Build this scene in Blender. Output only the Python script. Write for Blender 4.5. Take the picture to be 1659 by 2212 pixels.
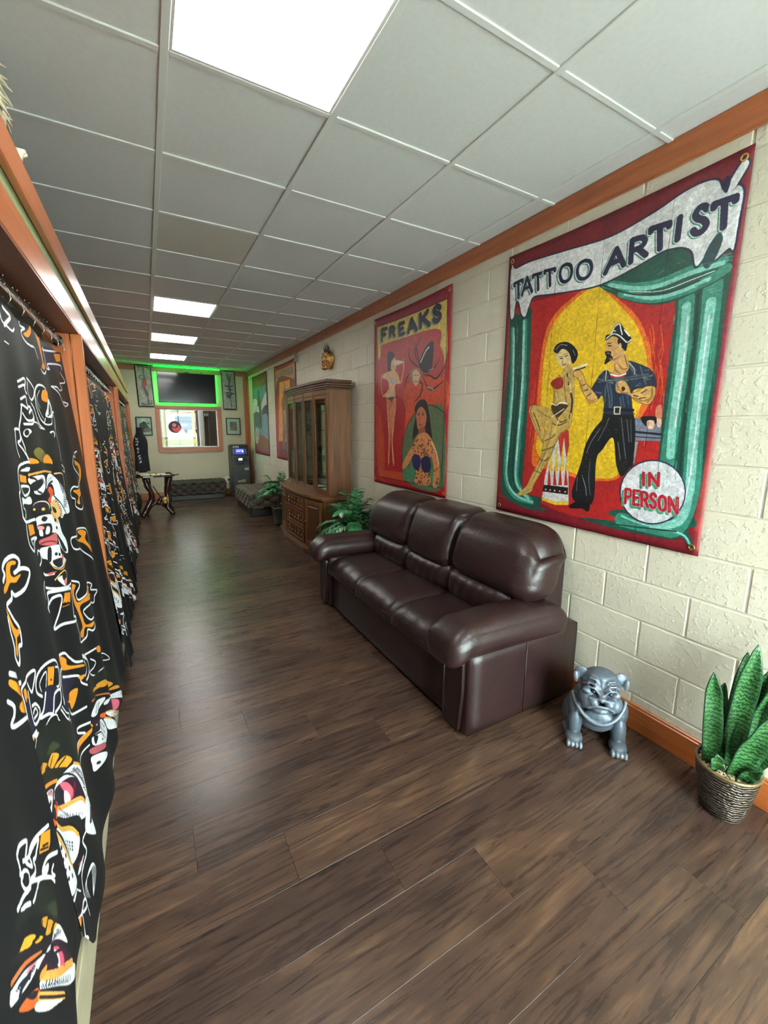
import bpy, bmesh, math, random
import numpy as np
from mathutils import Vector, Matrix
for o in list(bpy.data.objects): bpy.data.objects.remove(o)
SC = bpy.context.scene
COL = SC.collection
PI = math.pi
random.seed(7); RNG = np.random.default_rng(7)

# ------------------------------------------------------------ camera
FPX, YAW, PITCH, ROLL, CH = 896.8, .515, -.1699, .0067, 1.554
PCX, PCY = 1659/2-1.5, 2212/2-27.5
_f = np.array([math.sin(YAW)*math.cos(PITCH), math.cos(YAW)*math.cos(PITCH), math.sin(PITCH)])
_r0 = np.array([math.cos(YAW), -math.sin(YAW), 0]); _u0 = np.cross(_r0, _f)
_r = _r0*math.cos(ROLL)+_u0*math.sin(ROLL); _u = -_r0*math.sin(ROLL)+_u0*math.cos(ROLL)
cam = bpy.data.cameras.new('camera'); camo = bpy.data.objects.new('camera', cam); COL.objects.link(camo)
M = Matrix.Identity(4)
for i in range(3):
    M[i][0] = _r[i]; M[i][1] = _u[i]; M[i][2] = -_f[i]
M[2][3] = CH
camo.matrix_world = M
cam.sensor_fit = 'VERTICAL'; cam.sensor_height = 24; cam.lens = FPX/2212*24
cam.shift_y = -27.5/2212; cam.shift_x = 1.5/2212
cam.clip_start = .02; cam.clip_end = 300
SC.camera = camo
# ------------------------------------------------------------ world, exposure
world = bpy.data.worlds.new('sky'); SC.world = world; world.use_nodes = True
wn = world.node_tree.nodes; wl = world.node_tree.links
bg = wn['Background']; bg.inputs[0].default_value = (.93, .94, 1, 1); bg.inputs[1].default_value = 20.0
SC.view_settings.view_transform = 'Standard'; SC.view_settings.look = 'None'
SC.view_settings.gamma = 1; SC.view_settings.exposure = 1.05
SC.view_settings.use_curve_mapping = False
PANEL_E = 11.0
def portal(x, y, z, rx, ry, rz, sx, sy):
    l = bpy.data.lights.new('window_portal', 'AREA'); l.shape = 'RECTANGLE'; l.size = sx; l.size_y = sy
    l.cycles.is_portal = True
    o = bpy.data.objects.new('window_portal', l); o.location = (x, y, z); o.rotation_euler = (rx, ry, rz); COL.objects.link(o)
portal(1.35, -1.36, 1.3, -PI/2, 0, 0, 1.5, 2.4)

# ------------------------------------------------------------ helpers
def srgb(r, g, b, a=1):
    f = lambda c: (c/255/12.92 if c/255 <= .04045 else ((c/255+.055)/1.055)**2.4)
    return (f(r), f(g), f(b), a)
class NT:
    def __init__(s, name):
        s.m = bpy.data.materials.new(name); s.m.use_nodes = True
        s.t = s.m.node_tree; s.b = s.t.nodes['Principled BSDF']; s.tc = None
    def n(s, t, **k):
        x = s.t.nodes.new(t)
        for a, v in k.items():
            if a.startswith('i_'): x.inputs[a[2:].replace('_', ' ')].default_value = v
            else: setattr(x, a, v)
        return x
    def l(s, a, b): s.t.links.new(a, b)
    def coord(s, kind='Object', scale=(1, 1, 1), rand=0, rot=(0, 0, 0)):
        tc = s.n('ShaderNodeTexCoord'); mp = s.n('ShaderNodeMapping'); mp.inputs['Scale'].default_value = scale
        mp.inputs['Rotation'].default_value = rot
        s.l(tc.outputs[kind], mp.inputs[0])
        if rand:
            oi = s.n('ShaderNodeObjectInfo'); mu = s.n('ShaderNodeMath', operation='MULTIPLY'); mu.inputs[1].default_value = rand
            s.l(oi.outputs['Random'], mu.inputs[0]); s.l(mu.outputs[0], mp.inputs['Location'])
        return mp.outputs[0]
    def ramp(s, fac, cols, interp='LINEAR'):
        r = s.n('ShaderNodeValToRGB'); r.color_ramp.interpolation = interp
        e = r.color_ramp.elements
        while len(e) < len(cols): e.new(.5)
        for i, (p, c) in enumerate(cols): e[i].position = p; e[i].color = c
        s.l(fac, r.inputs[0]); return r.outputs[0]
    def noise(s, vec, scale, detail=4, rough=.6, dist=0):
        x = s.n('ShaderNodeTexNoise'); x.inputs['Scale'].default_value = scale; x.inputs['Detail'].default_value = detail
        x.inputs['Roughness'].default_value = rough; x.inputs['Distortion'].default_value = dist
        if vec is not None: s.l(vec, x.inputs['Vector'])
        return x.outputs['Fac']
    def bump(s, h, strength=.2, dist=.01):
        b = s.n('ShaderNodeBump'); b.inputs['Strength'].default_value = strength; b.inputs['Distance'].default_value = dist
        s.l(h, b.inputs['Height']); s.l(b.outputs[0], s.b.inputs['Normal']); return b
    def mix(s, fac, a, b, mode='MIX'):
        x = s.n('ShaderNodeMix', data_type='RGBA', blend_type=mode)
        if isinstance(fac, (int, float)): x.inputs[0].default_value = fac
        else: s.l(fac, x.inputs[0])
        for i, v in ((6, a), (7, b)):
            if isinstance(v, tuple): x.inputs[i].default_value = v
            else: s.l(v, x.inputs[i])
        return x.outputs[2]
def plain(name, col, rough=.5, metal=0, bump=0, bscale=60, var=.12, spec=.5, coat=0):
    t = NT(name); c = srgb(*col)
    v = t.noise(t.coord(), bscale*.2, 3)
    d = tuple(x*(1-var) for x in c[:3])+(1,); e = tuple(min(1, x*(1+var)) for x in c[:3])+(1,)
    t.l(t.ramp(v, [(.3, d), (.7, e)]), t.b.inputs['Base Color'])
    t.b.inputs['Roughness'].default_value = rough; t.b.inputs['Metallic'].default_value = metal
    t.b.inputs['Specular IOR Level'].default_value = spec; t.b.inputs['Coat Weight'].default_value = coat
    if bump: t.bump(t.noise(t.coord(), bscale, 5), bump, .004)
    return t.m
def emit(name, col, s):
    t = NT(name); t.b.inputs['Base Color'].default_value = srgb(*col)
    t.b.inputs['Emission Color'].default_value = srgb(*col); t.b.inputs['Emission Strength'].default_value = s
    return t.m
def glass(name, col=(235, 245, 240), rough=0.0, alpha=.12):
    t = NT(name); tr = t.n('ShaderNodeBsdfTransparent'); tr.inputs[0].default_value = srgb(*col)
    gl = t.n('ShaderNodeBsdfGlossy'); gl.inputs['Roughness'].default_value = rough
    lw = t.n('ShaderNodeLayerWeight'); lw.inputs[0].default_value = .5; pw = t.n('ShaderNodeMath', operation='POWER'); pw.inputs[1].default_value = 5; t.l(lw.outputs['Facing'], pw.inputs[0]); fr = t.n('ShaderNodeMath', operation='MULTIPLY_ADD'); fr.inputs[1].default_value = .5; fr.inputs[2].default_value = .02; t.l(pw.outputs[0], fr.inputs[0])
    mx = t.n('ShaderNodeMixShader'); t.l(fr.outputs[0], mx.inputs[0]); t.l(tr.outputs[0], mx.inputs[1]); t.l(gl.outputs[0], mx.inputs[2])
    t.l(mx.outputs[0], t.t.nodes['Material Output'].inputs[0]); return t.m
def wood(name, a, b, axis=2, rough=.45, grain=14, knots=True, coat=.15, rand=5.0, bump=.08):
    t = NT(name); sc = [grain]*3; sc[axis] = grain*.06
    v = t.coord('Object', tuple(sc), rand)
    n1 = t.noise(v, 1.0, 6, .65, 1.2); n2 = t.noise(v, 4.5, 4, .7, .4)
    m = t.n('ShaderNodeMath', operation='ADD'); t.l(n1, m.inputs[0])
    h = t.n('ShaderNodeMath', operation='MULTIPLY'); h.inputs[1].default_value = .45; t.l(n2, h.inputs[0]); t.l(h.outputs[0], m.inputs[1])
    c = t.ramp(m.outputs[0], [(.48, srgb(*a)), (.92, srgb(*b))])
    if knots:
        s2 = [2.2]*3; s2[axis] = .9
        vo = t.n('ShaderNodeTexVoronoi'); vo.inputs['Scale'].default_value = 1.6; t.l(t.coord('Object', tuple(s2), rand), vo.inputs['Vector'])
        k = t.ramp(vo.outputs['Distance'], [(.02, (1, 1, 1, 1)), (.07, (0, 0, 0, 1))])
        c = t.mix(k, c, srgb(*[x*.45 for x in a]))
    t.l(c, t.b.inputs['Base Color']); t.b.inputs['Roughness'].default_value = rough; t.b.inputs['Coat Weight'].default_value = coat
    t.b.inputs['Coat Roughness'].default_value = .25
    t.bump(m.outputs[0], bump, .003); return t.m

# mesh building
class MB:
    def __init__(s): s.v = []; s.f = []; s.uv = None; s.sm = []
    def add(s, vs, fs, smooth=False):
        o = len(s.v); s.v += [tuple(map(float, v)) for v in vs]; s.f += [tuple(i+o for i in f) for f in fs]; s.sm += [smooth]*len(fs); return s
    def box(s, x0, x1, y0, y1, z0, z1):
        v = [(x, y, z) for z in (z0, z1) for y in (y0, y1) for x in (x0, x1)]
        return s.add(v, [(0, 2, 3, 1), (4, 5, 7, 6), (0, 1, 5, 4), (2, 6, 7, 3), (0, 4, 6, 2), (1, 3, 7, 5)])
    def bbox(s, x0, x1, y0, y1, z0, z1, b=.004):
        # box with chamfered edges
        bm = bmesh.new(); bmesh.ops.create_cube(bm, size=1)
        for v in bm.verts:
            v.co = ((x0+x1)/2+v.co.x*(x1-x0), (y0+y1)/2+v.co.y*(y1-y0), (z0+z1)/2+v.co.z*(z1-z0))
        bmesh.ops.bevel(bm, geom=bm.edges, offset=b, segments=1, affect='EDGES')
        s.bm(bm); return s
    def bm(s, bm, smooth=False, mat=None):
        bm.verts.index_update()
        s.add([(mat @ v.co if mat else v.co)[:] for v in bm.verts], [[v.index for v in f.verts] for f in bm.faces], smooth); bm.free(); return s
    def grid(s, fn, nu, nv, cu=False, cv=False, smooth=True):
        # fn(u,v)->xyz with u,v in 0..1
        U = nu if cu else nu+1; V = nv if cv else nv+1
        vs = [fn(i/nu, j/nv) for j in range(V) for i in range(U)]
        fs = [(j*U+i, j*U+(i+1) % U, ((j+1) % V)*U+(i+1) % U, ((j+1) % V)*U+i) for j in range(nv) for i in range(nu)]
        return s.add(vs, fs, smooth)
    def lathe(s, prof, c=(0, 0, 0), n=24, smooth=True, rx=1, ry=1):
        return s.grid(lambda u, v: (c[0]+rx*prof[round(v*(len(prof)-1))][0]*math.cos(2*PI*u), c[1]+ry*prof[round(v*(len(prof)-1))][0]*math.sin(2*PI*u), c[2]+prof[round(v*(len(prof)-1))][1]), n, len(prof)-1, cu=True, smooth=smooth)
    def tube(s, pts, r, n=8, cap=True, smooth=True):
        P = [Vector(p) for p in pts]; R = r if isinstance(r, (list, tuple)) else [r]*len(P)
        up = Vector((0, 0, 1)); rings = []
        prev = None
        for i, p in enumerate(P):
            d = (P[min(i+1, len(P)-1)]-P[max(i-1, 0)]).normalized()
            a = prev if prev else (up if abs(d.z) < .95 else Vector((1, 0, 0)))
            x = d.cross(a).normalized() if not prev else (prev-d*prev.dot(d)).normalized()
            if not prev: x = x
            prev = x; y = d.cross(x).normalized()
            rings.append([p+x*R[i]*math.cos(2*PI*k/n)+y*R[i]*math.sin(2*PI*k/n) for k in range(n)])
        vs = [v for rg in rings for v in rg]
        fs = [(j*n+k, j*n+(k+1) % n, (j+1)*n+(k+1) % n, (j+1)*n+k) for j in range(len(P)-1) for k in range(n)]
        if cap: fs += [tuple(range(n))[::-1], tuple((len(P)-1)*n+k for k in range(n))]
        return s.add(vs, fs, smooth)
    def ell(s, c, r, rot=None, n=14, m=9):
        R = rot if rot else Matrix.Identity(3)
        def fn(u, v):
            th = 2*PI*u; ph = PI*(v-.5)*.999
            return Vector(c)+R @ Vector((r[0]*math.cos(th)*math.cos(ph), r[1]*math.sin(th)*math.cos(ph), r[2]*math.sin(ph)))
        s.grid(fn, n, m, cu=True); k = len(s.v)
        s.f.append(tuple(range(k-(m+1)*n, k-m*n))[::-1]); s.f.append(tuple(range(k-n, k))); s.sm += [True, True]; return s
    def prism(s, pts, z0, z1):
        n = len(pts)
        return s.add([(x, y, z0) for x, y in pts]+[(x, y, z1) for x, y in pts], [tuple(range(n))[::-1], tuple(range(n, 2*n))]+[(i, (i+1) % n, n+(i+1) % n, n+i) for i in range(n)])
    def mesh(s, name):
        me = bpy.data.meshes.new(name); me.from_pydata(s.v, [], s.f); me.update()
        for p, k in zip(me.polygons, s.sm): p.use_smooth = k
        bm = bmesh.new(); bm.from_mesh(me); bmesh.ops.recalc_face_normals(bm, faces=bm.faces); bm.to_mesh(me); bm.free()
        return me
    def build(s, name, mat, parent=None, loc=None):
        me = s.mesh(name); me.materials.append(mat); return link(name, me, parent, loc)
def link(name, me, parent=None, loc=None):
    o = bpy.data.objects.new(name, me); COL.objects.link(o)
    if parent: o.parent = parent
    if loc is not None: o.location = loc
    return o
def tag(o, label=None, cat=None, group=None, kind=None):
    for k, v in (('label', label), ('category', cat), ('group', group), ('kind', kind)):
        if v: o[k] = v
    return o
def thing(name, label, cat, loc=(0, 0, 0), rz=0, group=None):
    o = bpy.data.objects.new(name, None); COL.objects.link(o); o.location = loc; o.rotation_euler = (0, 0, rz); o.empty_display_size = .1
    return tag(o, label, cat, group)
def struct(name): o = thing(name, None, None); o['kind'] = 'structure'; return o
def mod(o, t, **k):
    m = o.modifiers.new(t.lower(), t)
    for a, v in k.items(): setattr(m, a, v)
    return m
def weld_smooth(o, lv=1, bev=0, seg=2):
    if bev: mod(o, 'BEVEL', width=bev, segments=seg, limit_method='ANGLE')
    if lv: mod(o, 'SUBSURF', levels=lv, render_levels=lv)
def text_mesh(s, size, depth=.0008, bold=0.0, sx=1.0):
    c = bpy.data.curves.new('t', 'FONT'); c.body = s; c.size = size; c.extrude = depth; c.align_x = 'CENTER'; c.align_y = 'CENTER'; c.offset = bold
    o = bpy.data.objects.new('t', c); COL.objects.link(o)
    bpy.context.view_layer.update()
    me = bpy.data.meshes.new_from_object(o.evaluated_get(bpy.context.evaluated_depsgraph_get()))
    bpy.data.objects.remove(o); me.transform(Matrix.Diagonal((sx, 1, 1, 1))); return me

# ------------------------------------------------------------ materials
M_ = {}
def floor_mat():
    t = NT('walnut_vinyl')
    v = t.coord('Object', (1.6, 26, 26), 37.0)
    n1 = t.noise(v, 1.0, 8, .68, 1.6)
    n2 = t.noise(t.coord('Object', (9, 150, 150), 11.0), 1.0, 5, .7, .6)
    n3 = t.noise(t.coord('Object', (1.2, 4, 4), 17.0), 1.4, 3, .6, 2.0)
    a = t.n('ShaderNodeMath', operation='MULTIPLY_ADD'); a.inputs[1].default_value = .34; t.l(n2, a.inputs[0]); t.l(n1, a.inputs[2])
    b = t.n('ShaderNodeMath', operation='MULTIPLY_ADD'); b.inputs[1].default_value = .55; t.l(n3, b.inputs[0]); t.l(a.outputs[0], b.inputs[2])
    c = t.ramp(b.outputs[0], [(.72, srgb(50, 38, 34)), (.96, srgb(84, 64, 53)), (1.0, srgb(104, 80, 62))])
    r = c.node.color_ramp; 
    mr = t.n('ShaderNodeMapRange'); mr.inputs[1].default_value = .72; mr.inputs[2].default_value = 1.25
    t.l(b.outputs[0], mr.inputs[0]); t.l(mr.outputs[0], c.node.inputs[0])
    for e, p, q in zip(r.elements, (.08, .5, .92), ((52, 39, 35), (77, 57, 47), (112, 85, 66))): e.position = p; e.color = srgb(*q)
    oi = t.n('ShaderNodeObjectInfo'); tone = t.ramp(oi.outputs['Random'], [(0, (.80, .78, .80, 1)), (1, (1.12, 1.08, 1.0, 1))])
    c = t.mix(1.0, c, tone, 'MULTIPLY')
    t.l(c, t.b.inputs['Base Color']); rr = t.n('ShaderNodeMapRange'); rr.inputs[3].default_value = .22; rr.inputs[4].default_value = .34
    t.l(n1, rr.inputs[0]); t.l(rr.outputs[0], t.b.inputs['Roughness']); t.bump(a.outputs[0], .15, .001); return t.m
def block_mat(name, col):
    t = NT(name); v = t.coord('Object', (1, 1, 1), 9.0)
    n = t.noise(v, 75, 6, .7); big = t.noise(v, 3, 3)
    pit = t.noise(v, 42, 2, .5)
    c0 = srgb(*col); c1 = tuple(x*.93 for x in c0[:3])+(1,)
    t.l(t.ramp(big, [(.35, c1), (.65, c0)]), t.b.inputs['Base Color']); t.b.inputs['Roughness'].default_value = .42
    mm = t.n('ShaderNodeMath', operation='ADD'); t.l(n, mm.inputs[0]); t.l(t.ramp(pit, [(.55, (0, 0, 0, 1)), (.68, (1, 1, 1, 1))]), mm.inputs[1])
    t.bump(mm.outputs[0], .35, .004); return t.m
def leather_mat():
    t = NT('brown_leather'); v = t.coord('Object')
    n = t.noise(v, 260, 3, .6); w = t.noise(v, 9, 3, .6, .6)
    t.l(t.ramp(w, [(.3, srgb(36, 20, 20)), (.7, srgb(46, 27, 26))]), t.b.inputs['Base Color'])
    t.b.inputs['Roughness'].default_value = .37; t.b.inputs['Specular IOR Level'].default_value = .55
    mm = t.n('ShaderNodeMath', operation='MULTIPLY_ADD'); mm.inputs[1].default_value = .12; t.l(n, mm.inputs[0]); t.l(t.noise(v, 22, 3, .55, 1.4), mm.inputs[2])
    t.bump(mm.outputs[0], .16, .012); return t.m
M_['floor'] = floor_mat(); M_['block'] = block_mat('painted_block', (212, 203, 184)); M_['mortar'] = plain('painted_joint', (206, 197, 178), .5)
M_['plaster'] = block_mat('painted_back_wall', (186, 177, 148))
M_['tile'] = plain('ceiling_board', (205, 205, 207), .8, bump=.06, bscale=250, var=.03)
M_['tile_grey'] = plain('ceiling_board_grey', (196, 192, 184), .8, bump=.1, bscale=250, var=.03)
M_['tbar'] = plain('white_rail', (208, 208, 208), .45, var=.02)
M_['pine_y'] = wood('orange_pine_y', (150, 76, 34), (190, 104, 50), axis=1, rough=.32, coat=.7)
M_['pine_z'] = wood('orange_pine_z', (150, 76, 34), (190, 104, 50), axis=2)
M_['pine_x'] = wood('orange_pine_x', (140, 78, 44), (180, 108, 66), axis=0)
M_['pine_dark'] = wood('dark_pine', (92, 48, 30), (112, 60, 38), axis=1)
M_['tan_ply'] = wood('tan_plywood', (140, 108, 68), (176, 142, 96), axis=2, knots=False)
M_['beige'] = plain('beige_paint', (176, 166, 140), .5)
M_['green_wall'] = plain('olive_paint', (120, 130, 90), .6)
M_['leather'] = leather_mat()
M_['panel'] = emit('light_diffuser', (255, 253, 248), PANEL_E)
M_['white'] = plain('white_plastic', (225, 225, 220), .4)
M_['black'] = plain('black_plastic', (18, 18, 20), .45)
M_['chrome'] = plain('chrome', (200, 200, 200), .18, metal=1, var=.02)
M_['brass'] = plain('brass', (200, 160, 90), .3, metal=1)
M_['oak_z'] = wood('oak_z', (76, 44, 21), (126, 80, 42), axis=2, knots=False, rough=.38, coat=.25)
M_['oak_y'] = wood('oak_y', (76, 44, 21), (126, 80, 42), axis=1, knots=False, rough=.38, coat=.25)
M_['oak_dark'] = wood('oak_dark', (62, 36, 18), (92, 56, 30), axis=1, knots=False, rough=.45)
M_['glass'] = glass('clear_glass')
# ------------------------------------------------------------ floor of vinyl planks
XW, YB, ZC = 2.125, 10.154, 2.806
YF = -1.26
fl = struct('floor')
MB().box(-3.0, XW+.01, YF, YB, -.03, -.004).build('underlay', plain('underlay_dark', (30, 22, 18), .8), fl)
PW = .203; PL = 1.22
n_rows = int((YB-YF)/PW)+1
y0 = 1.585-PW*math.ceil((1.585-YF)/PW)
rows = []
for k in range(n_rows+1):
    ya = max(YF, y0+k*PW); yb = min(YB, y0+(k+1)*PW)
    if yb-ya < .02: continue
    idx = round((y0+(k+1)*PW-1.585)/PW)          # row A (top edge 1.585) -> 0
    off = .04+.305*(-idx)
    x = off-math.ceil((off+.25)/PL)*PL
    while x < XW:
        a, b = max(x, -.25), min(x+PL, XW-.0)
        if b-a > .03: rows.append((a, b, ya, yb))
        x += PL
for a, b, ya, yb in rows:
    m = MB().bbox(-(b-a)/2+.0004, (b-a)/2-.0004, -(yb-ya)/2+.0004, (yb-ya)/2-.0004, -.004, 0, .0004)
    m.build('plank', M_['floor'], fl, ((a+b)/2, (ya+yb)/2, 0))
MB().box(-3.0, -.25, YF, YB, -.004, 0).build('booth_floor', plain('booth_vinyl', (70, 62, 56), .5), fl)

# ------------------------------------------------------------ right wall of painted blocks
wr = struct('wall_right')
MB().box(XW+.004, XW+.15, YF-.1, YB+.1, 0, ZC+.1).build('joints', M_['mortar'], wr)
BH, BL = .2032, .4064
ZK, YJ = 2.6228, 1.0816
blocks = []
for k in range(-1, 14):
    zt = ZK-BH*k; zb = zt-BH
    zt = min(zt, ZC); zb = max(zb, 0)
    if zt-zb < .01: continue
    o = YJ if (k % 2 == 0) else YJ+BL/2
    j0 = math.floor((YF-o)/BL)
    j = j0
    while o+j*BL < YB:
        a, b = max(o+j*BL, YF), min(o+(j+1)*BL, YB)
        if b-a > .02: blocks.append((a, b, zb, zt))
        j += 1
blocks.sort(key=lambda q: abs((q[0]+q[1])/2-.9))
far = MB(); cache = {}
def blockmesh(w, h):
    key = (round(w, 3), round(h, 3))
    if key not in cache:
        me = MB().bbox(-.006, .008, -w/2+.0035, w/2-.0035, -h/2+.0035, h/2-.0035, .0042).mesh('block'); me.materials.append(M_['block']); cache[key] = me
    return cache[key]
for i, (a, b, zb, zt) in enumerate(blocks):
    if i < 300: link('block', blockmesh(b-a, zt-zb), wr, (XW+.006, (a+b)/2, (zb+zt)/2))
    else: far.bbox(XW, XW+.014, a+.0035, b-.0035, zb+.0035, zt-.0035, .0042)
tag(far.build('block', M_['block'], wr), kind='stuff')
tr = struct('trim_1')
MB().bbox(XW-.022, XW, YF, YB, 2.69, ZC, .004).build('board', M_['pine_y'], tr)
bs = struct('baseboard_right')
MB().bbox(XW-.02, XW, YF, YB, 0, .128, .004).bbox(XW-.013, XW, YF, YB, .126, .14, .004).build('board', M_['pine_y'], bs)

# back wall (window hole) 
WX0, WX1, WZ0, WZ1 = .285, 1.43, 1.11, 1.925
wb = struct('wall_back')
m = MB()
for x0, x1, z0, z1 in ((-3.0, WX0, 0, ZC+.1), (WX1, XW+.15, 0, ZC+.1), (WX0, WX1, 0, WZ0), (WX0, WX1, WZ1, ZC+.1)):
    m.box(x0, x1, YB, YB+.12, z0, z1)
m.build('plaster', M_['plaster'], wb)
t2 = struct('trim_2')
MB().bbox(-.60, XW-.022, YB-.02, YB, 2.69, ZC, .004).build('board', M_['pine_x'], t2)
t3 = struct('trim_3')
MB().bbox(XW-.10, XW-.005, YB-.03, YB, .14, 2.69, .004).bbox(XW-.03, XW, YB-.10, YB-.0305, .14, 2.69, .004).build('corner_board', M_['pine_z'], t3)
b2 = struct('baseboard_back')
MB().bbox(-.25, XW-.02, YB-.02, YB, 0, .14, .004).build('board', M_['pine_x'], b2)

# window in the back wall
w1 = struct('window_1')
FX0, FX1, FZ0, FZ1 = .205, 1.515, .995, 1.995
def rframe():
    m = MB(); r = .07
    ol = [(FX0, FZ1), (FX1, FZ1)]
    for k in range(7): a = -k*PI/12; ol.append((FX1-r+r*math.cos(a), FZ0+r+r*math.sin(a)))
    for k in range(7): a = -PI/2-k*PI/12; ol.append((FX0+r+r*math.cos(a), FZ0+r+r*math.sin(a)))
    return ol
def ring(m, ol, il, y0, y1):
    # radial strips between outer outline and rectangle il via sampling
    n = 64
    def at(pts, t):
        P = pts+[pts[0]]; L = [math.dist(P[i], P[i+1]) for i in range(len(pts))]; T = sum(L)*t
        for i, l in enumerate(L):
            if T <= l or i == len(L)-1: q = T/l if l else 0; return (P[i][0]+(P[i+1][0]-P[i][0])*q, P[i][1]+(P[i+1][1]-P[i][1])*q)
            T -= l
    cx = (FX0+FX1)/2; cz = (FZ0+FZ1)/2
    def cast(x0, x1, z0, z1, dx, dz):
        t = 1e9
        if dx: t = min(t, ((x1 if dx > 0 else x0)-cx)/dx)
        if dz: t = min(t, ((z1 if dz > 0 else z0)-cz)/dz)
        return (cx+dx*t, cz+dz*t)
    pts = []
    for p in ol:
        dx, dz = p[0]-cx, p[1]-cz; q = cast(*il, dx, dz); pts.append((p, q))
    k = len(pts); vs = []
    for p, q in pts: vs += [(p[0], y0, p[1]), (q[0], y0, q[1]), (p[0], y1, p[1]), (q[0], y1, q[1])]
    fs = []
    for i in range(k):
        a = 4*i; b = 4*((i+1) % k)
        fs += [(a, b, b+1, a+1), (a+2, a+3, b+3, b+2), (a, a+2, b+2, b), (a+1, b+1, b+3, a+3)]
    m.add(vs, fs)
# four boards of the casing, lower corners rounded
def board(name, pts, mat):
    m = MB(); n = len(pts)
    m.add([(x, YB-.025, z) for x, z in pts]+[(x, YB, z) for x, z in pts], [tuple(range(n)), tuple(range(n, 2*n))[::-1]]+[(i, n+i, n+(i+1) % n, (i+1) % n) for i in range(n)])
    o = m.build(name, mat, w1); mod(o, 'BEVEL', width=.004, segments=1); return o
arcR = [(FX1-.07+.07*math.cos(-k*PI/12), FZ0+.07+.07*math.sin(-k*PI/12)) for k in range(7)]
arcL = [(FX0+.07+.07*math.cos(-PI/2-k*PI/12), FZ0+.07+.07*math.sin(-PI/2-k*PI/12)) for k in range(7)]
board('casing_top', [(FX0, FZ1-.07), (FX1, FZ1-.07), (FX1, FZ1), (FX0, FZ1)], M_['pine_x'])
board('casing_bottom', [(FX1-.0, WZ0)]+arcR+arcL+[(FX0, WZ0)], M_['pine_x'])
board('casing_side', [(FX0, WZ0+.001), (WX0, WZ0+.001), (WX0, FZ1-.071), (FX0, FZ1-.071)], M_['pine_z'])
board('casing_side', [(WX1, WZ0+.001), (FX1, WZ0+.001), (FX1, FZ1-.071), (WX1, FZ1-.071)], M_['pine_z'])
m = MB(); m.box(WX0, WX0+.012, YB, YB+.12, WZ0, WZ1).box(WX1-.012, WX1, YB, YB+.12, WZ0, WZ1).box(WX0, WX1, YB, YB+.12, WZ0, WZ0+.012).box(WX0, WX1, YB, YB+.12, WZ1-.012, WZ1)
m.build('window_jamb', M_['white'], w1)
MB().box(WX0+.012, WX1-.012, YB+.05, YB+.056, WZ0+.012, WZ1-.012).build('pane', glass('dimming_glass', (140, 142, 140)), w1)  # grey tint added to the pane to dim the overbright view outside

# front wall with the shop window behind the photographer
wf = struct('wall_front'); DX0, DX1 = .6, 2.1
m = MB()
for x0, x1, z0, z1 in ((-3.0, DX0, 0, ZC+.1), (DX1, XW+.15, 0, ZC+.1), (DX0, DX1, 2.5, ZC+.1), (DX0, DX1, 0, .1)):
    m.box(x0, x1, YF-.12, YF, z0, z1)
m.build('plaster', M_['plaster'], wf)
w2 = struct('window_2')
m = MB()
for x in (DX0, (DX0+DX1)/2-.025, DX1-.05): m.box(x, x+.05, YF-.09, YF-.03, .1, 2.5)
m.box(DX0, DX1, YF-.09, YF-.03, .1, .15).box(DX0, DX1, YF-.09, YF-.03, 2.45, 2.5).box(DX0, DX1, YF-.09, YF-.03, 1.0, 1.05)
m.build('frame', M_['white'], w2)
MB().box(DX0+.04, DX1-.04, YF-.065, YF-.06, .14, 2.46).build('pane', M_['glass'], w2)
# booth side wall
bw = struct('wall_left'); MB().box(-3.1, -3.0, YF-.1, YB+.1, 0, ZC+.1).build('plaster', M_['plaster'], bw)

# ------------------------------------------------------------ ceiling grid
ce = struct('ceiling')
MB().box(-3.1, XW+.15, YF-.12, YB+.12, ZC+.03, ZC+.06).build('deck', M_['tile'], ce)
TP = .6097; XA, Y0 = .152, 1.789
xs = [-3.0]+[XA+TP*i for i in range(-5, 4)]+[XW]
ys = [YF]+[Y0+TP*j for j in range(-4, 14)]+[YB]
LIGHTS = {-1, 5, 8, 11}
tcache = {}
for i in range(len(xs)-1):
    for j in range(len(ys)-1):
        w, d = xs[i+1]-xs[i], ys[j+1]-ys[j]
        if w < .03 or d < .03: continue
        jj = round((ys[j]-Y0)/TP) if j else -99
        if abs(xs[i]-XA) < .01 and jj in LIGHTS: continue
        grey = abs(xs[i]-XA) < .01 and jj == 2
        key = (round(w, 3), round(d, 3), grey)
        if key not in tcache:
            me = MB().bbox(-w/2+.004, w/2-.004, -d/2+.004, d/2-.004, -.004, .012, .004).mesh('ceiling_tile')
            me.materials.append(M_['tile_grey' if grey else 'tile']); tcache[key] = me
        link('ceiling_tile', tcache[key], ce, ((xs[i]+xs[i+1])/2, (ys[j]+ys[j+1])/2, ZC+.002+random.uniform(0, .003)))
for x in xs[1:-1]:
    MB().bbox(x-.014, x+.014, YF, YB, ZC-.009, ZC+.001, .002).build('main_rail', M_['tbar'], ce)
for y in ys[1:-1]:
    m = MB()
    for i in range(len(xs)-1): 
        a, b = xs[i]+(.014 if i else 0), xs[i+1]-(.014 if i < len(xs)-2 else .0)
        if b-a > .02: m.bbox(a, b, y-.012, y+.012, ZC-.007, ZC+.001, .002)
    m.build('cross_rail', M_['tbar'], ce)
lab = {-1: 'square ceiling light panel nearest the camera, cut by the top edge', 5: 'square ceiling light panel, second from the camera', 8: 'square ceiling light panel, third from the camera', 11: 'farthest square ceiling light panel, above the television end'}
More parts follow.
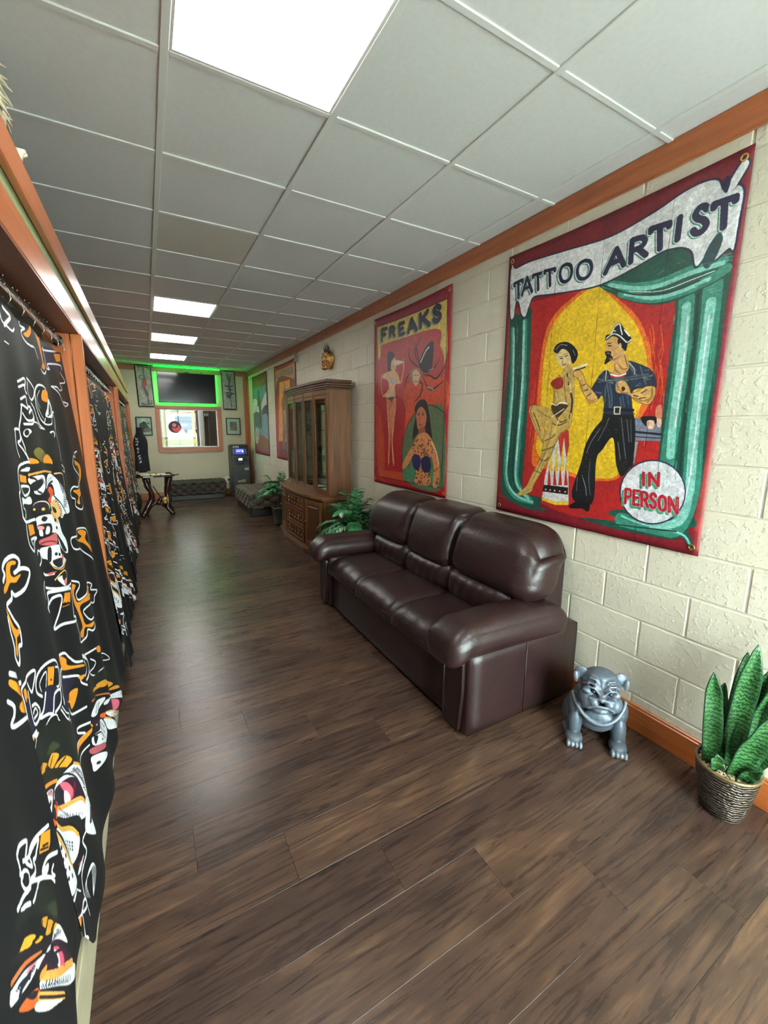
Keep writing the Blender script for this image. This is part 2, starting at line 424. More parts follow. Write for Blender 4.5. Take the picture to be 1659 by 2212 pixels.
for j in sorted(LIGHTS):
    xx, yy = XA+TP/2, Y0+TP*(j+.5)
    L = thing('ceiling_light', lab[j], 'light', (xx, yy, ZC), 0, 'square ceiling light panels')
    h = TP/2
    m = MB()
    for a in ((-h+.014, h-.014, -h+.012, -h+.022), (-h+.014, h-.014, h-.022, h-.012), (-h+.014, -h+.024, -h+.022, h-.022), (h-.024, h-.014, -h+.022, h-.022)): m.box(*a, -.006, .012)
    m.build('frame', M_['tbar'], L)
    MB().box(-h+.024, h-.024, -h+.022, h-.022, -.003, .006).build('diffuser', M_['panel'], L)

# ------------------------------------------------------------ booth partition on the left
pt = struct('trim_4')      # orange framing of the booth openings
HX = -.258
MB().bbox(HX-.022, HX, YF, YB, 2.024, 2.137, .004).build('header_board', M_['pine_y'], pt)
MB().bbox(HX-.022, HX, YF, YB, 2.223, 2.332, .004).build('top_board', M_['pine_y'], pt)
MB().box(-.41, HX-.022, YF, YB, 2.03, 2.325).build('partition_wall', M_['green_wall'], pt)
MB().box(-.41, HX-.022, YF, YB, 2.325, 2.332).build('cap_board', M_['pine_y'], pt)
MB().box(-.41, HX-.001, YF, YB, 2.016, 2.024).build('soffit_board', M_['pine_dark'], pt)
POSTS = (2.71, 5.925, 10.10)
for y in POSTS:
    for x0, x1 in ((-.41, -.302), (-.298, -.251)):
        MB().bbox(x0, x1, y, y+.05, 0, 2.016, .003).build('post', M_['pine_z'], pt)
ya = YF
bl = struct('baseboard_left')
for y in POSTS:
    MB().bbox(-.41, -.272, ya, y, 0, .30, .004).build('curb', M_['tan_ply'], pt)
    MB().bbox(-.264, -.25, ya, y, 0, .19, .003).build('board', M_['beige'], bl)
    ya = y+.05
# ------------------------------------------------------------ painting flat prints with numpy
def cam_ray(u, v): return _f+_r*(u-PCX)/FPX-_u*(v-PCY)/FPX
class Art:
    def __init__(s, w, h, col, fn=None):
        s.w, s.h = w, h; s.a = np.empty((h, w, 3), np.float32); s.a[:] = np.array(col)/255; s.fn = fn; s.crop = (1, 0, 0); s.wk = 1.0
    def T(s, pts):
        k, ox, oy = s.crop; out = []
        for x, y in pts:
            p = (ox+x/k, oy+y/k); out.append(s.fn(*p) if s.fn else p)
        return np.array(out, float)
    @staticmethod
    def spline(P, closed, n=6):
        N = len(P)
        if N < 3: return P
        out = []
        for i in range(N if closed else N-1):
            g = (lambda k: P[k % N]) if closed else (lambda k: P[min(max(k, 0), N-1)])
            a, b, c, d = g(i-1), g(i), g(i+1), g(i+2)
            for t in np.arange(n)/n:
                out.append(.5*((2*b)+(-a+c)*t+(2*a-5*b+4*c-d)*t*t+(-a+3*b-3*c+d)*t**3))
        if not closed: out.append(P[-1])
        return np.array(out)
    def mask(s, P):
        x0, x1 = int(max(0, math.floor(P[:, 0].min()))), int(min(s.w, math.ceil(P[:, 0].max())+1))
        y0, y1 = int(max(0, math.floor(P[:, 1].min()))), int(min(s.h, math.ceil(P[:, 1].max())+1))
        if x1 <= x0 or y1 <= y0: return None
        C = np.zeros((y1-y0, x1-x0+1), np.int32); Q = np.roll(P, -1, 0)
        for (ax, ay), (bx, by) in zip(P, Q):
            if ay == by: continue
            if ay > by: ax, ay, bx, by = bx, by, ax, ay
            r0, r1 = max(y0, math.ceil(ay-.5)), min(y1, math.ceil(by-.5))
            if r1 <= r0: continue
            r = np.arange(r0, r1); xc = ax+(r+.5-ay)*(bx-ax)/(by-ay)
            np.add.at(C, (r-y0, np.clip(np.ceil(xc-.5).astype(int)-x0, 0, x1-x0)), 1)
        return (np.cumsum(C, 1)[:, :-1] % 2 == 1), x0, x1, y0, y1
    def poly(s, pts, col, sm=True, a=1.0, raw=False):
        P = np.array(pts, float) if raw else s.T(pts)
        if sm: P = s.spline(P, True)
        r = s.mask(P)
        if r is None: return
        m, x0, x1, y0, y1 = r; v = s.a[y0:y1, x0:x1]
        v[m] = v[m]*(1-a)+np.array(col, np.float32)/255*a
    def line(s, pts, w, col, sm=True, a=1.0, closed=False, raw=False, taper=False):
        P = np.array(pts, float) if raw else s.T(pts)
        if sm: P = s.spline(P, closed, 5)
        elif closed: P = np.vstack([P, P[:1]])
        if closed and sm: P = np.vstack([P, P[:1]])
        c = np.array(col, np.float32)/255; n = len(P)-1; w = max(1.6, w*s.wk) if s.wk != 1 else w
        acc = None
        for i in range(n):
            (ax, ay), (bx, by) = P[i], P[i+1]; ww = w*(1-abs(2*(i+.5)/n-1)**2*.8) if taper else w; h = ww/2
            x0, x1 = int(max(0, min(ax, bx)-h-1)), int(min(s.w, max(ax, bx)+h+2)); y0, y1 = int(max(0, min(ay, by)-h-1)), int(min(s.h, max(ay, by)+h+2))
            if x1 <= x0 or y1 <= y0: continue
            X, Y = np.meshgrid(np.arange(x0, x1)+.5, np.arange(y0, y1)+.5); dx, dy = bx-ax, by-ay; L = dx*dx+dy*dy
            t = np.clip(((X-ax)*dx+(Y-ay)*dy)/L, 0, 1) if L > 1e-9 else 0
            m = (X-ax-t*dx)**2+(Y-ay-t*dy)**2 <= h*h
            v = s.a[y0:y1, x0:x1]
            v[m] = v[m]*(1-a)+c*a
    def ell(s, cx, cy, rx, ry, col, a=1.0, rot=0):
        t = np.linspace(0, 2*PI, 28, endpoint=False); c, d = math.cos(rot), math.sin(rot)
        s.poly([(cx+rx*math.cos(q)*c-ry*math.sin(q)*d, cy+rx*math.cos(q)*d+ry*math.sin(q)*c) for q in t], col, False, a)
    def noise(s, cell, amp, seed=1, mono=True):
        g = np.random.default_rng(seed); hh, ww = s.h//cell+3, s.w//cell+3
        n = g.random((hh, ww)).astype(np.float32)-.5
        yy = np.arange(s.h)/cell; xx = np.arange(s.w)/cell; yi = yy.astype(int); xi = xx.astype(int); fy = (yy-yi)[:, None]; fx = (xx-xi)[None]
        v = (n[yi][:, xi]*(1-fy)*(1-fx)+n[yi+1][:, xi]*fy*(1-fx)+n[yi][:, xi+1]*(1-fy)*fx+n[yi+1][:, xi+1]*fy*fx)
        s.a *= (1+amp*2*v)[..., None]
    def blur(s, k=1):
        for _ in range(k):
            p = np.pad(s.a, ((1, 1), (1, 1), (0, 0)), 'edge')
            s.a = (p[:-2, 1:-1]+p[2:, 1:-1]+p[1:-1, :-2]+p[1:-1, 2:]+2*p[1:-1, 1:-1])/6
    # letters: strokes in a unit box (x right, y down) laid into a quad TL,TR,BR,BL
    def glyph(s, ch, quad, w, col, off=(0, 0)):
        q = s.T([(x+off[0], y+off[1]) for x, y in quad])
        for st in GLY[ch]:
            P = [(q[0]*(1-x)*(1-y)+q[1]*x*(1-y)+q[2]*x*y+q[3]*(1-x)*y) for x, y in st]
            s.line(P, w, col, sm=len(st) > 3, raw=True)
    def material(s, name, rough=.5, bump=0):
        s.a = np.clip(s.a, 0, 1); im = bpy.data.images.new(name, s.w, s.h)
        px = np.ones((s.h, s.w, 4), np.float32); px[..., :3] = s.a[::-1]; im.pixels.foreach_set(px.ravel()); im.update(); im.pack()
        t = NT(name); tx = t.n('ShaderNodeTexImage'); tx.image = im; tx.extension = 'REPEAT'
        t.l(tx.outputs[0], t.b.inputs['Base Color']); t.b.inputs['Roughness'].default_value = rough
        if bump: t.bump(t.noise(t.coord(), 300, 3), bump, .001)
        return t.m
GLY = {'A': [[(0, 1), (.5, 0), (1, 1)], [(.2, .65), (.8, .65)]], 'B': [[(0, 0), (0, 1)], [(0, 0), (.7, .05), (.8, .25), (.7, .45), (0, .5)], [(0, .5), (.8, .55), (.95, .75), (.8, .95), (0, 1)]],
 'E': [[(0, 0), (0, 1)], [(0, 0), (.95, 0)], [(0, .5), (.75, .5)], [(0, 1), (.95, 1)]], 'F': [[(0, 0), (0, 1)], [(0, 0), (.95, 0)], [(0, .48), (.75, .48)]],
 'G': [[(.95, .2), (.7, .02), (.3, .02), (.05, .3), (.05, .7), (.3, .98), (.75, .98), (.95, .8), (.95, .55), (.6, .55)]], 'I': [[(.5, 0), (.5, 1)]],
 'K': [[(0, 0), (0, 1)], [(.95, 0), (.05, .55)], [(.3, .42), (1, 1)]], 'L': [[(0, 0), (0, 1)], [(0, 1), (.9, 1)]], 'M': [[(0, 1), (.1, 0)], [(.1, 0), (.5, .7)], [(.5, .7), (.9, 0)], [(.9, 0), (1, 1)]],
 'N': [[(0, 1), (0, 0)], [(0, 0), (1, 1)], [(1, 1), (1, 0)]], 'O': [[(.5, 0), (.15, .12), (0, .5), (.15, .88), (.5, 1), (.85, .88), (1, .5), (.85, .12), (.5, 0)]],
 'P': [[(0, 0), (0, 1)], [(0, 0), (.7, .03), (.95, .27), (.7, .52), (0, .55)]], 'R': [[(0, 0), (0, 1)], [(0, 0), (.7, .03), (.95, .25), (.7, .48), (0, .5)], [(.45, .5), (1, 1)]],
 'S': [[(.92, .15), (.65, 0), (.3, .02), (.08, .22), (.3, .42), (.7, .55), (.93, .76), (.7, .98), (.3, 1), (.05, .84)]], 'T': [[(0, 0), (1, 0)], [(.5, 0), (.5, 1)], [(0, 0), (-.03, .13)], [(1, 0), (1.03, .13)]]}
def banner_map(ya, yb, z0, z1, w, h, x=2.118):
    def fn(u, v):
        d = cam_ray(u, v); t = x/d[0]; y = d[1]*t; z = CH+d[2]*t
        return ((yb-y)/(yb-ya)*w, (z1-z)/(z1-z0)*h)
    return fn

# ---- banner 1: TATTOO ARTIST
def art_tattoo():
    W, H = 1000, 1310
    s = Art(W, H, (112, 28, 38), banner_map(.865, 2.115, .995, 2.637, W, H))
    NV, GD, GM, GL, WH = (34, 34, 62), (22, 74, 62), (52, 128, 108), (128, 190, 178), (214, 214, 216)
    s.crop = (2.379, 1050, 290)
    s.poly([(120, 900), (240, 880), (180, 1930), (50, 1910)], (150, 38, 34), False); s.poly([(1330, 600), (1390, 300), (1090, 2150), (1040, 2150)], (140, 44, 38), False, .8)
    s.poly([(50, 1860), (1090, 2040), (1090, 2160), (50, 1920)], (122, 24, 36), False)
    s.poly([(235, 860), (560, 770), (1000, 700), (985, 860), (905, 1700), (1050, 1980), (640, 2010), (380, 1940), (190, 1850), (215, 1150)], (168, 32, 32), False)
    O, Y = (214, 104, 30), (216, 176, 34)
    s.poly([(570, 765), (440, 840), (345, 940), (300, 1060), (272, 1290), (262, 1480), (240, 1690), (330, 1720), (440, 1755), (580, 1780), (705, 1745), (780, 1500), (860, 1330), (850, 1130), (800, 960), (700, 850)], O)
    s.poly([(565, 770), (455, 850), (365, 950), (315, 1080), (290, 1300), (282, 1480), (270, 1640), (440, 1735), (580, 1765), (690, 1735), (760, 1480), (820, 1330), (830, 1150), (780, 980), (690, 870), (620, 800)], Y)
    g = random.Random(3)
    for k in range(70):
        x = g.uniform(300, 850); y = g.uniform(880, 1600); s.line([(x, y), (x-g.uniform(5, 25), y+g.uniform(40, 110))], g.uniform(1, 3), g.choice([(236, 200, 70), (200, 150, 20), (240, 220, 140)]), False, .5)
    for k in range(14):
        x = 830+g.uniform(0, 80); y = g.uniform(960, 1300); s.line([(x, y), (x+10, y+80), (x-5, y+150)], 3, (222, 120, 30), True, .6)
        x = 240+g.uniform(0, 60); s.line([(x, y+300), (x-20, y+420)], 3, (222, 120, 30), True, .6)
    # green drapes
    def drape(pts, inner):
        s.poly(pts, GD); 
        for w, c, l in inner: s.line(l, w, c)
    drape([(128, 940), (180, 925), (238, 890), (238, 960), (230, 1200), (205, 1600), (188, 1800), (200, 1840), (290, 1870), (275, 1905), (320, 1930), (220, 1925), (130, 1885), (85, 1840), (78, 1760), (100, 1350), (122, 1150)],
      [(24, GM, [(140, 1000), (135, 1300), (105, 1640), (105, 1780), (150, 1860), (240, 1890)]), (30, GM, [(205, 960), (195, 1300), (165, 1650), (165, 1790), (230, 1880)]),
       (13, GL, [(145, 1000), (140, 1300), (112, 1640), (112, 1780), (160, 1855), (240, 1890)]), (16, GL, [(200, 960), (190, 1300), (160, 1650), (160, 1790), (220, 1870)]),
       (3, WH, [(150, 1040), (142, 1350), (112, 1700)]), (3, WH, [(196, 1040), (184, 1350), (158, 1700)]), (5, (14, 44, 40), [(172, 950), (168, 1300), (140, 1700), (150, 1820)])])
    drape([(985, 830), (1100, 800), (1258, 700), (1240, 850), (1195, 1200), (1150, 1500), (1110, 1800), (1070, 1950), (1085, 2010), (1040, 2030), (1070, 2110), (1050, 2130), (1010, 2075), (940, 2080), (780, 2050), (640, 2020), (490, 1970), (700, 1990), (760, 1985), (650, 1960), (640, 1935), (720, 1930), (880, 1980), (890, 1700), (905, 1500), (945, 1150), (975, 930)],
      [(52, GM, [(1035, 850), (1010, 1150), (960, 1500), (930, 1700)]), (58, GM, [(1170, 780), (1130, 1150), (1080, 1500), (1050, 1850), (980, 2020), (880, 2020), (700, 1980)]),
       (28, GL, [(1035, 880), (1010, 1150), (965, 1480), (950, 1650)]), (30, GL, [(1160, 860), (1120, 1150), (1075, 1500), (1045, 1850), (990, 1990), (860, 2010)]),
       (4, WH, [(1042, 930), (1015, 1200), (975, 1500)]), (4, WH, [(1150, 930), (1110, 1250), (1060, 1700), (1020, 1900)]), (9, (16, 54, 46), [(1095, 820), (1065, 1150), (1020, 1500), (985, 1900)]),
       (8, GL, [(700, 1960), (800, 2000), (1000, 2050), (1050, 2110)]), (5, (16, 50, 44), [(640, 2000), (800, 2020), (980, 2040)])])
    drape([(572, 758), (650, 735), (760, 690), (900, 605), (1000, 580), (1110, 640), (1200, 640), (1268, 600), (1258, 700), (1200, 750), (1100, 800), (985, 850), (880, 870), (760, 855), (660, 815)],
      [(34, GM, [(620, 760), (760, 780), (900, 760), (1050, 700), (1220, 650)]), (30, GM, [(700, 810), (850, 840), (1000, 810), (1150, 745), (1240, 690)]),
       (15, GL, [(640, 765), (780, 785), (900, 770), (1050, 712), (1220, 660)]), (13, GL, [(720, 812), (860, 836), (1000, 806), (1150, 742)]), (3, WH, [(740, 800), (900, 800), (1060, 745), (1180, 700)]), (5, (14, 46, 40), [(600, 765), (760, 815), (930, 810), (1100, 750)])])
    # white ribbon with dark edge
    rib = [(130, 705), (160, 690), (240, 650), (420, 590), (640, 520), (860, 400), (1010, 300), (1120, 245), (1195, 235), (1225, 285), (1300, 170), (1335, 130), (1355, 150), (1320, 215), (1275, 290), (1300, 262), (1325, 300), (1300, 450), (1275, 590), (1250, 585), (1180, 645), (1165, 635), (1215, 540), (1210, 510), (1170, 545), (1110, 650), (1080, 672), (1065, 600), (1020, 575), (960, 580), (900, 600), (760, 680), (600, 760), (480, 790), (330, 815), (250, 830), (225, 880), (205, 935), (185, 920), (175, 870), (160, 855), (150, 900), (145, 940), (128, 930)]
    s.line(rib, 12, NV, closed=True); s.poly(rib, (206, 206, 208)); s.poly([(135, 670), (165, 720), (150, 730), (140, 700)], (206, 206, 208))
    s.poly([(1220, 540), (1200, 505), (1150, 570), (1115, 655), (1140, 690), (1180, 640)], (30, 60, 66)); s.poly([(1262, 230), (1240, 215), (1215, 270), (1240, 300)], NV)
    L = [('T', (148, 768), (190, 746), (182, 832), (158, 848)), ('A', (198, 742), (232, 722), (240, 806), (188, 826)), ('T', (245, 722), (296, 706), (290, 788), (255, 800)), ('T', (306, 698), (358, 684), (350, 766), (318, 778)),
         ('O', (385, 668), (448, 652), (444, 742), (385, 758)), ('O', (474, 650), (550, 630), (546, 722), (474, 744)), ('A', (640, 592), (712, 566), (712, 662), (618, 704)), ('R', (756, 535), (826, 512), (826, 612), (748, 648)),
         ('T', (852, 478), (946, 450), (925, 570), (872, 590)), ('I', (985, 428), (1016, 416), (1004, 526), (972, 542)), ('S', (1078, 380), (1148, 358), (1138, 490), (1062, 512)), ('T', (1176, 358), (1286, 322), (1256, 466), (1190, 486))]
    for ch, *q in L:
        w = 17 if q[0][0] < 600 else 23
        s.glyph(ch, q, w+2, (60, 120, 96), (-9, 8)); s.glyph(ch, q, w+1, (206, 206, 208), (-3, 3)); s.glyph(ch, q, w-2, NV)
        if ch in 'TI':   # small serifs
            s.glyph('E', [(q[0][0]-2, q[0][1]+6), (q[0][0]+1, q[0][1]+6), (q[0][0]+1, q[0][1]+14), (q[0][0]-2, q[0][1]+14)], 5, NV) if ch == 'T' else None
    # table with bottle
    s.poly([(755, 1455), (905, 1455), (900, 1575), (757, 1570)], (112, 116, 134), False); s.line([(757, 1525), (900, 1540)], 8, (26, 30, 44)); s.line([(757, 1550), (898, 1560)], 4, (40, 46, 60)); s.poly([(770, 1575), (785, 1578), (765, 1690), (755, 1690)], (150, 150, 150), False)
    s.poly([(800, 1450), (900, 1450), (890, 1475), (830, 1500)], (20, 20, 26)); s.poly([(832, 1470), (866, 1470), (864, 1508), (834, 1508)], (214, 172, 150)); s.poly([(882, 1455), (904, 1458), (902, 1500), (884, 1498)], (214, 172, 150)); s.poly([(875, 1410), (890, 1388), (905, 1392), (906, 1455), (876, 1452)], (196, 120, 90))
    s.crop = (4.1475, 1100, 640)
    SK, SD, BK = (206, 160, 92), (120, 78, 40), (20, 22, 26)
    # stool
    s.poly([(440, 1210), (540, 1195), (540, 1860), (420, 1860), (300, 1815), (330, 1600), (395, 1350)], (196, 190, 190), False)
    for x in (350, 400, 450, 500): s.poly([(x, 1690), (x+16, 1500), (x+32, 1690)], (170, 40, 36), False); s.poly([(x+15, 1560), (x+40, 1290), (x+48, 1560)], (216, 176, 34), False)
    s.poly([(440, 1210), (540, 1195), (545, 1330), (520, 1450), (500, 1260), (470, 1450), (450, 1280)], (178, 50, 40), False)
    s.poly([(318, 1685), (535, 1710), (535, 1775), (305, 1745)], BK, False); s.poly([(300, 1800), (420, 1835), (538, 1830), (536, 1868), (420, 1868), (300, 1825)], (214, 176, 50), False)
    for x in (335, 375, 415, 460, 510): s.ell(x, 1728+(x-335)*.12, 8, 8, (220, 150, 120))
    # woman on the stool
    body = [(500, 640), (480, 690), (395, 750), (388, 790), (432, 825), (408, 880), (402, 960), (385, 1030), (420, 1110), (500, 1190), (556, 1150), (578, 1000), (592, 820), (580, 660), (545, 612)]
    s.line(body, 3, SD, closed=True); s.poly(body, (190, 160, 88))
    leg1 = [(395, 1030), (310, 985), (225, 972), (188, 1005), (200, 1080), (255, 1220), (310, 1312), (345, 1250), (300, 1125), (340, 1160), (410, 1160)]
    leg2 = [(540, 1120), (530, 1190), (470, 1215), (430, 1300), (335, 1500), (225, 1690), (205, 1745), (110, 1782), (82, 1765), (160, 1700), (205, 1610), (290, 1440), (318, 1280), (380, 1110), (450, 1040)]
    for q in (leg1, leg2): s.line(q, 3, SD, closed=True); s.poly(q, (186, 152, 80))
    s.poly([(395, 965), (530, 965), (500, 1020), (440, 1080), (395, 1030)], (66, 50, 30)); s.line([(392, 955), (430, 970), (470, 945), (530, 955)], 5, (232, 228, 214)); s.line([(390, 1075), (450, 1035), (500, 1000)], 4, (232, 228, 214))
    s.poly([(392, 752), (480, 715), (488, 800), (430, 826), (388, 792)], (150, 40, 36), True); 
    for l in ([(520, 660), (535, 720), (520, 800), (540, 880)], [(545, 640), (560, 700), (555, 900), (565, 1010)], [(540, 900), (555, 1000), (545, 1090)], [(390, 1130), (450, 1150), (520, 1120)], [(330, 1290), (390, 1260), (420, 1230)], [(300, 1380), (390, 1350), (420, 1320)], [(280, 1455), (330, 1470), (360, 1440)], [(225, 1040), (260, 1120), (285, 1200)], [(240, 1560), (290, 1580)], [(430, 1080), (470, 1120), (520, 1100)]): s.line(l, 5, (64, 48, 34), a=.85)
    face = [(440, 500), (480, 462), (545, 485), (566, 560), (545, 620), (505, 638), (455, 600), (430, 545)]
    s.line([(520, 610), (545, 640)], 14, (190, 150, 90)); s.poly(face, (206, 180, 124)); s.line([(465, 548), (488, 546)], 4, BK); s.line([(508, 528), (532, 520)], 4, BK); s.line([(458, 535), (486, 528)], 2, BK); s.line([(500, 512), (535, 500)], 2, BK); s.line([(490, 550), (482, 585), (496, 590)], 2, SD); s.line([(488, 608), (515, 600)], 5, (150, 50, 44))
    s.poly([(408, 480), (440, 420), (520, 398), (582, 430), (622, 490), (612, 555), (575, 592), (555, 520), (530, 478), (485, 462), (448, 500), (430, 500)], BK); s.line([(430, 470), (470, 425), (530, 430)], 3, (180, 180, 184)); s.line([(580, 470), (600, 520)], 3, (150, 150, 156))
    s.poly([(492, 680), (520, 605), (568, 620), (592, 700), (592, 900), (575, 1040), (548, 1040), (522, 900), (508, 760)], (178, 146, 84)); s.line([(530, 690), (548, 740), (540, 780)], 10, (52, 42, 34)); s.line([(560, 860), (572, 930), (562, 1030)], 9, (60, 46, 34))
    # man
    pants = [(870, 1030), (1115, 1040), (1118, 1480), (1080, 1540), (1010, 1610), (965, 1500), (935, 1262), (840, 1370), (785, 1470), (752, 1850), (570, 1795), (652, 1480), (690, 1330), (755, 1200), (835, 1100)]
    s.poly(pants, BK); s.line([(700, 1400), (740, 1300), (820, 1180)], 3, (120, 124, 130)); s.line([(660, 1600), (690, 1700), (700, 1780)], 3, (150, 154, 160)); s.line([(980, 1300), (1000, 1450)], 3, (110, 112, 120)); s.line([(1095, 1100), (1100, 1300)], 3, (80, 84, 92))
    for k in range(120): s.ell(g.uniform(650, 1100), g.gauss(1480, 60) if k % 2 else g.gauss(1130, 50), 3, 3, (150, 130, 60), .8) if True else 0
    s.poly([(540, 1880), (575, 1852), (640, 1830), (722, 1855), (722, 1915), (700, 1925), (660, 1900), (570, 1898)], (12, 12, 14))
    shirt = [(878, 648), (930, 690), (1050, 680), (1066, 572), (1180, 600), (1275, 650), (1322, 735), (1312, 830), (1210, 815), (1110, 850), (1112, 1020), (1115, 1050), (868, 1045), (855, 960), (838, 880), (800, 915), (760, 850), (742, 822), (790, 740), (820, 690)]
    s.poly(shirt, (34, 46, 66)); 
    for l in ([(800, 760), (1250, 690)], [(790, 730), (900, 745), (1100, 735), (1290, 700)], [(1080, 600), (1130, 690)], [(1180, 620), (1230, 780)], [(780, 850), (830, 860)], [(880, 760), (900, 900), (905, 1000)], [(1000, 900), (1010, 990)], [(870, 790), (860, 950)]): s.line(l, 6, (110, 122, 118), a=.6)
    s.line([(878, 650), (870, 740)], 4, (200, 200, 200)); s.line([(1075, 580), (1125, 640), (1130, 690)], 4, (190, 190, 190))
    s.poly([(912, 668), (985, 690), (1055, 662), (1040, 712), (985, 722), (918, 718)], (168, 50, 46)); s.line([(918, 690), (985, 704), (1048, 684)], 6, (236, 232, 226))
    ra = [(742, 822), (800, 912), (745, 944), (712, 930), (655, 822), (630, 735), (590, 705), (585, 672), (618, 650), (662, 680), (690, 760), (718, 800)]
    la = [(1100, 862), (1185, 828), (1240, 800), (1312, 810), (1306, 890), (1250, 962), (1140, 925), (1070, 870), (972, 852), (960, 795), (972, 758), (1040, 752), (1082, 815)]
    for q in (ra, la): s.line(q, 4, (90, 50, 26), closed=True); s.poly(q, SK)
    for l in ([(660, 790), (690, 780)], [(675, 840), (715, 825)], [(700, 890), (740, 860)], [(1120, 880), (1160, 890)], [(1190, 860), (1240, 830)], [(1170, 910), (1230, 900)]): s.line(l, 4, (70, 52, 34))
    s.poly([(1012, 810), (1030, 800), (1045, 815), (1035, 838), (1015, 838)], (60, 40, 34))
    for y in (775, 800, 825): s.line([(965, y), (1000, y+4)], 2, SD)
    s.line([(585, 640), (705, 600)], 9, (216, 212, 196)); s.line([(600, 655), (690, 625)], 5, BK)
    s.poly([(948, 560), (1045, 500), (1075, 590), (1072, 650), (1010, 690), (935, 680), (930, 610)], SK); s.line([(1040, 520), (1068, 620)], 4, SD)
    fc = [(880, 375), (985, 368), (1030, 405), (1030, 490), (985, 560), (930, 590), (905, 560), (880, 520), (862, 490), (880, 440)]
    s.poly(fc, (204, 156, 98)); s.line([(888, 412), (925, 405)], 3, BK); s.line([(895, 432), (922, 432)], 4, BK); s.line([(872, 492), (905, 488), (915, 500)], 7, BK)
    s.poly([(866, 505), (905, 505), (935, 545), (905, 572), (862, 600), (868, 560), (880, 530)], BK)
    s.poly([(985, 370), (1062, 400), (1050, 480), (1020, 452), (985, 425)], BK); s.ell(998, 440, 16, 34, (214, 170, 120), rot=.15)
    s.poly([(868, 372), (880, 335), (925, 322), (945, 262), (998, 226), (1045, 290), (1090, 340), (1100, 385), (1060, 415), (1000, 375), (940, 345), (885, 378)], BK)
    for l in ([(925, 330), (950, 268), (995, 235), (1010, 290), (1020, 330)], [(880, 365), (940, 325), (1000, 345), (1060, 400), (1098, 380)], [(1040, 290), (1085, 345)], [(960, 300), (940, 295)]): s.line(l, 5, (222, 222, 224))
    s.line([(868, 1005), (1112, 1015)], 12, (20, 24, 34)); s.line([(948, 985), (1000, 985), (996, 1048), (946, 1046)], 5, (226, 214, 176), False, closed=True)
    SH = (150, 104, 56)
    for l in ([(985, 600), (1020, 640), (1060, 640)], [(950, 600), (960, 650), (1000, 680)], [(905, 545), (940, 560), (985, 530)], [(975, 800), (1010, 850), (1060, 860)], [(1120, 900), (1200, 930), (1270, 910)], [(1280, 820), (1290, 880), (1250, 940)], [(700, 900), (740, 930), (780, 915)], [(640, 760), (665, 840)]): s.line(l, 6, SH, a=.7)
    for l in ([(400, 800), (415, 860), (410, 950)], [(500, 700), (505, 820), (520, 940)], [(455, 700), (478, 730)], [(400, 1100), (360, 1300), (300, 1470), (220, 1640)], [(520, 1190), (450, 1260), (360, 1470)], [(215, 985), (200, 1040), (270, 1220), (310, 1300)], [(260, 1010), (330, 1060), (380, 1080)], [(120, 1765), (180, 1730)]): s.line(l, 6, (140, 104, 50), a=.75)
    for l in ([(430, 860), (440, 930)], [(460, 1090), (400, 1220)], [(350, 1400), (270, 1560)], [(540, 690), (560, 850)]): s.line(l, 7, (216, 190, 120), a=.7)
    for l in ([(900, 1080), (860, 1180), (800, 1290)], [(730, 1480), (720, 1640), (735, 1780)], [(1010, 1080), (1030, 1280), (1050, 1450)], [(1060, 1100), (1080, 1300)], [(620, 1620), (610, 1740)]): s.line(l, 4, (96, 104, 118), a=.8)
    for l in ([(905, 780), (925, 900), (920, 990)], [(960, 730), (975, 800)], [(1020, 880), (1035, 980)], [(1060, 860), (1075, 960)]): s.line(l, 7, (70, 96, 130), a=.7)
    for k in range(26):
        x = g.uniform(800, 1290); y = g.uniform(640, 800); s.line([(x, y), (x+g.uniform(15, 45), y+g.uniform(-8, 8))], 4, (150, 156, 140), False, .45)
    # IN PERSON disc
    s.ell(1292, 1752, 298, 292, NV); s.ell(1292, 1752, 286, 280, (206, 206, 212))
    P = [('I', (1196, 1580), (1226, 1580), (1224, 1688), (1196, 1686)), ('N', (1264, 1582), (1345, 1584), (1340, 1694), (1262, 1690)), ('P', (1052, 1725), (1106, 1728), (1100, 1850), (1046, 1848)), ('E', (1124, 1738), (1168, 1742), (1172, 1866), (1120, 1862)),
         ('R', (1194, 1750), (1246, 1758), (1250, 1884), (1194, 1876)), ('S', (1272, 1764), (1322, 1772), (1322, 1894), (1268, 1886)), ('O', (1348, 1784), (1412, 1794), (1412, 1920), (1348, 1912)), ('N', (1440, 1800), (1512, 1806), (1508, 1942), (1440, 1926))]
    for ch, *q in P: s.glyph(ch, q, 13, (72, 140, 110), (-22, 20))
    for ch, *q in P: s.glyph(ch, q, 15, (206, 206, 212)); s.glyph(ch, q, 12, (172, 30, 46))
    s.crop = (2.379, 1050, 290)
    for x0_, x1_, y0_, y1_ in ((120, 235, 960, 1800), (930, 1200, 880, 1900)):
        for k in range(70):
            q = g.random(); y = y0_+(y1_-y0_)*q; x = g.uniform(x0_, x1_)-(q*55 if x0_ < 500 else q*60); s.line([(x, y), (x-g.uniform(2, 8), y+g.uniform(30, 90))], g.uniform(1.5, 4), g.choice([(30, 96, 84), (150, 206, 194), (84, 156, 138), (24, 70, 60)]), False, .4)
    for k in range(40):
        x = g.uniform(640, 1230); y = 640+g.uniform(0, 200)-(x-900)*.1; s.line([(x, y), (x+g.uniform(30, 70), y-g.uniform(4, 22))], g.uniform(1.5, 3.5), g.choice([(30, 96, 84), (140, 196, 184), (24, 70, 60)]), False, .35)
    for x in (300, 525, 780): s.line([(x, 0), (x-6, 1310)], 1.5, (30, 12, 14), False, .6, raw=True)
    s.noise(3, .10, 1); s.noise(9, .10, 2); s.noise(60, .06, 3)
    s.blur(1); return s.material('tattoo_banner_print', .48)

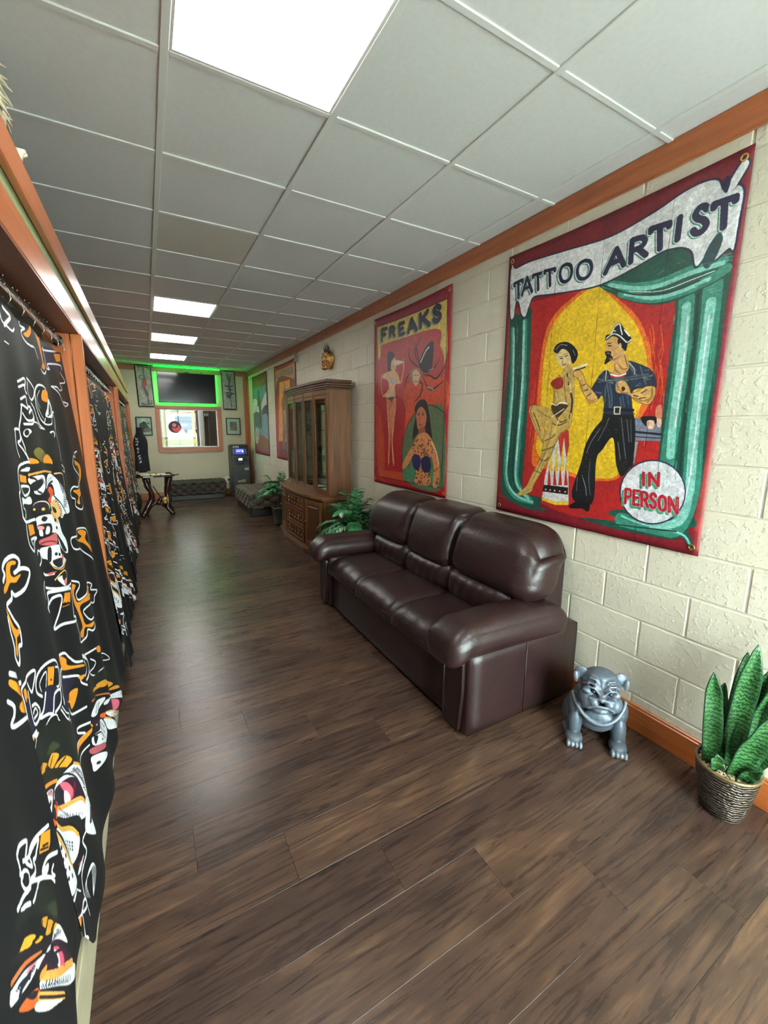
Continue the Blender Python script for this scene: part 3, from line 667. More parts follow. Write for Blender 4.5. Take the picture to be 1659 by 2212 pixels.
# ---- banner 2: FREAKS
def art_freaks():
    W, H = 700, 920
    s = Art(W, H, (166, 28, 34), banner_map(2.69, 3.94, .985, 2.64, W, H)); s.crop = (4.425, 780, 600)
    BK = (30, 28, 34)
    s.poly([(130, 400), (885, 60), (860, 440), (150, 640)], (146, 46, 66), False, .9)
    s.poly([(158, 470), (832, 195), (815, 900), (770, 2010), (170, 1900)], (176, 44, 48), False)
    s.poly([(158, 470), (832, 195), (830, 700), (800, 830), (760, 640), (775, 560), (740, 490), (600, 500), (200, 640), (190, 740), (170, 860)], (214, 184, 92), False)
    s.poly([(195, 660), (240, 625), (600, 505), (740, 485), (775, 540), (755, 620), (790, 720), (800, 830), (805, 1300), (400, 1700), (420, 1900), (170, 1890), (165, 900), (190, 760)], (184, 58, 60))
    s.poly([(440, 1000), (810, 960), (800, 1290), (560, 1240), (400, 1560), (420, 1200)], (206, 78, 44), a=.9); s.poly([(165, 1150), (420, 1180), (400, 1700), (420, 1930), (200, 1880)], (166, 20, 30), a=.9)
    s.poly([(150, 1240), (210, 1400), (230, 1800), (170, 1880)], (206, 96, 50), a=.6); s.poly([(180, 1840), (420, 1870), (430, 1950), (190, 1900)], (200, 84, 44), a=.8)
    s.poly([(560, 1250), (680, 1215), (800, 1290), (775, 2010), (440, 1950), (400, 1720), (440, 1440)], (90, 108, 78)); s.line([(440, 1950), (400, 1720), (440, 1440), (560, 1250), (680, 1215), (800, 1290)], 4, BK)
    s.poly([(420, 1830), (600, 1800), (770, 1900), (770, 2005), (440, 1950)], (64, 130, 94), a=.7)
    s.line([(158, 470), (832, 195), (815, 900), (770, 2010), (170, 1900), (158, 470)], 4, (60, 20, 24), False)
    for ch, q in zip('FREAKS', ([(205, 490), (252, 478), (244, 590), (205, 598)], [(284, 470), (328, 458), (330, 545), (285, 556)], [(372, 435), (420, 415), (424, 520), (376, 535)], [(470, 400), (512, 372), (536, 485), (462, 505)], [(574, 345), (645, 310), (658, 440), (576, 458)], [(698, 285), (764, 258), (768, 392), (698, 415)])):
        w = 19 if q[0][0] < 400 else 24
        s.glyph(ch, q, w+1, (128, 140, 120), (-12, 14)); s.glyph(ch, q, w, (40, 42, 62))
    SK = (220, 176, 138)
    # stretching woman
    for q in ([(285, 740), (330, 740), (345, 860), (300, 880)],): s.poly(q, SK)
    s.poly([(330, 780), (410, 790), (415, 805), (330, 830)], (232, 206, 180)); s.poly([(262, 720), (300, 700), (330, 740), (295, 800), (285, 880), (262, 880)], BK)
    s.poly([(205, 930), (290, 885), (350, 895), (380, 1000), (345, 1010), (330, 1040), (340, 1140), (330, 1180), (255, 1180), (250, 1140), (215, 1130), (270, 1060), (262, 980), (215, 960)], SK)
    s.line([(210, 930), (195, 1000), (215, 1130)], 7, SK); s.line([(350, 900), (385, 1000), (415, 860), (412, 770)], 8, SK); s.ell(298, 985, 14, 24, (190, 190, 206)); s.ell(326, 985, 12, 22, (190, 190, 206)); s.poly([(255, 1150), (345, 1135), (310, 1200)], (60, 56, 44))
    s.poly([(255, 1180), (300, 1195), (300, 1420), (285, 1600), (275, 1770), (262, 1775), (272, 1560), (265, 1420)], (206, 120, 84)); s.poly([(305, 1195), (345, 1160), (325, 1420), (312, 1560), (325, 1780), (310, 1770), (300, 1560)], (210, 126, 88)); s.line([(255, 1190), (268, 1420), (275, 1600), (268, 1770)], 2.5, (240, 220, 200)); s.line([(322, 1430), (306, 1560), (322, 1775)], 2.5, (240, 220, 200))
    # spider with a woman's face
    s.poly([(560, 830), (590, 720), (640, 630), (690, 600), (700, 650), (690, 780), (670, 880), (610, 900)], BK); s.line([(575, 800), (620, 700), (655, 655)], 7, (214, 214, 220))
    for l in ([(560, 850), (520, 820), (470, 760), (465, 650)], [(560, 830), (530, 740), (520, 680), (560, 600), (590, 545)], [(565, 830), (545, 700), (520, 600)], [(600, 900), (650, 880), (710, 850), (760, 760)], [(600, 920), (660, 930), (720, 960), (770, 900), (805, 840)], [(600, 950), (640, 1040), (690, 1060), (800, 980)], [(530, 980), (590, 1010), (570, 1120), (510, 1185)], [(480, 900), (440, 960), (420, 1060)]):
        s.line(l, 9, BK, taper=True)
    s.line([(640, 1040), (690, 1060)], 8, (150, 150, 156)); s.line([(650, 880), (700, 860)], 5, (150, 150, 156))
    s.ell(525, 930, 58, 80, (150, 116, 84)); s.poly([(500, 900), (530, 870), (565, 910), (560, 970), (530, 1030), (505, 980)], (214, 170, 140)); s.line([(512, 925), (524, 925)], 3, BK); s.line([(540, 925), (552, 925)], 3, BK); s.line([(522, 985), (540, 985)], 4, (170, 50, 50))
    # leopard-skinned woman
    s.poly([(530, 1320), (520, 1240), (560, 1170), (620, 1165), (650, 1260), (670, 1400), (680, 1560), (620, 1540), (560, 1480), (505, 1540), (510, 1420)], BK)
    s.poly([(535, 1290), (570, 1230), (610, 1250), (632, 1330), (615, 1420), (580, 1470), (550, 1440), (538, 1370)], (190, 110, 76)); s.poly([(560, 1450), (615, 1430), (620, 1560), (560, 1560)], (150, 84, 56))
    s.poly([(555, 1500), (630, 1480), (690, 1560), (740, 1700), (755, 1850), (740, 1990), (690, 1990), (700, 1820), (670, 1700), (660, 1850), (660, 1980), (520, 1960), (530, 1840), (510, 1700), (460, 1780), (410, 1830), (415, 1750), (500, 1600)], (206, 132, 82))
    g = random.Random(5)
    for k in range(150):
        x = g.uniform(500, 740); y = g.uniform(1530, 1985)
        if (670 < x < 700 and y > 1720): continue
        if x < 520 and y > 1700 or x > 660+max(0, (y-1500))*.22: continue
        s.ell(x, y, 7, 9, (80, 46, 32)); s.ell(x, y, 3, 4, (176, 104, 62))
    s.poly([(500, 1700), (560, 1695), (575, 1780), (545, 1840), (505, 1800)], (36, 40, 90)); s.poly([(580, 1740), (640, 1700), (672, 1770), (660, 1850), (600, 1850)], (30, 34, 70))
    s.line([(548, 1305), (565, 1303)], 5, BK); s.line([(590, 1303), (608, 1306)], 5, BK); s.line([(545, 1290), (566, 1284)], 2, BK); s.line([(588, 1286), (610, 1290)], 2, BK); s.line([(575, 1330), (570, 1360), (580, 1362)], 2, (110, 60, 44)); s.poly([(558, 1400), (572, 1392), (588, 1402), (572, 1416)], (170, 50, 50)); s.line([(675, 1560), (720, 1660), (745, 1780)], 4, (226, 226, 220))
    s.noise(3, .08, 4); s.noise(10, .08, 5); s.blur(1); return s.material('freaks_banner_print', .42)

def art_alligator():
    W, H = 340, 440
    s = Art(W, H, (136, 34, 32), banner_map(6.56, 7.81, .99, 2.63, W, H)); s.crop = (9.218, 535, 770)
    s.poly([(555, 290), (935, 120), (945, 400), (900, 640), (870, 900), (600, 1980), (560, 500)], (176, 132, 92), False)
    s.poly([(580, 540), (900, 430), (930, 640), (880, 900), (880, 2060), (600, 1960)], (120, 30, 34)); s.poly([(580, 900), (640, 900), (640, 1960), (600, 1950)], (176, 26, 28))
    s.poly([(640, 510), (845, 445), (850, 1000), (840, 1700), (625, 1680)], (214, 138, 52), False)
    s.poly([(735, 560), (745, 540), (760, 700), (790, 780), (830, 900), (840, 1300), (830, 1700), (815, 1860), (780, 1860), (770, 1500), (745, 1860), (700, 1830), (715, 1400), (700, 1050), (690, 980), (715, 780)], (112, 84, 70))
    s.line([(700, 1040), (690, 900), (725, 770)], 5, (80, 60, 50)); s.poly([(720, 1090), (760, 1090), (760, 1500), (740, 1300)], (170, 130, 116)); s.ell(690, 1880, 45, 50, (70, 60, 50))
    t = 'ALLIGATOR'
    for i, ch in enumerate(t):
        x = 575+i*26; y = 345-i*11.2; s.glyph(ch, [(x, y), (x+15, y-7), (x+15, y+95-5), (x, y+100)], 3.6, (66, 78, 66))
    for i, ch in enumerate('GIRL'):
        x = 822+i*25; y = 238-i*10; s.glyph(ch, [(x, y), (x+16, y-7), (x+16, y+118), (x, y+125)], 3.8, (66, 78, 66))
    s.line([(520, 215), (950, 30), (965, 560)], 6, (96, 26, 26), False); s.noise(3, .1, 6); s.noise(14, .1, 7); s.blur(1)
    return s.material('alligator_banner_print', .5)
def art_beach():
    W, H = 340, 440
    s = Art(W, H, (104, 44, 30), banner_map(8.36, 9.61, .985, 2.63, W, H)); s.crop = (9.218, 535, 770)
    s.poly([(110, 600), (365, 530), (420, 1960), (165, 1880)], (92, 132, 140), False); s.poly([(110, 520), (360, 400), (365, 560), (110, 620)], (120, 80, 48), False)
    s.poly([(120, 860), (200, 870), (240, 1000), (290, 900), (345, 740), (375, 720), (385, 1000), (395, 1160), (140, 1150)], (206, 206, 204)); s.poly([(290, 1080), (350, 970), (395, 990), (405, 1180), (300, 1180)], (62, 72, 84)); s.poly([(140, 1130), (240, 1130), (250, 1420), (160, 1380)], (86, 98, 108)); s.poly([(290, 1180), (405, 1180), (420, 1650), (300, 1450)], (110, 148, 154))
    s.poly([(160, 1640), (240, 1560), (420, 1680), (435, 1950), (170, 1860)], (132, 84, 52)); s.line([(245, 1470), (320, 1540), (420, 1650)], 10, (130, 146, 148)); s.poly([(155, 1840), (430, 1930), (440, 1985), (160, 1920)], (134, 34, 32), False)
    s.poly([(215, 660), (240, 700), (250, 820), (275, 900), (270, 960), (280, 1150), (290, 1400), (270, 1420), (255, 1300), (245, 1420), (240, 1150), (225, 1000), (200, 960), (205, 800)], (84, 70, 62)); s.line([(210, 930), (185, 1040), (160, 1110)], 4, (84, 70, 62)); s.line([(270, 930), (285, 1000), (280, 1080)], 4, (84, 70, 62))
    s.ell(197, 1570, 40, 165, (176, 172, 168)); 
    for k in range(18): s.ell(197+random.Random(k).uniform(-24, 24), 1570+random.Random(k+50).uniform(-110, 110), 6, 12, (150, 70, 60), .6)
    s.line([(80, 430), (370, 295), (445, 1985), (165, 1920)], 7, (92, 30, 28), False, closed=True); s.noise(3, .1, 8); s.noise(14, .1, 9); s.blur(1)
    return s.material('beach_banner_print', .5)
# ------------------------------------------------------------ curtain print
CZ1, CZ0 = 1.98, .04
def cx_base(z): return -.34+(1.95-z)*.062
def curtain_map(ya, yb, w, h):
    def fn(u, v):
        d = cam_ray(u, v); t = (-.2191-.062*CH)/(d[0]+.062*d[2]); y = d[1]*t; z = CH+d[2]*t
        return ((y-ya)/(yb-ya)*w, (CZ1-z)/(CZ1-CZ0)*h)
    return fn
WHT, ORG, CB, DB = (226, 230, 236), (226, 142, 34), (22, 26, 30), (40, 36, 60)
def bone(s, pts, w=8):
    s.line(pts, w, WHT, closed=True)
def curtain_art(ya, yb, w, h, which):
    s = Art(w, h, (13, 16, 19), curtain_map(ya, yb, w, h)); s.wk = .42; L = (6.0 if which == 'B' else 6.6)/s.wk
    W = lambda *p, k=1.0: s.line(p, L*k, WHT)
    OR = lambda *p: s.poly(p, ORG)
    BL = lambda *p: s.poly(p, CB)
    WP = lambda *p: s.poly(p, WHT)
    def TK(p, n, l, col=(28, 24, 42), w=3.5, seed=0):
        g = random.Random(seed)
        for k in range(n):
            f = (k+.5)/n*(len(p)-1); i = int(f); q = f-i; x = p[i][0]*(1-q)+p[i+1][0]*q; y = p[i][1]*(1-q)+p[i+1][1]*q
            dx, dy = p[i+1][0]-p[i][0], p[i+1][1]-p[i][1]; m_ = math.hypot(dx, dy)+1e-6; ll = l*g.uniform(.5, 1.2)
            s.line([(x, y), (x-dy/m_*ll+g.uniform(-3, 3), y+dx/m_*ll)], w*g.uniform(.7, 1.5), col, False)
    NVY = lambda *p: s.poly(p, (30, 28, 52))
    if which == 'B':
        s.crop = (6.505, 0, 560)   # upper strip
        W((5, 540), (20, 640), (60, 850), (140, 960), (195, 1012), (225, 980)); W((65, 670), (110, 740), (165, 815), (115, 890), (95, 930), k=1.5); W((105, 1150), (155, 1195), k=.6)
        OR((110, 540), (190, 562), (270, 620), (285, 700), (245, 690), (230, 640), (180, 600)); W((350, 830), (325, 890), (345, 950), (395, 985), (355, 1020), (370, 1090), (430, 1190), (500, 1245)); OR((385, 1060), (420, 1020), (440, 960), (420, 925), (355, 870), (400, 840), (455, 960), (460, 1060), (430, 1110)); W((510, 1250), (550, 1400), k=.8)
        OR((480, 930), (530, 980), (580, 1070), (605, 1200), (635, 1380), (668, 1500), (655, 1560), (600, 1520), (625, 1450), (590, 1300), (545, 1150), (505, 1020)); W((590, 1550), (615, 1595), (660, 1610), (685, 1570))
        NVY((650, 1240), (880, 1180), (930, 1540), (690, 1530)); W((640, 1245), (655, 1280), (830, 1292), (838, 1215), (790, 1185), (800, 1138), (880, 1178), (895, 1380), (935, 1580)); W((640, 1250), (668, 1400), (690, 1530), (725, 1545), (700, 1495), (725, 1470), (870, 1490), (890, 1560)); s.poly([(765, 1330), (862, 1332), (872, 1440), (815, 1440)], ORG, False)
        s.crop = (6.914, 0, 800)
        W((290, 170), (370, 122), (402, 160), (385, 270), (420, 350)); W((305, 250), (380, 222), (398, 320), (420, 350)); W((440, 120), (510, 190), (560, 290), (558, 400), (515, 445), (465, 390), (440, 280), (445, 180)); W((335, 430), (395, 392), (412, 470), (430, 570), (365, 520), (345, 520)); W((350, 520), (352, 700), (345, 900), (420, 1150), (460, 1310)); W((430, 540), (480, 560), (450, 640), (500, 590), (530, 680), (510, 740), (430, 745), (370, 640)); W((390, 800), (500, 800), (545, 720), (520, 650))
        W((500, 490), (560, 570), (600, 700), (650, 820), (700, 885)); W((690, 280), (650, 235), (600, 225), (575, 300), (580, 420), (600, 560), (650, 720), (700, 800)); s.poly([(650, 300), (715, 320), (718, 470), (650, 440)], ORG); WP((725, 420), (790, 560), (790, 700), (700, 690), (710, 560)); BL((735, 500), (760, 600), (730, 650)); W((700, 720), (700, 800), (770, 800), (775, 700), k=.8); W((790, 640), (830, 620)); W((800, 640), (840, 740), (830, 900), (880, 1100), (905, 1350), k=.9)
        W((540, 770), (610, 790), (650, 860), (705, 890), k=.7); s.ell(440, 935, 50, 66, WHT); s.ell(430, 930, 26, 44, CB); s.ell(780, 960, 36, 60, WHT); s.ell(786, 965, 20, 40, CB); W((275, 890), (300, 870), (345, 900), (365, 1040), (330, 1080), (400, 1180), (470, 1320)); W((285, 900), (300, 1140), (350, 1290), k=.9)
        s.poly([(440, 1010), (560, 880), (720, 900), (830, 1060), (860, 1300), (800, 1400), (480, 1300)], (24, 28, 24)); s.poly([(530, 1180), (600, 1150), (690, 1190), (730, 1290), (640, 1370), (530, 1260)], (120, 112, 48)); s.poly([(480, 1310), (560, 1330), (590, 1380), (480, 1395)], ORG); s.poly([(680, 1370), (740, 1250), (790, 1320), (800, 1400)], ORG)
        for l in ([(610, 1240), (605, 1340), (560, 1310), (500, 1290)], [(640, 1360), (700, 1230)], [(600, 1340), (640, 1400)]): s.line(l, 7, CB)
        s.poly([(435, 1480), (490, 1400), (790, 1390), (800, 1480), (690, 1490), (480, 1550)], (24, 30, 26)); s.line([(480, 1560), (600, 1520), (700, 1500), (800, 1515)], 13, (226, 160, 70))
        WP((490, 1600), (660, 1560), (690, 1700), (640, 1840), (560, 1830), (560, 1720), (500, 1690)); BL((520, 1690), (620, 1620), (650, 1680), (580, 1790), (545, 1760)); WP((740, 1580), (820, 1560), (960, 1850), (950, 2200), (880, 2000), (820, 1700), (720, 1740), (690, 1800)); s.line([(830, 1540), (920, 1560), (950, 1850)], 10, (220, 190, 120)); s.poly([(725, 1780), (790, 1730), (835, 1800), (830, 1920), (770, 1990), (720, 1930), (775, 1850)], (226, 84, 40))
        for k in range(16): s.line([(850+k*5, 1560+k*18), (885+k*4, 1550+k*18)], 3, (30, 26, 48), False)
        WP((850, 1850), (960, 1900), (1010, 2120), (900, 2120), (790, 1960)); s.poly([(790, 1960), (870, 1940), (940, 2140), (840, 2200), (760, 2000)], (226, 180, 110)); BL((800, 2030), (860, 2050), (880, 2110), (830, 2110))
        s.ell(650, 2030, 98, 92, (232, 210, 214)); s.ell(645, 2045, 92, 88, (32, 30, 34)); s.ell(665, 2065, 20, 24, (222, 180, 90)); s.ell(570, 2070, 16, 20, (222, 180, 90))
        W((910, 1410), (980, 1470), (965, 1520), (920, 1490), k=.8)
        W((480, 1365), (380, 1400), (300, 1470), (275, 1600), (290, 1800), (270, 1850), (290, 2000), (320, 2212)); WP((350, 1500), (480, 1440), (485, 1500), (430, 1510)); s.poly([(315, 1550), (450, 1575), (460, 1680), (315, 1665)], ORG, False); W((330, 1740), (360, 1820), (420, 1870), (490, 1830), (495, 1740), (420, 1725), (335, 1735)); WP((330, 1900), (420, 1920), (510, 1880), (530, 1990), (360, 2000), (340, 2080), (325, 1960)); W((350, 2060), (390, 2110), (370, 2212), k=.8)
        W((1165, 1210), (1140, 1240), (1150, 1300), (1100, 1280), (1085, 1400), (1120, 1490), (1190, 1540), (1215, 1620), (1160, 1740), (1110, 1740), (1080, 1820), (1100, 1900), (1140, 1930), (1150, 2030), (1210, 2080), (1250, 2000), (1230, 1900)); OR((1120, 1340), (1200, 1400), (1230, 1600), (1200, 1760), (1215, 1850), (1180, 1900), (1190, 2000), (1160, 1980), (1165, 1880), (1110, 1800), (1180, 1760), (1210, 1600), (1190, 1440), (1130, 1400))
        W((800, 240), (850, 290), (900, 370), (950, 490), (1010, 540), (1040, 500), (960, 470), k=.9); W((800, 240), (860, 250), (900, 300), (960, 280), (910, 200), (990, 180), (930, 30), k=.9)
        TK([(560, 1640), (640, 1600), (680, 1680)], 9, 26, seed=1); TK([(690, 1720), (760, 1620), (830, 1560)], 8, 22, seed=2); TK([(860, 1560), (930, 1760), (950, 2050)], 22, -30, seed=3); TK([(560, 1800), (620, 1740), (640, 1640)], 9, -24, seed=4)
        s.line([(500, 1600), (560, 1620), (600, 1700), (590, 1790), (640, 1830)], 12, CB); s.line([(690, 1700), (700, 1780), (760, 1700), (820, 1650)], 12, CB); s.line([(840, 1860), (920, 1980), (980, 2140)], 12, CB); s.line([(760, 1720), (740, 1800), (790, 1900)], 7, (120, 30, 30)); TK([(870, 1900), (930, 2040), (950, 2180)], 10, 22, seed=5)
        s.line([(560, 800), (600, 850), (640, 1000), (600, 1100)], 5, (60, 70, 56)); s.line([(590, 430), (620, 560), (680, 720)], 8, WHT); s.line([(620, 300), (600, 420), (640, 560)], 6, WHT); s.line([(755, 480), (770, 620), (720, 680)], 8, DB)
        s.crop = (6.381, 0, 1100)
        W((290, 110), (340, 190), (350, 330), (380, 490), (440, 565), (490, 570), (520, 440), (560, 380), (430, 420)); W((290, 100), (350, 180), (540, 130), k=1.1); s.poly([(380, 215), (510, 200), (540, 330), (405, 375)], ORG, False); W((430, 440), (470, 490), (480, 450), k=.8)
        WP((560, 100), (690, 60), (820, 100), (880, 300), (930, 430), (950, 600), (830, 480), (790, 330), (600, 300), (560, 180)); BL((620, 90), (660, 110), (640, 160), (605, 140)); s.poly([(700, 20), (780, 40), (840, 180), (760, 140)], (222, 176, 96)); s.ell(780, 140, 22, 26, CB); s.ell(800, 245, 20, 22, CB)
        s.poly([(570, 220), (700, 190), (710, 320), (600, 350)], (34, 28, 32)); WP((590, 250), (620, 270), (635, 355), (600, 350)); WP((660, 230), (690, 240), (690, 320), (655, 330)); s.poly([(570, 230), (620, 220), (640, 260), (590, 280)], (226, 150, 150)); s.poly([(600, 420), (680, 370), (770, 310), (795, 400), (760, 480), (620, 480)], (196, 96, 100)); s.line([(610, 470), (690, 430), (780, 440)], 7, (110, 30, 36))
        BL((800, 330), (880, 420), (940, 560), (900, 560), (830, 420)); WP((610, 540), (690, 500), (820, 480), (850, 600), (930, 680), (880, 760), (820, 800), (740, 760), (690, 680), (640, 660)); BL((690, 530), (700, 700), (730, 700), (720, 530)); BL((750, 690), (850, 660), (860, 740), (810, 790), (760, 750)); s.ell(772, 606, 16, 22, CB); s.ell(815, 612, 16, 22, CB); s.poly([(850, 640), (890, 610), (880, 700)], (214, 90, 100))
        s.line([(720, 720), (770, 800), (850, 810), (900, 760), (940, 680)], 8, (226, 170, 80)); W((600, 770), (630, 700), (610, 580), (580, 560), (570, 620), k=.8); W((665, 870), (690, 890), (770, 870), k=1); s.poly([(700, 870), (790, 840), (740, 890)], (214, 90, 100)); s.line([(780, 960), (830, 870), (890, 830), (930, 870), (920, 960)], 9, (226, 190, 100)); WP((800, 940), (860, 900), (920, 960), (890, 1040), (850, 1020)); BL((850, 900), (900, 890), (890, 960), (860, 960)); s.poly([(870, 970), (920, 960), (895, 1040)], (220, 110, 120))
        W((670, 980), (655, 1100), (680, 1230), k=.8); W((690, 1065), (830, 1075), (960, 1040), (995, 1010)); W((720, 1330), (725, 1240), (715, 1140), (800, 1110), (960, 1080), (990, 1080), k=1.3); W((735, 1290), (780, 1200), (855, 1185), (850, 1400), (820, 1560), (800, 1620), (830, 1620), (900, 1560), (1030, 1530), (1040, 1470), (1000, 1460), (1000, 1300), (995, 1100), k=1.2); s.poly([(880, 1140), (970, 1130), (950, 1270), (870, 1280)], ORG, False)
        s.ell(890, 1275, 9, 10, CB); s.ell(920, 1270, 9, 10, CB); s.line([(870, 1330), (940, 1300)], 5, ORG); W((705, 1345), (735, 1395), k=1.2)
        # bones
        W((1005, 980), (1070, 1010), (1080, 1080), (1060, 1170), (1090, 1250), (1150, 1180), (1170, 1080), (1230, 1015), (1275, 1040), (1270, 1110), (1325, 1120), (1310, 1200), (1310, 1290), (1240, 1290), (1145, 1390), (1160, 1470), (1210, 1540), (1260, 1500), (1270, 1600), (1240, 1690), (1195, 1670), (1190, 1770), (1110, 1830), (1085, 1800), (1090, 1720), (1040, 1540))
        OR((1010, 1030), (1050, 1050), (1035, 1150), (1080, 1280), (1150, 1210), (1185, 1110), (1215, 1060), (1245, 1080), (1225, 1160), (1270, 1180), (1210, 1250), (1110, 1330), (1140, 1490), (1180, 1600), (1250, 1560), (1230, 1640), (1170, 1640), (1160, 1760), (1120, 1760), (1110, 1700), (1145, 1620), (1090, 1420), (1040, 1300), (1015, 1180))
        W((1280, 700), (1200, 620), (1120, 550), (1020, 560), (980, 500), (970, 400), (1040, 370), (1080, 280), (1160, 265), (1200, 340), (1220, 460), (1255, 540)); OR((1010, 410), (1080, 430), (1140, 380), (1090, 320), (1130, 285), (1175, 320), (1175, 420), (1260, 560), (1250, 590), (1160, 470), (1060, 450))
        # left bone
        W((60, 1000), (90, 900), (60, 820), (110, 700), (200, 650), (260, 720), (250, 840), (215, 880), (290, 820), (370, 850), (370, 960), (330, 1110), (240, 1190), (190, 1150), (185, 1240), (100, 1330), (150, 1430), (220, 1540), (275, 1610), (300, 1680), (320, 1860), (270, 1900), (270, 2080), (235, 2150), (180, 2050), (180, 1900), (130, 1700), (100, 1500), k=1.3)
        OR((120, 760), (165, 715), (220, 720), (220, 770), (175, 780), (170, 880), (210, 940), (285, 900), (240, 1010), (170, 1020), (120, 1130), (70, 1170), (65, 1090), (110, 1000), (110, 880)); OR((75, 1370), (120, 1450), (190, 1600), (250, 1660), (300, 1640), (280, 1740), (245, 1790), (245, 1980), (225, 2050), (205, 1980), (215, 1800), (170, 1700), (110, 1520))
        s.crop = (5.531, 0, 1400)
        OR((750, 90), (790, 75), (830, 110), (850, 180), (970, 190), (975, 215), (900, 225), (790, 238), (770, 180)); W((755, 62), (810, 35), (850, 90), (900, 150), (960, 150), k=1.1)
        # ER lettering
        W((215, 540), (220, 490), (300, 410), (330, 340), (400, 275), (430, 280), (425, 380), (390, 530), (330, 430)); W((215, 570), (250, 700), (290, 1000), (290, 1110), (420, 1000), k=1.1); s.poly([(245, 530), (290, 495), (325, 640), (275, 660)], ORG); NVY((285, 660), (330, 640), (380, 960), (310, 1010)); W((330, 530), (360, 800), (400, 920), (470, 860), (490, 740), (440, 670), (380, 700)); W((390, 790), (430, 720), (460, 780), (400, 850), k=.8)
        W((510, 580), (450, 520), (450, 340), (520, 200), (620, 145), (690, 220), (700, 400), (680, 500)); s.line([(500, 520), (480, 420), (530, 290), (540, 560)], 8, WHT); s.poly([(540, 235), (610, 220), (600, 470), (555, 480)], ORG, False); s.ell(580, 385, 8, 12, CB); W((625, 230), (680, 240), (670, 440), (615, 470), k=.8); NVY((530, 490), (640, 470), (620, 770), (540, 780)); W((540, 540), (530, 740), (490, 840), (580, 790), (620, 770), (620, 560), (680, 500), (690, 650), (640, 770)); W((560, 930), (480, 1025), k=.7)
        for k in range(3): W((790-k*22, 210+k*10), (735-k*5, 330), (720, 520), (740-k*6, 640), (730, 680), k=.55)
        W((690, 740), (780, 850), (830, 770), k=.9); W((700, 700), (760, 770), (820, 760), k=.7); NVY((790, 330), (910, 340), (850, 560), (820, 700), (740, 730), (760, 560)); W((790, 320), (930, 315), (960, 400), (1010, 440)); OR((880, 500), (940, 460), (935, 620), (905, 700), (880, 630), (835, 620), (870, 590)); OR((930, 330), (985, 310), (960, 370)); W((860, 700), (910, 760), (1020, 690)); W((960, 90), (1040, 140), (1060, 270), (1000, 380), k=1.1); W((975, 150), (1010, 230), (985, 330), k=.8)
        W((1000, 80), (1060, 60), (1110, 20)); W((1080, 140), (1120, 180), (1110, 250), (1070, 300), (1130, 340), (1170, 280), (1230, 240), k=.8); W((1180, 130), (1250, 60), (1300, 130), (1220, 150), k=.7); W((960, 90), (1020, 120), k=2.0); s.poly([(1115, 0), (1165, 0), (1160, 60), (1125, 70)], ORG); W((560, 930), (600, 830), (650, 800), (690, 880), (800, 870), (850, 830), (860, 960), (890, 1080), k=.6)
        W((300, 1200), (340, 1090), (390, 1080), (380, 1170), (310, 1320), k=.9); OR((300, 1200), (340, 1090), (370, 1080), (330, 1150)); W((400, 1060), (450, 1030), k=1.2)
        # left bone lower
        OR((0, 400), (60, 430), (110, 500), (170, 500), (190, 560), (165, 620), (230, 720), (210, 800), (140, 800), (110, 720), (130, 640), (80, 560), (0, 470)); W((0, 330), (80, 370), (110, 440), (170, 440), (210, 420), k=1.3); W((0, 660), (60, 720), (70, 830), (50, 950), (110, 940), (240, 800), k=1.1)
        # tiger 1: crown
        s.poly([(420, 1080), (600, 900), (860, 900), (960, 1350), (830, 1380), (640, 1250), (440, 1380), (350, 1300)], (22, 28, 24)); s.poly([(560, 1300), (640, 1240), (700, 1170), (640, 1120), (600, 1180)], (52, 62, 40))
        for q in ([(415, 1550), (450, 1400), (560, 1380), (570, 1410)], [(575, 1390), (620, 1260), (700, 1270), (650, 1420), (600, 1440)], [(660, 1430), (750, 1290), (820, 1330), (760, 1440)], [(360, 1540), (400, 1560), (390, 1640)]): s.poly(q, (222, 156, 44))
        for l in ([(410, 1530), (460, 1400)], [(500, 1480), (560, 1400)], [(600, 1440), (640, 1290)], [(690, 1440), (760, 1300)], [(560, 1400), (620, 1260)]): s.line(l, 7, CB)
        s.poly([(410, 1560), (600, 1450), (780, 1430), (700, 1560), (420, 1720)], (28, 30, 24)); s.line([(420, 1760), (480, 1680), (620, 1610), (690, 1580)], 16, (222, 140, 44))
        WP((640, 1700), (760, 1480), (860, 1370), (960, 1400), (1020, 1620), (1030, 1780), (980, 1800), (900, 1640), (830, 1590), (720, 1640), (620, 1830)); s.line([(840, 1375), (950, 1400), (1010, 1600), (1025, 1700), (985, 1800)], 15, (222, 166, 84))
        for k in range(12): s.line([(830+k*12, 1450+k*14), (850+k*13, 1430+k*16)], 5, (34, 30, 52), False)
        s.poly([(700, 1640), (820, 1540), (900, 1600), (980, 1810), (860, 1850), (760, 1900), (640, 1890), (640, 1740)], (48, 24, 44)); s.poly([(720, 1620), (790, 1600), (850, 1690), (850, 1790), (790, 1840), (770, 1720)], (226, 100, 120)); s.poly([(770, 1700), (820, 1740), (830, 1830), (780, 1850)], (236, 220, 236)); s.ell(710, 1760, 52, 96, (24, 24, 36), rot=-.2)
        WP((440, 1800), (560, 1700), (620, 1720), (560, 1900), (500, 2060), (440, 1920)); s.poly([(510, 1760), (590, 1690), (570, 1790)], (226, 130, 140)); s.line([(540, 1860), (490, 1960), (500, 2040)], 14, (32, 28, 48)); s.line([(600, 1840), (560, 1960)], 12, (32, 28, 48))
        s.poly([(600, 1900), (660, 1840), (680, 1940), (640, 2060), (560, 2170), (490, 2140), (560, 2060)], (232, 94, 40)); s.poly([(560, 1960), (620, 1930), (600, 2060), (560, 2080)], (24, 22, 30))
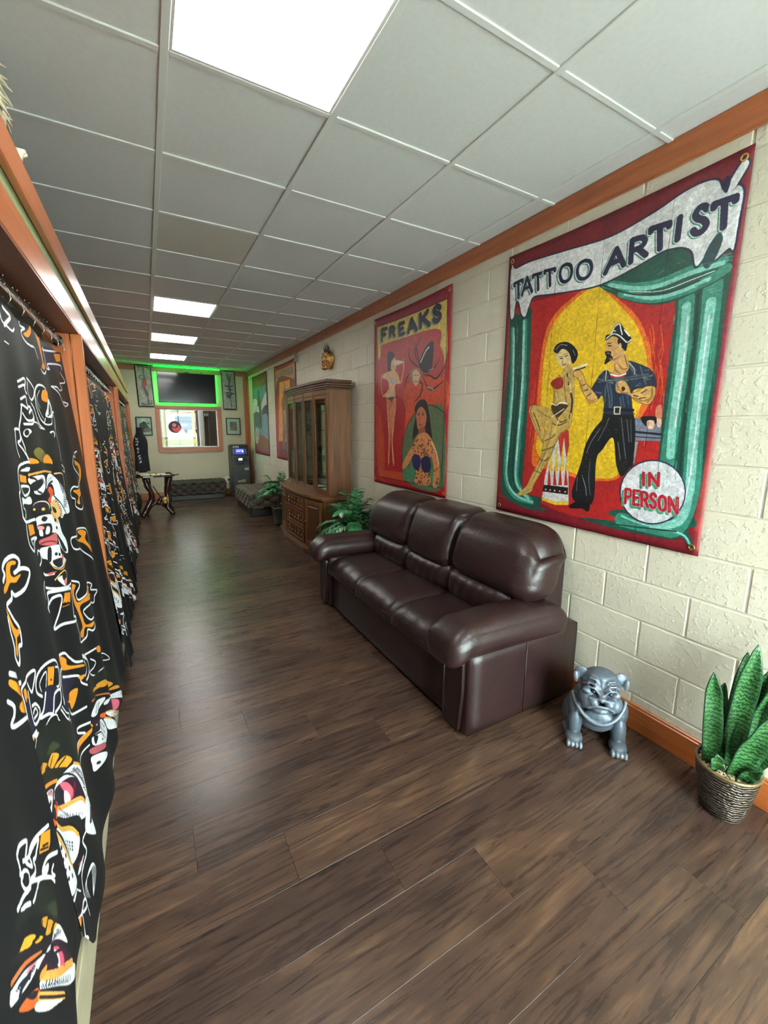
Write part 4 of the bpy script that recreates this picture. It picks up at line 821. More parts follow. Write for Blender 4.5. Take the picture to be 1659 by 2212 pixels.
        WP((650, 2000), (700, 1900), (960, 1820), (980, 2000), (920, 2050), (800, 2040), (650, 2030)); s.line([(680, 1930), (800, 1870), (920, 1790), (970, 1830)], 20, (226, 166, 80)); BL((650, 2030), (780, 2030), (920, 2000), (960, 2160), (860, 2080), (700, 2080))
        for k in range(9): s.line([(680+k*30, 2035), (700+k*28, 2000-k*5)], 5, (32, 28, 48), False)
        WP((980, 1800), (1040, 1750), (1080, 1900), (1060, 2000), (1120, 2200), (1000, 2200), (980, 2000)); s.poly([(1050, 1900), (1080, 1880), (1060, 2050), (1030, 2080)], (30, 26, 40)); s.line([(1075, 1890), (1060, 2040)], 6, (222, 160, 80))
        # right tiger (3)
        s.poly([(1040, 560), (1080, 400), (1240, 220), (1340, 200), (1400, 440), (1150, 500)], (24, 30, 24))
        for q in ([(1090, 540), (1130, 480), (1200, 470)], [(1140, 460), (1210, 400), (1240, 440), (1200, 490)], [(1240, 470), (1300, 390), (1350, 420), (1300, 490)], [(1320, 500), (1370, 440), (1400, 470)]): s.poly(q, (216, 146, 44))
        s.line([(1060, 640), (1160, 580), (1300, 570)], 14, (196, 110, 44)); WP((1060, 800), (1100, 680), (1220, 610), (1200, 700), (1100, 820)); s.line([(1100, 790), (1130, 690)], 8, CB); s.line([(1150, 760), (1180, 660)], 8, CB); WP((1220, 680), (1260, 620), (1420, 500), (1450, 600), (1320, 600), (1240, 700)); s.poly([(1250, 700), (1300, 610), (1440, 600), (1470, 740), (1270, 760)], (46, 24, 44)); s.poly([(1350, 610), (1400, 610), (1410, 700), (1370, 740)], (224, 110, 130)); s.ell(1310, 680, 34, 48, (24, 24, 36))
        WP((1240, 790), (1330, 740), (1480, 745), (1485, 850), (1400, 880), (1300, 860)); s.line([(1250, 780), (1340, 760), (1470, 745)], 14, (226, 160, 80)); s.poly([(1180, 820), (1240, 790), (1240, 850), (1200, 850)], (230, 96, 40)); WP((1240, 860), (1380, 920), (1380, 950), (1290, 1000), (1250, 920)); s.line([(1240, 850), (1320, 880), (1380, 930)], 12, (226, 160, 80)); BL((1280, 850), (1440, 880), (1400, 930))
        s.ell(1110, 920, 44, 60, (36, 26, 34)); s.ell(1112, 926, 8, 12, (200, 170, 180)); WP((1160, 880), (1220, 880), (1270, 1020), (1250, 1140), (1190, 1150), (1110, 1160), (1090, 1050), (1150, 980)); 
        for k in range(10): s.ell(1175+(k % 3)*28, 910+k*22, 7, 11, (26, 24, 34))
        s.poly([(1090, 1190), (1210, 1150), (1220, 1200), (1120, 1260)], (180, 90, 100)); WP((1110, 1280), (1210, 1260), (1230, 1300), (1150, 1460), (1120, 1380)); BL((1100, 1060), (1130, 1060), (1120, 1150)); s.ell(1160, 1370, 14, 18, CB)
        W((925, 1250), (960, 1130), (1040, 1000), (975, 980), (980, 920), (1060, 880)); OR((930, 1240), (1000, 1060), (1080, 940), (1060, 900), (1080, 1000), (980, 1180)); W((960, 1360), (1020, 1230), (1080, 1140), k=.8)
        TK([(780, 1500), (880, 1420), (960, 1480), (1000, 1700)], 22, 34, seed=6); TK([(690, 1920), (820, 2010), (960, 1990)], 16, -34, seed=7); TK([(450, 1800), (520, 1740), (600, 1710)], 8, 26, seed=8); TK([(850, 1600), (850, 1700), (840, 1800)], 9, -18, (160, 30, 60), seed=9)
        s.line([(640, 1700), (600, 1780), (610, 1850), (660, 1880)], 12, CB); s.line([(700, 1560), (780, 1500), (880, 1560), (980, 1780)], 9, CB); s.line([(430, 1790), (470, 1870), (500, 2040)], 10, CB); s.line([(560, 2060), (600, 2080), (640, 2050)], 8, CB); TK([(1280, 830), (1380, 850), (1470, 820)], 12, -26, seed=10); TK([(1240, 640), (1340, 570), (1430, 540)], 12, 18, seed=11)
        s.line([(1230, 780), (1330, 760), (1480, 860)], 6, CB); s.line([(1090, 1050), (1160, 1020), (1200, 1100)], 9, CB); s.line([(1180, 900), (1170, 1000)], 6, CB); s.line([(1030, 640), (1100, 600), (1240, 590)], 10, CB)
        s.crop = (5.12, 0, 1780)
        TK([(600, 60), (700, 120), (860, 160)], 10, 20, seed=12)
        WP((540, 90), (700, 60), (860, 100), (870, 300), (820, 420), (760, 440), (680, 280)); s.line([(560, 30), (650, 70), (790, 40), (860, 110)], 20, (226, 166, 70)); BL((530, 100), (640, 170), (720, 330), (760, 450), (700, 420), (620, 250)); 
        for k in range(14): s.ell(700+(k % 4)*34, 200+(k//4)*40, 8, 14, (30, 28, 44))
        WP((470, 130), (540, 120), (700, 330), (820, 590), (800, 700), (660, 870), (640, 700), (570, 470), (510, 280)); s.line([(510, 130), (620, 260), (730, 420), (780, 480)], 20, (226, 166, 70))
        for p in ((505, 170), (590, 300), (650, 380), (600, 440), (690, 520), (625, 560), (730, 600), (660, 650)): s.ell(p[0], p[1], 14, 30, (32, 28, 44), rot=.2)
        for k in range(5): W((1000-k*14, 800), (960-k*2, 640), (990, 430+k*14), (1030-k*8, 500), (1030, 780), k=.35)
        W((930, 760), (910, 560), (940, 300), (900, 180), (930, 40), k=.9); W((740, 800), (690, 950), k=.6); W((700, 1180), (820, 1020), (940, 820), (960, 900), (890, 980), (820, 1010)); W((820, 1000), (830, 1380), k=1.2); W((830, 1310), (880, 1310), (840, 1420), (730, 1550)); s.poly([(700, 1190), (790, 1070), (770, 1230), (700, 1300)], (222, 120, 50)); W((690, 950), (780, 760), (830, 750), (880, 740), k=.7)
        WP((860, 560), (900, 400), (920, 330), (900, 500)); s.line([(870, 450), (910, 380)], 6, (160, 60, 80)); W((1000, 1000), (960, 850), (930, 760), k=.6)
    else:
        s.crop = (5.12, 0, 1780)
        W((0, 440), (50, 320), (170, 230), (180, 270), (120, 480), (170, 520), (230, 510), (200, 380), (300, 190), (430, 50)); W((80, 500), (180, 420), (340, 180), (300, 390), (260, 440), (280, 520), (260, 600), (180, 690)); s.poly([(370, 130), (450, 90), (460, 240), (450, 310), (350, 360)], ORG, False); s.line([(390, 270), (440, 240)], 7, CB, False); s.line([(365, 310), (445, 280)], 7, CB, False)
        W((0, 480), (30, 600), (30, 680), (90, 610), (150, 620), (150, 760), (90, 840), (40, 760), (60, 680), k=.9); W((525, 350), (440, 400), (380, 560), (450, 480), (420, 580), (330, 640), (180, 720), (150, 800), (60, 920), (0, 1080)); W((520, 660), (470, 610), (330, 650), (260, 800), (180, 970), k=.9); s.line([(300, 795), (410, 695)], 9, ORG); W((500, 480), (490, 560), (520, 600), k=.8); W((40, 1090), (80, 1030), (140, 990), k=1.0)
        s.poly([(180, 990), (300, 750), (480, 680), (540, 900), (550, 1100), (300, 1060), (100, 1180), (0, 1350), (0, 1150)], (24, 30, 26)); s.poly([(400, 980), (460, 900), (530, 880), (540, 1050)], (44, 54, 40))
        for q in ([(270, 1200), (300, 1120), (390, 1080), (330, 1230)], [(310, 1310), (380, 1120), (480, 1110), (430, 1230), (370, 1300)], [(440, 1260), (500, 1130), (545, 1130)], [(20, 1590), (80, 1400), (190, 1350), (130, 1500), (60, 1580)], [(180, 1450), (220, 1360), (280, 1350), (230, 1430)]): s.poly(q, (216, 152, 44))
        for l in ([(250, 1290), (290, 1160)], [(300, 1330), (390, 1100)], [(420, 1240), (490, 1120)], [(30, 1560), (70, 1400)], [(160, 1440), (230, 1360)], [(540, 1110), (380, 1050)]): s.line(l, 8, CB)
        s.poly([(0, 1700), (0, 1600), (250, 1420), (480, 1230), (400, 1400), (200, 1600)], (30, 26, 30)); s.line([(0, 1900), (100, 1700), (250, 1560)], 18, (204, 100, 50))
        WP((360, 1490), (440, 1280), (550, 1130), (620, 1220), (660, 1340), (560, 1310), (440, 1360), (330, 1480), (230, 1740), (190, 1660), (260, 1570)); 
        for k in range(6): s.line([(460+k*22, 1310-k*15), (470+k*22, 1275-k*15)], 6, (34, 30, 52), False)
        s.poly([(400, 1480), (440, 1350), (560, 1310), (620, 1360), (720, 1540), (560, 1620), (420, 1720), (240, 1760), (280, 1600)], (50, 26, 44)); s.poly([(420, 1440), (510, 1400), (580, 1480), (570, 1600), (490, 1680), (470, 1520)], (224, 90, 120)); s.poly([(420, 1470), (500, 1480), (510, 1590), (470, 1680)], (228, 206, 228)); s.ell(400, 1570, 80, 90, (30, 30, 42))
        WP((240, 1900), (300, 1800), (500, 1680), (720, 1560), (750, 1640), (730, 1740), (620, 1830), (440, 1900), (250, 1970)); s.line([(280, 1820), (440, 1740), (600, 1620), (710, 1555)], 26, (226, 160, 80)); BL((250, 1975), (440, 1910), (620, 1840), (520, 1980), (280, 2010))
        for k in range(12): s.line([(300+k*32, 1920-k*14), (310+k*32, 1870-k*15)], 7, (32, 28, 48), False)
        s.line([(250, 1830), (300, 1700)], 22, (222, 140, 60)); WP((0, 1950), (80, 1750), (180, 1650), (210, 1700), (160, 1880), (40, 2130), (0, 2150)); s.poly([(110, 1790), (180, 1640), (205, 1660), (150, 1780)], (222, 120, 130)); s.line([(150, 1800), (90, 1950), (80, 2060)], 18, (34, 30, 50)); s.poly([(80, 2212), (150, 2050), (240, 1950), (235, 2120), (170, 2212)], (226, 90, 40)); s.poly([(140, 2050), (230, 1980), (215, 2070), (170, 2090)], (30, 26, 34))
        WP((220, 2212), (260, 2090), (520, 2000), (420, 2120), (320, 2212)); s.line([(250, 2050), (400, 2020), (515, 1985)], 22, (226, 160, 80))
        TK([(260, 1960), (440, 1880), (620, 1800)], 18, -40, seed=13); TK([(380, 1460), (470, 1310), (570, 1200)], 12, -30, seed=14); TK([(560, 1440), (590, 1520), (560, 1620)], 9, -22, (170, 30, 60), seed=15); TK([(30, 2000), (110, 1850), (180, 1700)], 12, 26, seed=16)
        s.line([(240, 1760), (330, 1620), (440, 1500), (560, 1420)], 8, CB); s.line([(230, 1740), (220, 1850), (240, 1960)], 10, CB); s.line([(0, 1960), (90, 1760), (190, 1640), (260, 1560)], 9, CB); s.line([(250, 2060), (380, 2040), (520, 1990)], 8, CB); s.line([(60, 1940), (110, 1860), (150, 1850)], 9, CB)
        s.crop = (5.531, 0, 1400)
        OR((0, 400), (60, 430), (110, 500), (170, 500), (190, 560), (165, 620), (230, 720), (210, 800), (140, 800), (110, 720), (130, 640), (80, 560), (0, 470)); W((0, 330), (80, 370), (110, 440), (170, 440), (210, 420), k=1.3); W((0, 660), (60, 720), (70, 830), (50, 950), (110, 940), (240, 800), k=1.1)
        s.crop = (6.914, 0, 800); s.ell(20, 930, 105, 210, WHT); s.ell(15, 930, 88, 190, (24, 27, 31)); s.ell(5, 845, 36, 70, ORG)
    s.noise(4, .06, 11); s.blur(1)
    return s.material('curtain_print_'+which.lower(), .6)
CUR_B = curtain_art(1.03, 2.70, 1300, 1400, 'B'); CUR_A = curtain_art(.35, 1.12, 620, 1400, 'A')
def rod(y0, y1, label):
    t = thing('curtain_rod', label, 'curtain rod', (0, 0, 0))
    zc = 1.975
    MB().tube([(-.352, y0+.02, zc), (-.352, y1-.02, zc)], .019, 14).build('pole', M_['chrome'], t)
    for y in (y0, y1-.025):
        MB().tube([(-.352, y, zc), (-.352, y+.025, zc)], .027, 14).build('end_cap', M_['chrome'], t)
    return t
def curtain(y0, y1, hem, mat, u0, u1, label, ph=0, nf=7, seed=0, flare=.0, xo=0, rise=0):
    t = thing('curtain', label, 'curtain', (0, 0, 0), 0, 'printed curtains across the booths')
    nu = int((y1-y0)/.012); nv = 60; g = random.Random(seed)
    a2, a3 = g.uniform(0, 6), g.uniform(0, 6)
    vs = []; uv = []
    ztop = 1.915
    for j in range(nv+1):
        q = j/nv
        for i in range(nu+1):
            p = i/nu; hz = hem+.02*math.sin(p*5+a2)*(1 if hem < .3 else .5)+rise*max(0, 1-p/.10)**1.3; z = ztop+(hz-ztop)*q
            z -= .012*(1-q)*abs(math.sin(PI*p*nf))**2*(1 if q < .25 else 0)*(1-q*4)
            y = y0+(y1-y0)*p+.012*math.sin(q*4+p*9+a3)*math.sin(PI*p)
            fo = .5+.5*math.sin(2*PI*nf*(p+.03*math.sin(q*3+a2))+ph); amp = .006+.012*q
            fo2 = .5+.5*math.sin(2*PI*nf*.43*p+a3+q*2)
            x = cx_base(z)-.010+xo+amp*fo+.012*q*fo2+flare*q**4*(.5+.5*math.sin(p*7+a2))
            vs.append((x, y, z)); uv.append((u0+(u1-u0)*p, (z-CZ0)/(CZ1-CZ0)))
    fs = [(j*(nu+1)+i, j*(nu+1)+i+1, (j+1)*(nu+1)+i+1, (j+1)*(nu+1)+i) for j in range(nv) for i in range(nu)]
    me = bpy.data.meshes.new('cloth'); me.from_pydata(vs, [], fs); me.update()
    ul = me.uv_layers.new(name='UVMap'); li = np.zeros(len(me.loops), np.int32); me.loops.foreach_get('vertex_index', li)
    ul.data.foreach_set('uv', np.array(uv, np.float32)[li].ravel()); me.polygons.foreach_set('use_smooth', [True]*len(me.polygons)); me.materials.append(mat)
    o = link('cloth', me, t); mod(o, 'SOLIDIFY', thickness=.0015, offset=0)
    n = max(3, round((y1-y0)/.15))
    for k in range(n):
        y = y0+.03+(y1-y0-.06)*k/(n-1); zc = 1.975
        pts = [(-.352-.021*math.cos(a)*-1, y+.004*math.sin(a), zc+.024*math.sin(a)) for a in np.linspace(-.9, PI+.4, 12)]
        pts = [(-.330, y, zc-.062), (-.322, y, zc-.045), (-.326, y, zc-.02)]+pts[1:]
        MB().tube(pts, .0018, 6).build('hook', M_['chrome'], t)
        if k % 1 == 0:
            m = MB()
            for a in (.8, 1.3, 1.8): m.ell((-.352+.0265*math.cos(a), y, zc+.0265*math.sin(a)), (.0026,)*3, n=8, m=5)
            m.build('roller_balls', M_['chrome'], t)
    return t
rod(YF+.02, POSTS[0]-.002, 'thick chrome curtain rod across the nearest booth opening')
rod(POSTS[0]+.052, POSTS[1]-.002, 'chrome curtain rod across the second booth opening')
rod(POSTS[1]+.052, POSTS[2]-.002, 'chrome curtain rod across the farthest booth opening')
def uB(y): return (y-1.03)/(2.70-1.03)
def uA(y): return (y-.35)/(1.12-.35)
curtain(.10, 1.035, .37, CUR_A, uA(.10), uA(1.035), 'black printed curtain nearest the camera, its hem highest above the floor', 0, 3, 1, 0, .012)
curtain(1.04, 2.70, .15, CUR_B, uB(1.04), uB(2.70), 'black printed curtain with tiger and bones, just before the nearest orange post', 1, 5, 2, 0, 0, .22)
curtain(2.78, 4.36, .08, CUR_B, 0, 1, 'black printed curtain just behind the nearest orange post', 2, 9, 3, .03)
curtain(4.375, 5.91, .08, CUR_B, 0, 1, 'black printed curtain just before the second orange post', 3, 9, 4, .03)
curtain(5.99, 8.02, .08, CUR_B, 0, 1, 'black printed curtain just behind the second orange post', 4, 9, 5, .03)
curtain(8.035, 10.08, .10, CUR_B, 0, 1, 'farthest black printed curtain, next to the glass topped table', 5, 9, 6, .05)
# ------------------------------------------------------------ banners on the right wall
def wall_banner(name, ya, yb, z0, z1, mat, label, seed, x=2.118):
    t = thing(name, label, 'banner', (x, (ya+yb)/2, z0), 0, 'sideshow banners on the block wall')
    g = random.Random(seed); a = g.uniform(0, 6); nu, nv = 40, 48; w, h = yb-ya, z1-z0
    vs, uv = [], []
    for j in range(nv+1):
        for i in range(nu+1):
            p, q = i/nu, j/nv
            ed = math.sin(PI*p)*math.sin(PI*q)
            dx = -.004-.006*ed*(.5+.5*math.sin(6*p+a))-.003*abs(math.sin(PI*p*1))*(.5+.5*math.sin(9*q+a))
            sag = -.012*math.sin(PI*p)*(q)-.0*p
            vs.append((dx, w/2-w*p, h*q+sag)); uv.append((p, q))
    fs = [(j*(nu+1)+i, j*(nu+1)+i+1, (j+1)*(nu+1)+i+1, (j+1)*(nu+1)+i) for j in range(nv) for i in range(nu)]
    me = bpy.data.meshes.new('canvas'); me.from_pydata(vs, [], fs); me.update()
    ul = me.uv_layers.new(name='UVMap'); li = np.zeros(len(me.loops), np.int32); me.loops.foreach_get('vertex_index', li)
    ul.data.foreach_set('uv', np.array(uv, np.float32)[li].ravel()); me.polygons.foreach_set('use_smooth', [True]*len(me.polygons)); me.materials.append(mat)
    o = link('canvas', me, t); mod(o, 'SOLIDIFY', thickness=.0012, offset=0)
    for sy in (-1, 1):
        for z in (.035, h-.035):
            m = MB(); m.grid(lambda u, v: (-.007-.002*math.sin(2*PI*v), sy*(w/2-.03)+(.011+.004*math.cos(2*PI*v))*math.cos(2*PI*u), z+(.011+.004*math.cos(2*PI*v))*math.sin(2*PI*u)), 16, 6, True, True)
            m.build('grommet', M_['brass'], t)
    return t
wall_banner('tattoo_banner', .865, 2.115, .995, 2.637, art_tattoo(), 'large red canvas banner lettered TATTOO ARTIST above the sofa', 1)
wall_banner('freaks_banner', 2.69, 3.94, .985, 2.64, art_freaks(), 'red canvas banner lettered FREAKS with a spider woman', 2)
wall_banner('alligator_banner', 6.56, 7.81, .99, 2.63, art_alligator(), 'red and orange canvas banner partly behind the wooden cabinet', 3)
wall_banner('beach_banner', 8.36, 9.61, .985, 2.63, art_beach(), 'narrow looking banner with a blue sea scene beside the corner', 4)

# ------------------------------------------------------------ brown leather sofa
def cushion(x0, x1, y0, y1, z0, z1, puff=.02, e=.35, n=22, bulge=(0, 0, 1), wr=0, seed=0, fn=None):
    # soft box: superellipsoid surface mapped to the bounds
    g = random.Random(seed); ph = [g.uniform(0, 6) for _ in range(4)]
    bm = bmesh.new(); bmesh.ops.create_cube(bm, size=2); bmesh.ops.subdivide_edges(bm, edges=bm.edges, cuts=n, use_grid_fill=True)
    c = Vector(((x0+x1)/2, (y0+y1)/2, (z0+z1)/2)); h = Vector(((x1-x0)/2, (y1-y0)/2, (z1-z0)/2))
    hm = min(h)
    r = hm*e
    for v in bm.verts:
        p = Vector(v.co); q = Vector((p.x*h.x, p.y*h.y, p.z*h.z))
        inner = Vector([max(-(h[k]-r), min(h[k]-r, q[k])) for k in range(3)]); d = q-inner
        if d.length > 1e-6: q = inner+d.normalized()*min(d.length, r) if d.length > r else inner+d
        s = (1-p.x**2)*(1-p.y**2) if bulge[2] else 0
        s2 = (1-p.y**2)*(1-p.z**2) if bulge[0] else 0
        q.z += puff*max(s, 0)*(1 if p.z > 0 else -.3)
        q.x += bulge[0]*puff*max(s2, 0)
        if wr:
            w = wr*(math.sin(q.y*38+ph[0]+q.z*22)*.5+math.sin(q.y*71+ph[1]-q.z*35)*.5)*(abs(p.y)**3)
            q.z += w*.5; q.x -= w
        q = q+c
        if fn: q = fn(q, p)
        v.co = q
    return bm
def leather_obj(name, bm, parent, sub=1):
    o = MB().bm(bm, True).build(name, M_['leather'], parent)
    if sub: mod(o, 'SUBSURF', levels=sub, render_levels=sub)
    return o
SF = thing('sofa', 'dark brown leather three seat sofa against the block wall', 'sofa', (0, 0, 0))
SY0, SY1 = 1.40, 3.42
leather_obj('base', cushion(1.30, 2.02, SY0+.20, SY1-.20, .02, .335, 0, .08, 6), SF, 0)
for nm, ya, yb in (('arm', SY0, SY0+.215), ('arm', SY1-.215, SY1)):
    def armfn(q, p): 
        return q
    a = leather_obj(nm, cushion(1.285, 2.10, ya, yb, .02, .455, 0, .10, 8), SF, 0)
    # front facing panel with piping
    def prof(yc, sgn):
        P = []
        for k in range(9): t_ = PI*k/8; P.append((yc+.072*math.cos(t_)*1.0, .40+.05*math.sin(t_)))
        return P+[(yc-.072, .25), (yc-.05, .03), (yc+.05, .03), (yc+.072, .25)]
    yc = (ya+yb)/2
    P = prof(yc, 1); m = MB(); k = len(P)
    m.add([(1.268, y, z) for y, z in P]+[(1.29, y, z) for y, z in P], [tuple(range(k))]+[(i, k+i, k+(i+1) % k, (i+1) % k) for i in range(k)])
    fp = m.build('front_panel', M_['leather'], a); mod(fp, 'BEVEL', width=.006, segments=2)
    MB().tube([(1.268, y, z) for y, z in P]+[(1.268,)+P[0]], .0045, 6).build('piping', M_['leather'], a)
    # pillow top
    def pil(q, p, yc=yc):
        f = (q.x-1.15)/(2.02-1.15)
        q.z += -.035*f**2 - .05*max(0, .12-f)*6*.35
        if p.z < 0: q.z -= .0
        q.z -= .16*max(0, .14-f)/.14*(.3 if p.z > 0 else .5)*.6
        g = math.sin(q.x*60)*.0035*(1-min(1, abs(f-.08)*5)); q.z += g
        return q
    ap = leather_obj('arm_pillow', cushion(1.155, 2.0, ya-.035, yb+.02, .445, .605, .03, .95, 22, wr=.004, seed=int(ya*7), fn=pil), SF)
    MB().tube([(1.74-.0, ya-.032+.0+ (yb-ya+.05)*u, .50+.128*math.sin(PI*u)**.5) for u in np.linspace(.03, .97, 14)], .003, 5).build('seam', M_['leather'], ap)
SW = (SY1-SY0-.43)/3
for i in range(3):
    ya = SY0+.215+SW*i
    def seat(q, p):
        f = (q.x-1.27)/.6
        q.z -= .05*max(0, 1-f*5)**1.5*(1 if p.z > 0 else 0)
        if abs(p.y) > .8: q.z -= .014*(abs(p.y)-.8)/.2
        q.z += .003*math.sin(q.y*50+q.x*9)*max(0, 1-f*4)
        return q
    leather_obj('seat_cushion', cushion(1.262, 1.86, ya-.008, ya+SW+.008, .31, .455, .022, .6, 22, wr=.004, seed=i, fn=seat), SF)
    # back: upper pillow leaning back, lower lumbar roll
    def back(q, p, i=i):
        z = (q.z-.58)/.42; q.x += .09*z
        q.x -= .03*math.cos(PI*(z-.35))
        endf = {0: p.y < 0, 2: p.y > 0}.get(i, False)
        if endf and abs(p.y) > .35 and p.z > 0: q.z -= .11*((abs(p.y)-.35)/.65)**2*p.z
        if abs(p.y) > .82 and not endf: q.x += .03*((abs(p.y)-.82)/.18)**2*(1-p.x)/2
        q.x += .0035*math.sin(q.z*95+p.y*3)*max(0, abs(p.y)-.6)*2.2
        return q
    e0 = -.15 if i == 0 else 0; e1 = .15 if i == 2 else 0
    leather_obj('back_cushion', cushion(1.715, 2.03, ya-.022+e0, ya+SW+.022+e1, .575, 1.0, .02, (.62 if i == 1 else .82), 24, bulge=(-1, 0, 0), wr=.004, seed=10+i, fn=back), SF)
    def lum(q, p): q.x += .05*(q.z-.5); q.x += .003*math.sin(q.y*70+q.z*20); return q
    leather_obj('lumbar_roll', cushion(1.70, 1.90, ya-.012+e0*.1, ya+SW+.012+e1*.1, .42, .64, .02, .8, 20, bulge=(-1, 0, 0), wr=.006, seed=20+i, fn=lum), SF)
leather_obj('back_frame', cushion(1.95, 2.105, SY0+.12, SY1-.12, .40, .86, 0, .2, 6), SF, 0)
for y in (SY0+.03, SY1-.05):
    for x in (1.36, 2.02): MB().box(x-.025, x+.025, y, y+.04, 0, .03).build('foot', M_['black'], SF)
MB().tube([(1.675, SY0-.002, .03), (1.675, SY0-.003, .2), (1.675, SY0-.002, .44)], .003, 6).build('seam', M_['leather'], SF)
# ------------------------------------------------------------ china cabinet
def poly_inset(P, d):  # shift front vertices inwards (towards +x)
    return P
CB_ = thing('china_cabinet', 'carved brown oak china cabinet with glass doors on the right wall', 'cabinet', (0, 0, 0))
bf = [(2.10, 4.46), (1.735, 4.46), (1.655, 4.88), (1.645, 5.62), (1.735, 6.16), (2.10, 6.16)]
def off(P, d): 
    return [(x-(d if x < 2.05 else 0), y+(-d if y < 4.55 else (d if y > 6.1 else 0))) for x, y in P]
MB().prism(off(bf, .035), .0, .035).build('plinth', M_['oak_dark'], CB_)
MB().prism(off(bf, .045), .035, .075).prism(off(bf, .025), .075, .11).build('base_moulding', M_['oak_y'], CB_)
MB().prism(off(bf, -.004), .11, .70).build('buffet_body', M_['oak_z'], CB_)
top = MB().prism(off(bf, .035), .715, .75).prism(off(bf, .02), .70, .715).build('buffet_top', M_['oak_y'], CB_); mod(top, 'BEVEL', width=.008, segments=2)
def onface(a, b, name, parts, parent, depth):
    # local frame: s along a->b, n outward (towards -x)
    pass
class Face:
    def __init__(s, a, b):
        s.a = Vector((a[0], a[1], 0)); d = Vector((b[0]-a[0], b[1]-a[1], 0)); s.L = d.length; s.d = d.normalized(); s.n = Vector((-s.d.y, s.d.x, 0))
        if s.n.x > 0: s.n = -s.n
    def P(s, u, z, o): p = s.a+s.d*u+s.n*o; return (p.x, p.y, z)
    def box(s, m, u0, u1, z0, z1, o0, o1):
        v = [s.P(u, z, o) for z in (z0, z1) for u in (u0, u1) for o in (o0, o1)]
        m.add(v, [(0, 1, 3, 2), (4, 6, 7, 5), (0, 4, 5, 1), (2, 3, 7, 6), (0, 2, 6, 4), (1, 5, 7, 3)]); return m
    def frame(s, m, u0, u1, z0, z1, w, o0, o1):
        s.box(m, u0, u1, z0, z0+w, o0, o1); s.box(m, u0, u1, z1-w, z1, o0, o1); s.box(m, u0, u0+w, z0+w, z1-w, o0, o1); s.box(m, u1-w, u1, z0+w, z1-w, o0, o1); return m
segs = [Face(bf[1], bf[2]), Face(bf[2], bf[3]), Face(bf[3], bf[4])]
# centre: three carved drawers
F = segs[1]
for k, (z0, z1) in enumerate(((.13, .31), (.325, .505), (.52, .69))):
    m = MB(); F.box(m, .03, F.L-.03, z0, z1, -.005, .012); dr = m.build('drawer', M_['oak_z'], CB_)
    m = MB(); F.frame(m, .03, F.L-.03, z0, z1, .022, .012, .026); m.build('drawer_frame', M_['oak_y'], dr)
    m = MB(); n = 5
    for q in range(n):
        u = .08+(F.L-.16)*(q+.5)/n; zc = (z0+z1)/2
        m.ell(F.P(u, zc-.035, .016), (.018, .018, .022), n=8, m=6); m.ell(F.P(u, zc+.02, .016), (.014, .014, .034), n=8, m=6)
        F.box(m, u-.003, u+.003, z0+.025, z1-.025, .012, .02); F.box(m, u-(F.L-.16)/n/2-.005, u-(F.L-.16)/n/2+.005, z0+.022, z1-.022, .01, .028)
    m.build('carving', M_['oak_z'], dr)
    for u in (.17, F.L-.17):
        MB().ell(F.P(u, (z0+z1)/2+.03, .034), (.009, .009, .009), n=10, m=6).build('knob', M_['brass'], dr)
for F in (segs[0], segs[2]):
    m = MB(); F.box(m, .03, F.L-.02, .13, .69, -.005, .012); d = m.build('door', M_['oak_z'], CB_)
    m = MB(); F.frame(m, .03, F.L-.02, .13, .69, .05, .012, .024); m.build('door_frame', M_['oak_z'], d)
    m = MB(); F.box(m, .11, F.L-.10, .21, .61, .012, .022); o = m.build('raised_panel', M_['oak_dark'], d); mod(o, 'BEVEL', width=.006, segments=1)
    MB().ell(F.P(F.L-.04, .42, .034), (.01, .01, .01), n=10, m=6).build('knob', M_['brass'], d)
# side panels of the buffet
m = MB(); SFc = Face((2.09, 4.464), (1.745, 4.464)); SFc.n = Vector((0, -1, 0)); SFc.frame(m, .01, SFc.L-.01, .13, .69, .05, .0, .012); m.build('side_frame', M_['oak_z'], CB_)
# hutch
hf = [(2.10, 4.50), (1.822, 4.50), (1.79, 4.88), (1.785, 5.62), (1.84, 6.12), (2.10, 6.12)]
HZ0, HZ1 = .75, 2.03
m = MB(); m.box(2.085, 2.10, 4.50, 6.12, HZ0, HZ1); m.build('back_panel', M_['oak_z'], CB_)
m = MB(); m.box(1.83, 2.085, 4.50, 4.518, HZ0, HZ1); m.build('side_panel', M_['oak_z'], CB_)
m = MB(); m.box(1.85, 2.085, 6.102, 6.12, HZ0, HZ1); m.build('side_panel', M_['oak_z'], CB_)
MB().prism(off(hf, -.003), HZ0+.001, HZ0+.03).build('hutch_floor', M_['oak_z'], CB_)
MB().prism(off(hf, -.003), 1.92, HZ1-.0).build('frieze', M_['oak_y'], CB_)
MB().prism(off(hf, .012), HZ0+.03, HZ0+.055).build('foot_moulding', M_['oak_y'], CB_) if False else None
cr = MB().prism(off(hf, .012), 1.985, 2.005).prism(off(hf, .03), 2.03, 2.055).prism(off(hf, .045), 2.055, 2.09).prism(off(hf, .02), 2.005, 2.03).build('crown', M_['oak_dark'], CB_); mod(cr, 'BEVEL', width=.006, segments=2)
mirror = plain('cabinet_mirror', (228, 230, 222), .06, metal=1, var=.01)
hs = [Face(hf[1], hf[2]), Face(hf[2], hf[3]), Face(hf[3], hf[4])]
doors = [(hs[0], .02, hs[0].L-.005), (hs[1], .01, hs[1].L*.5-.004), (hs[1], hs[1].L*.5+.004, hs[1].L-.01), (hs[2], .005, hs[2].L-.02)]
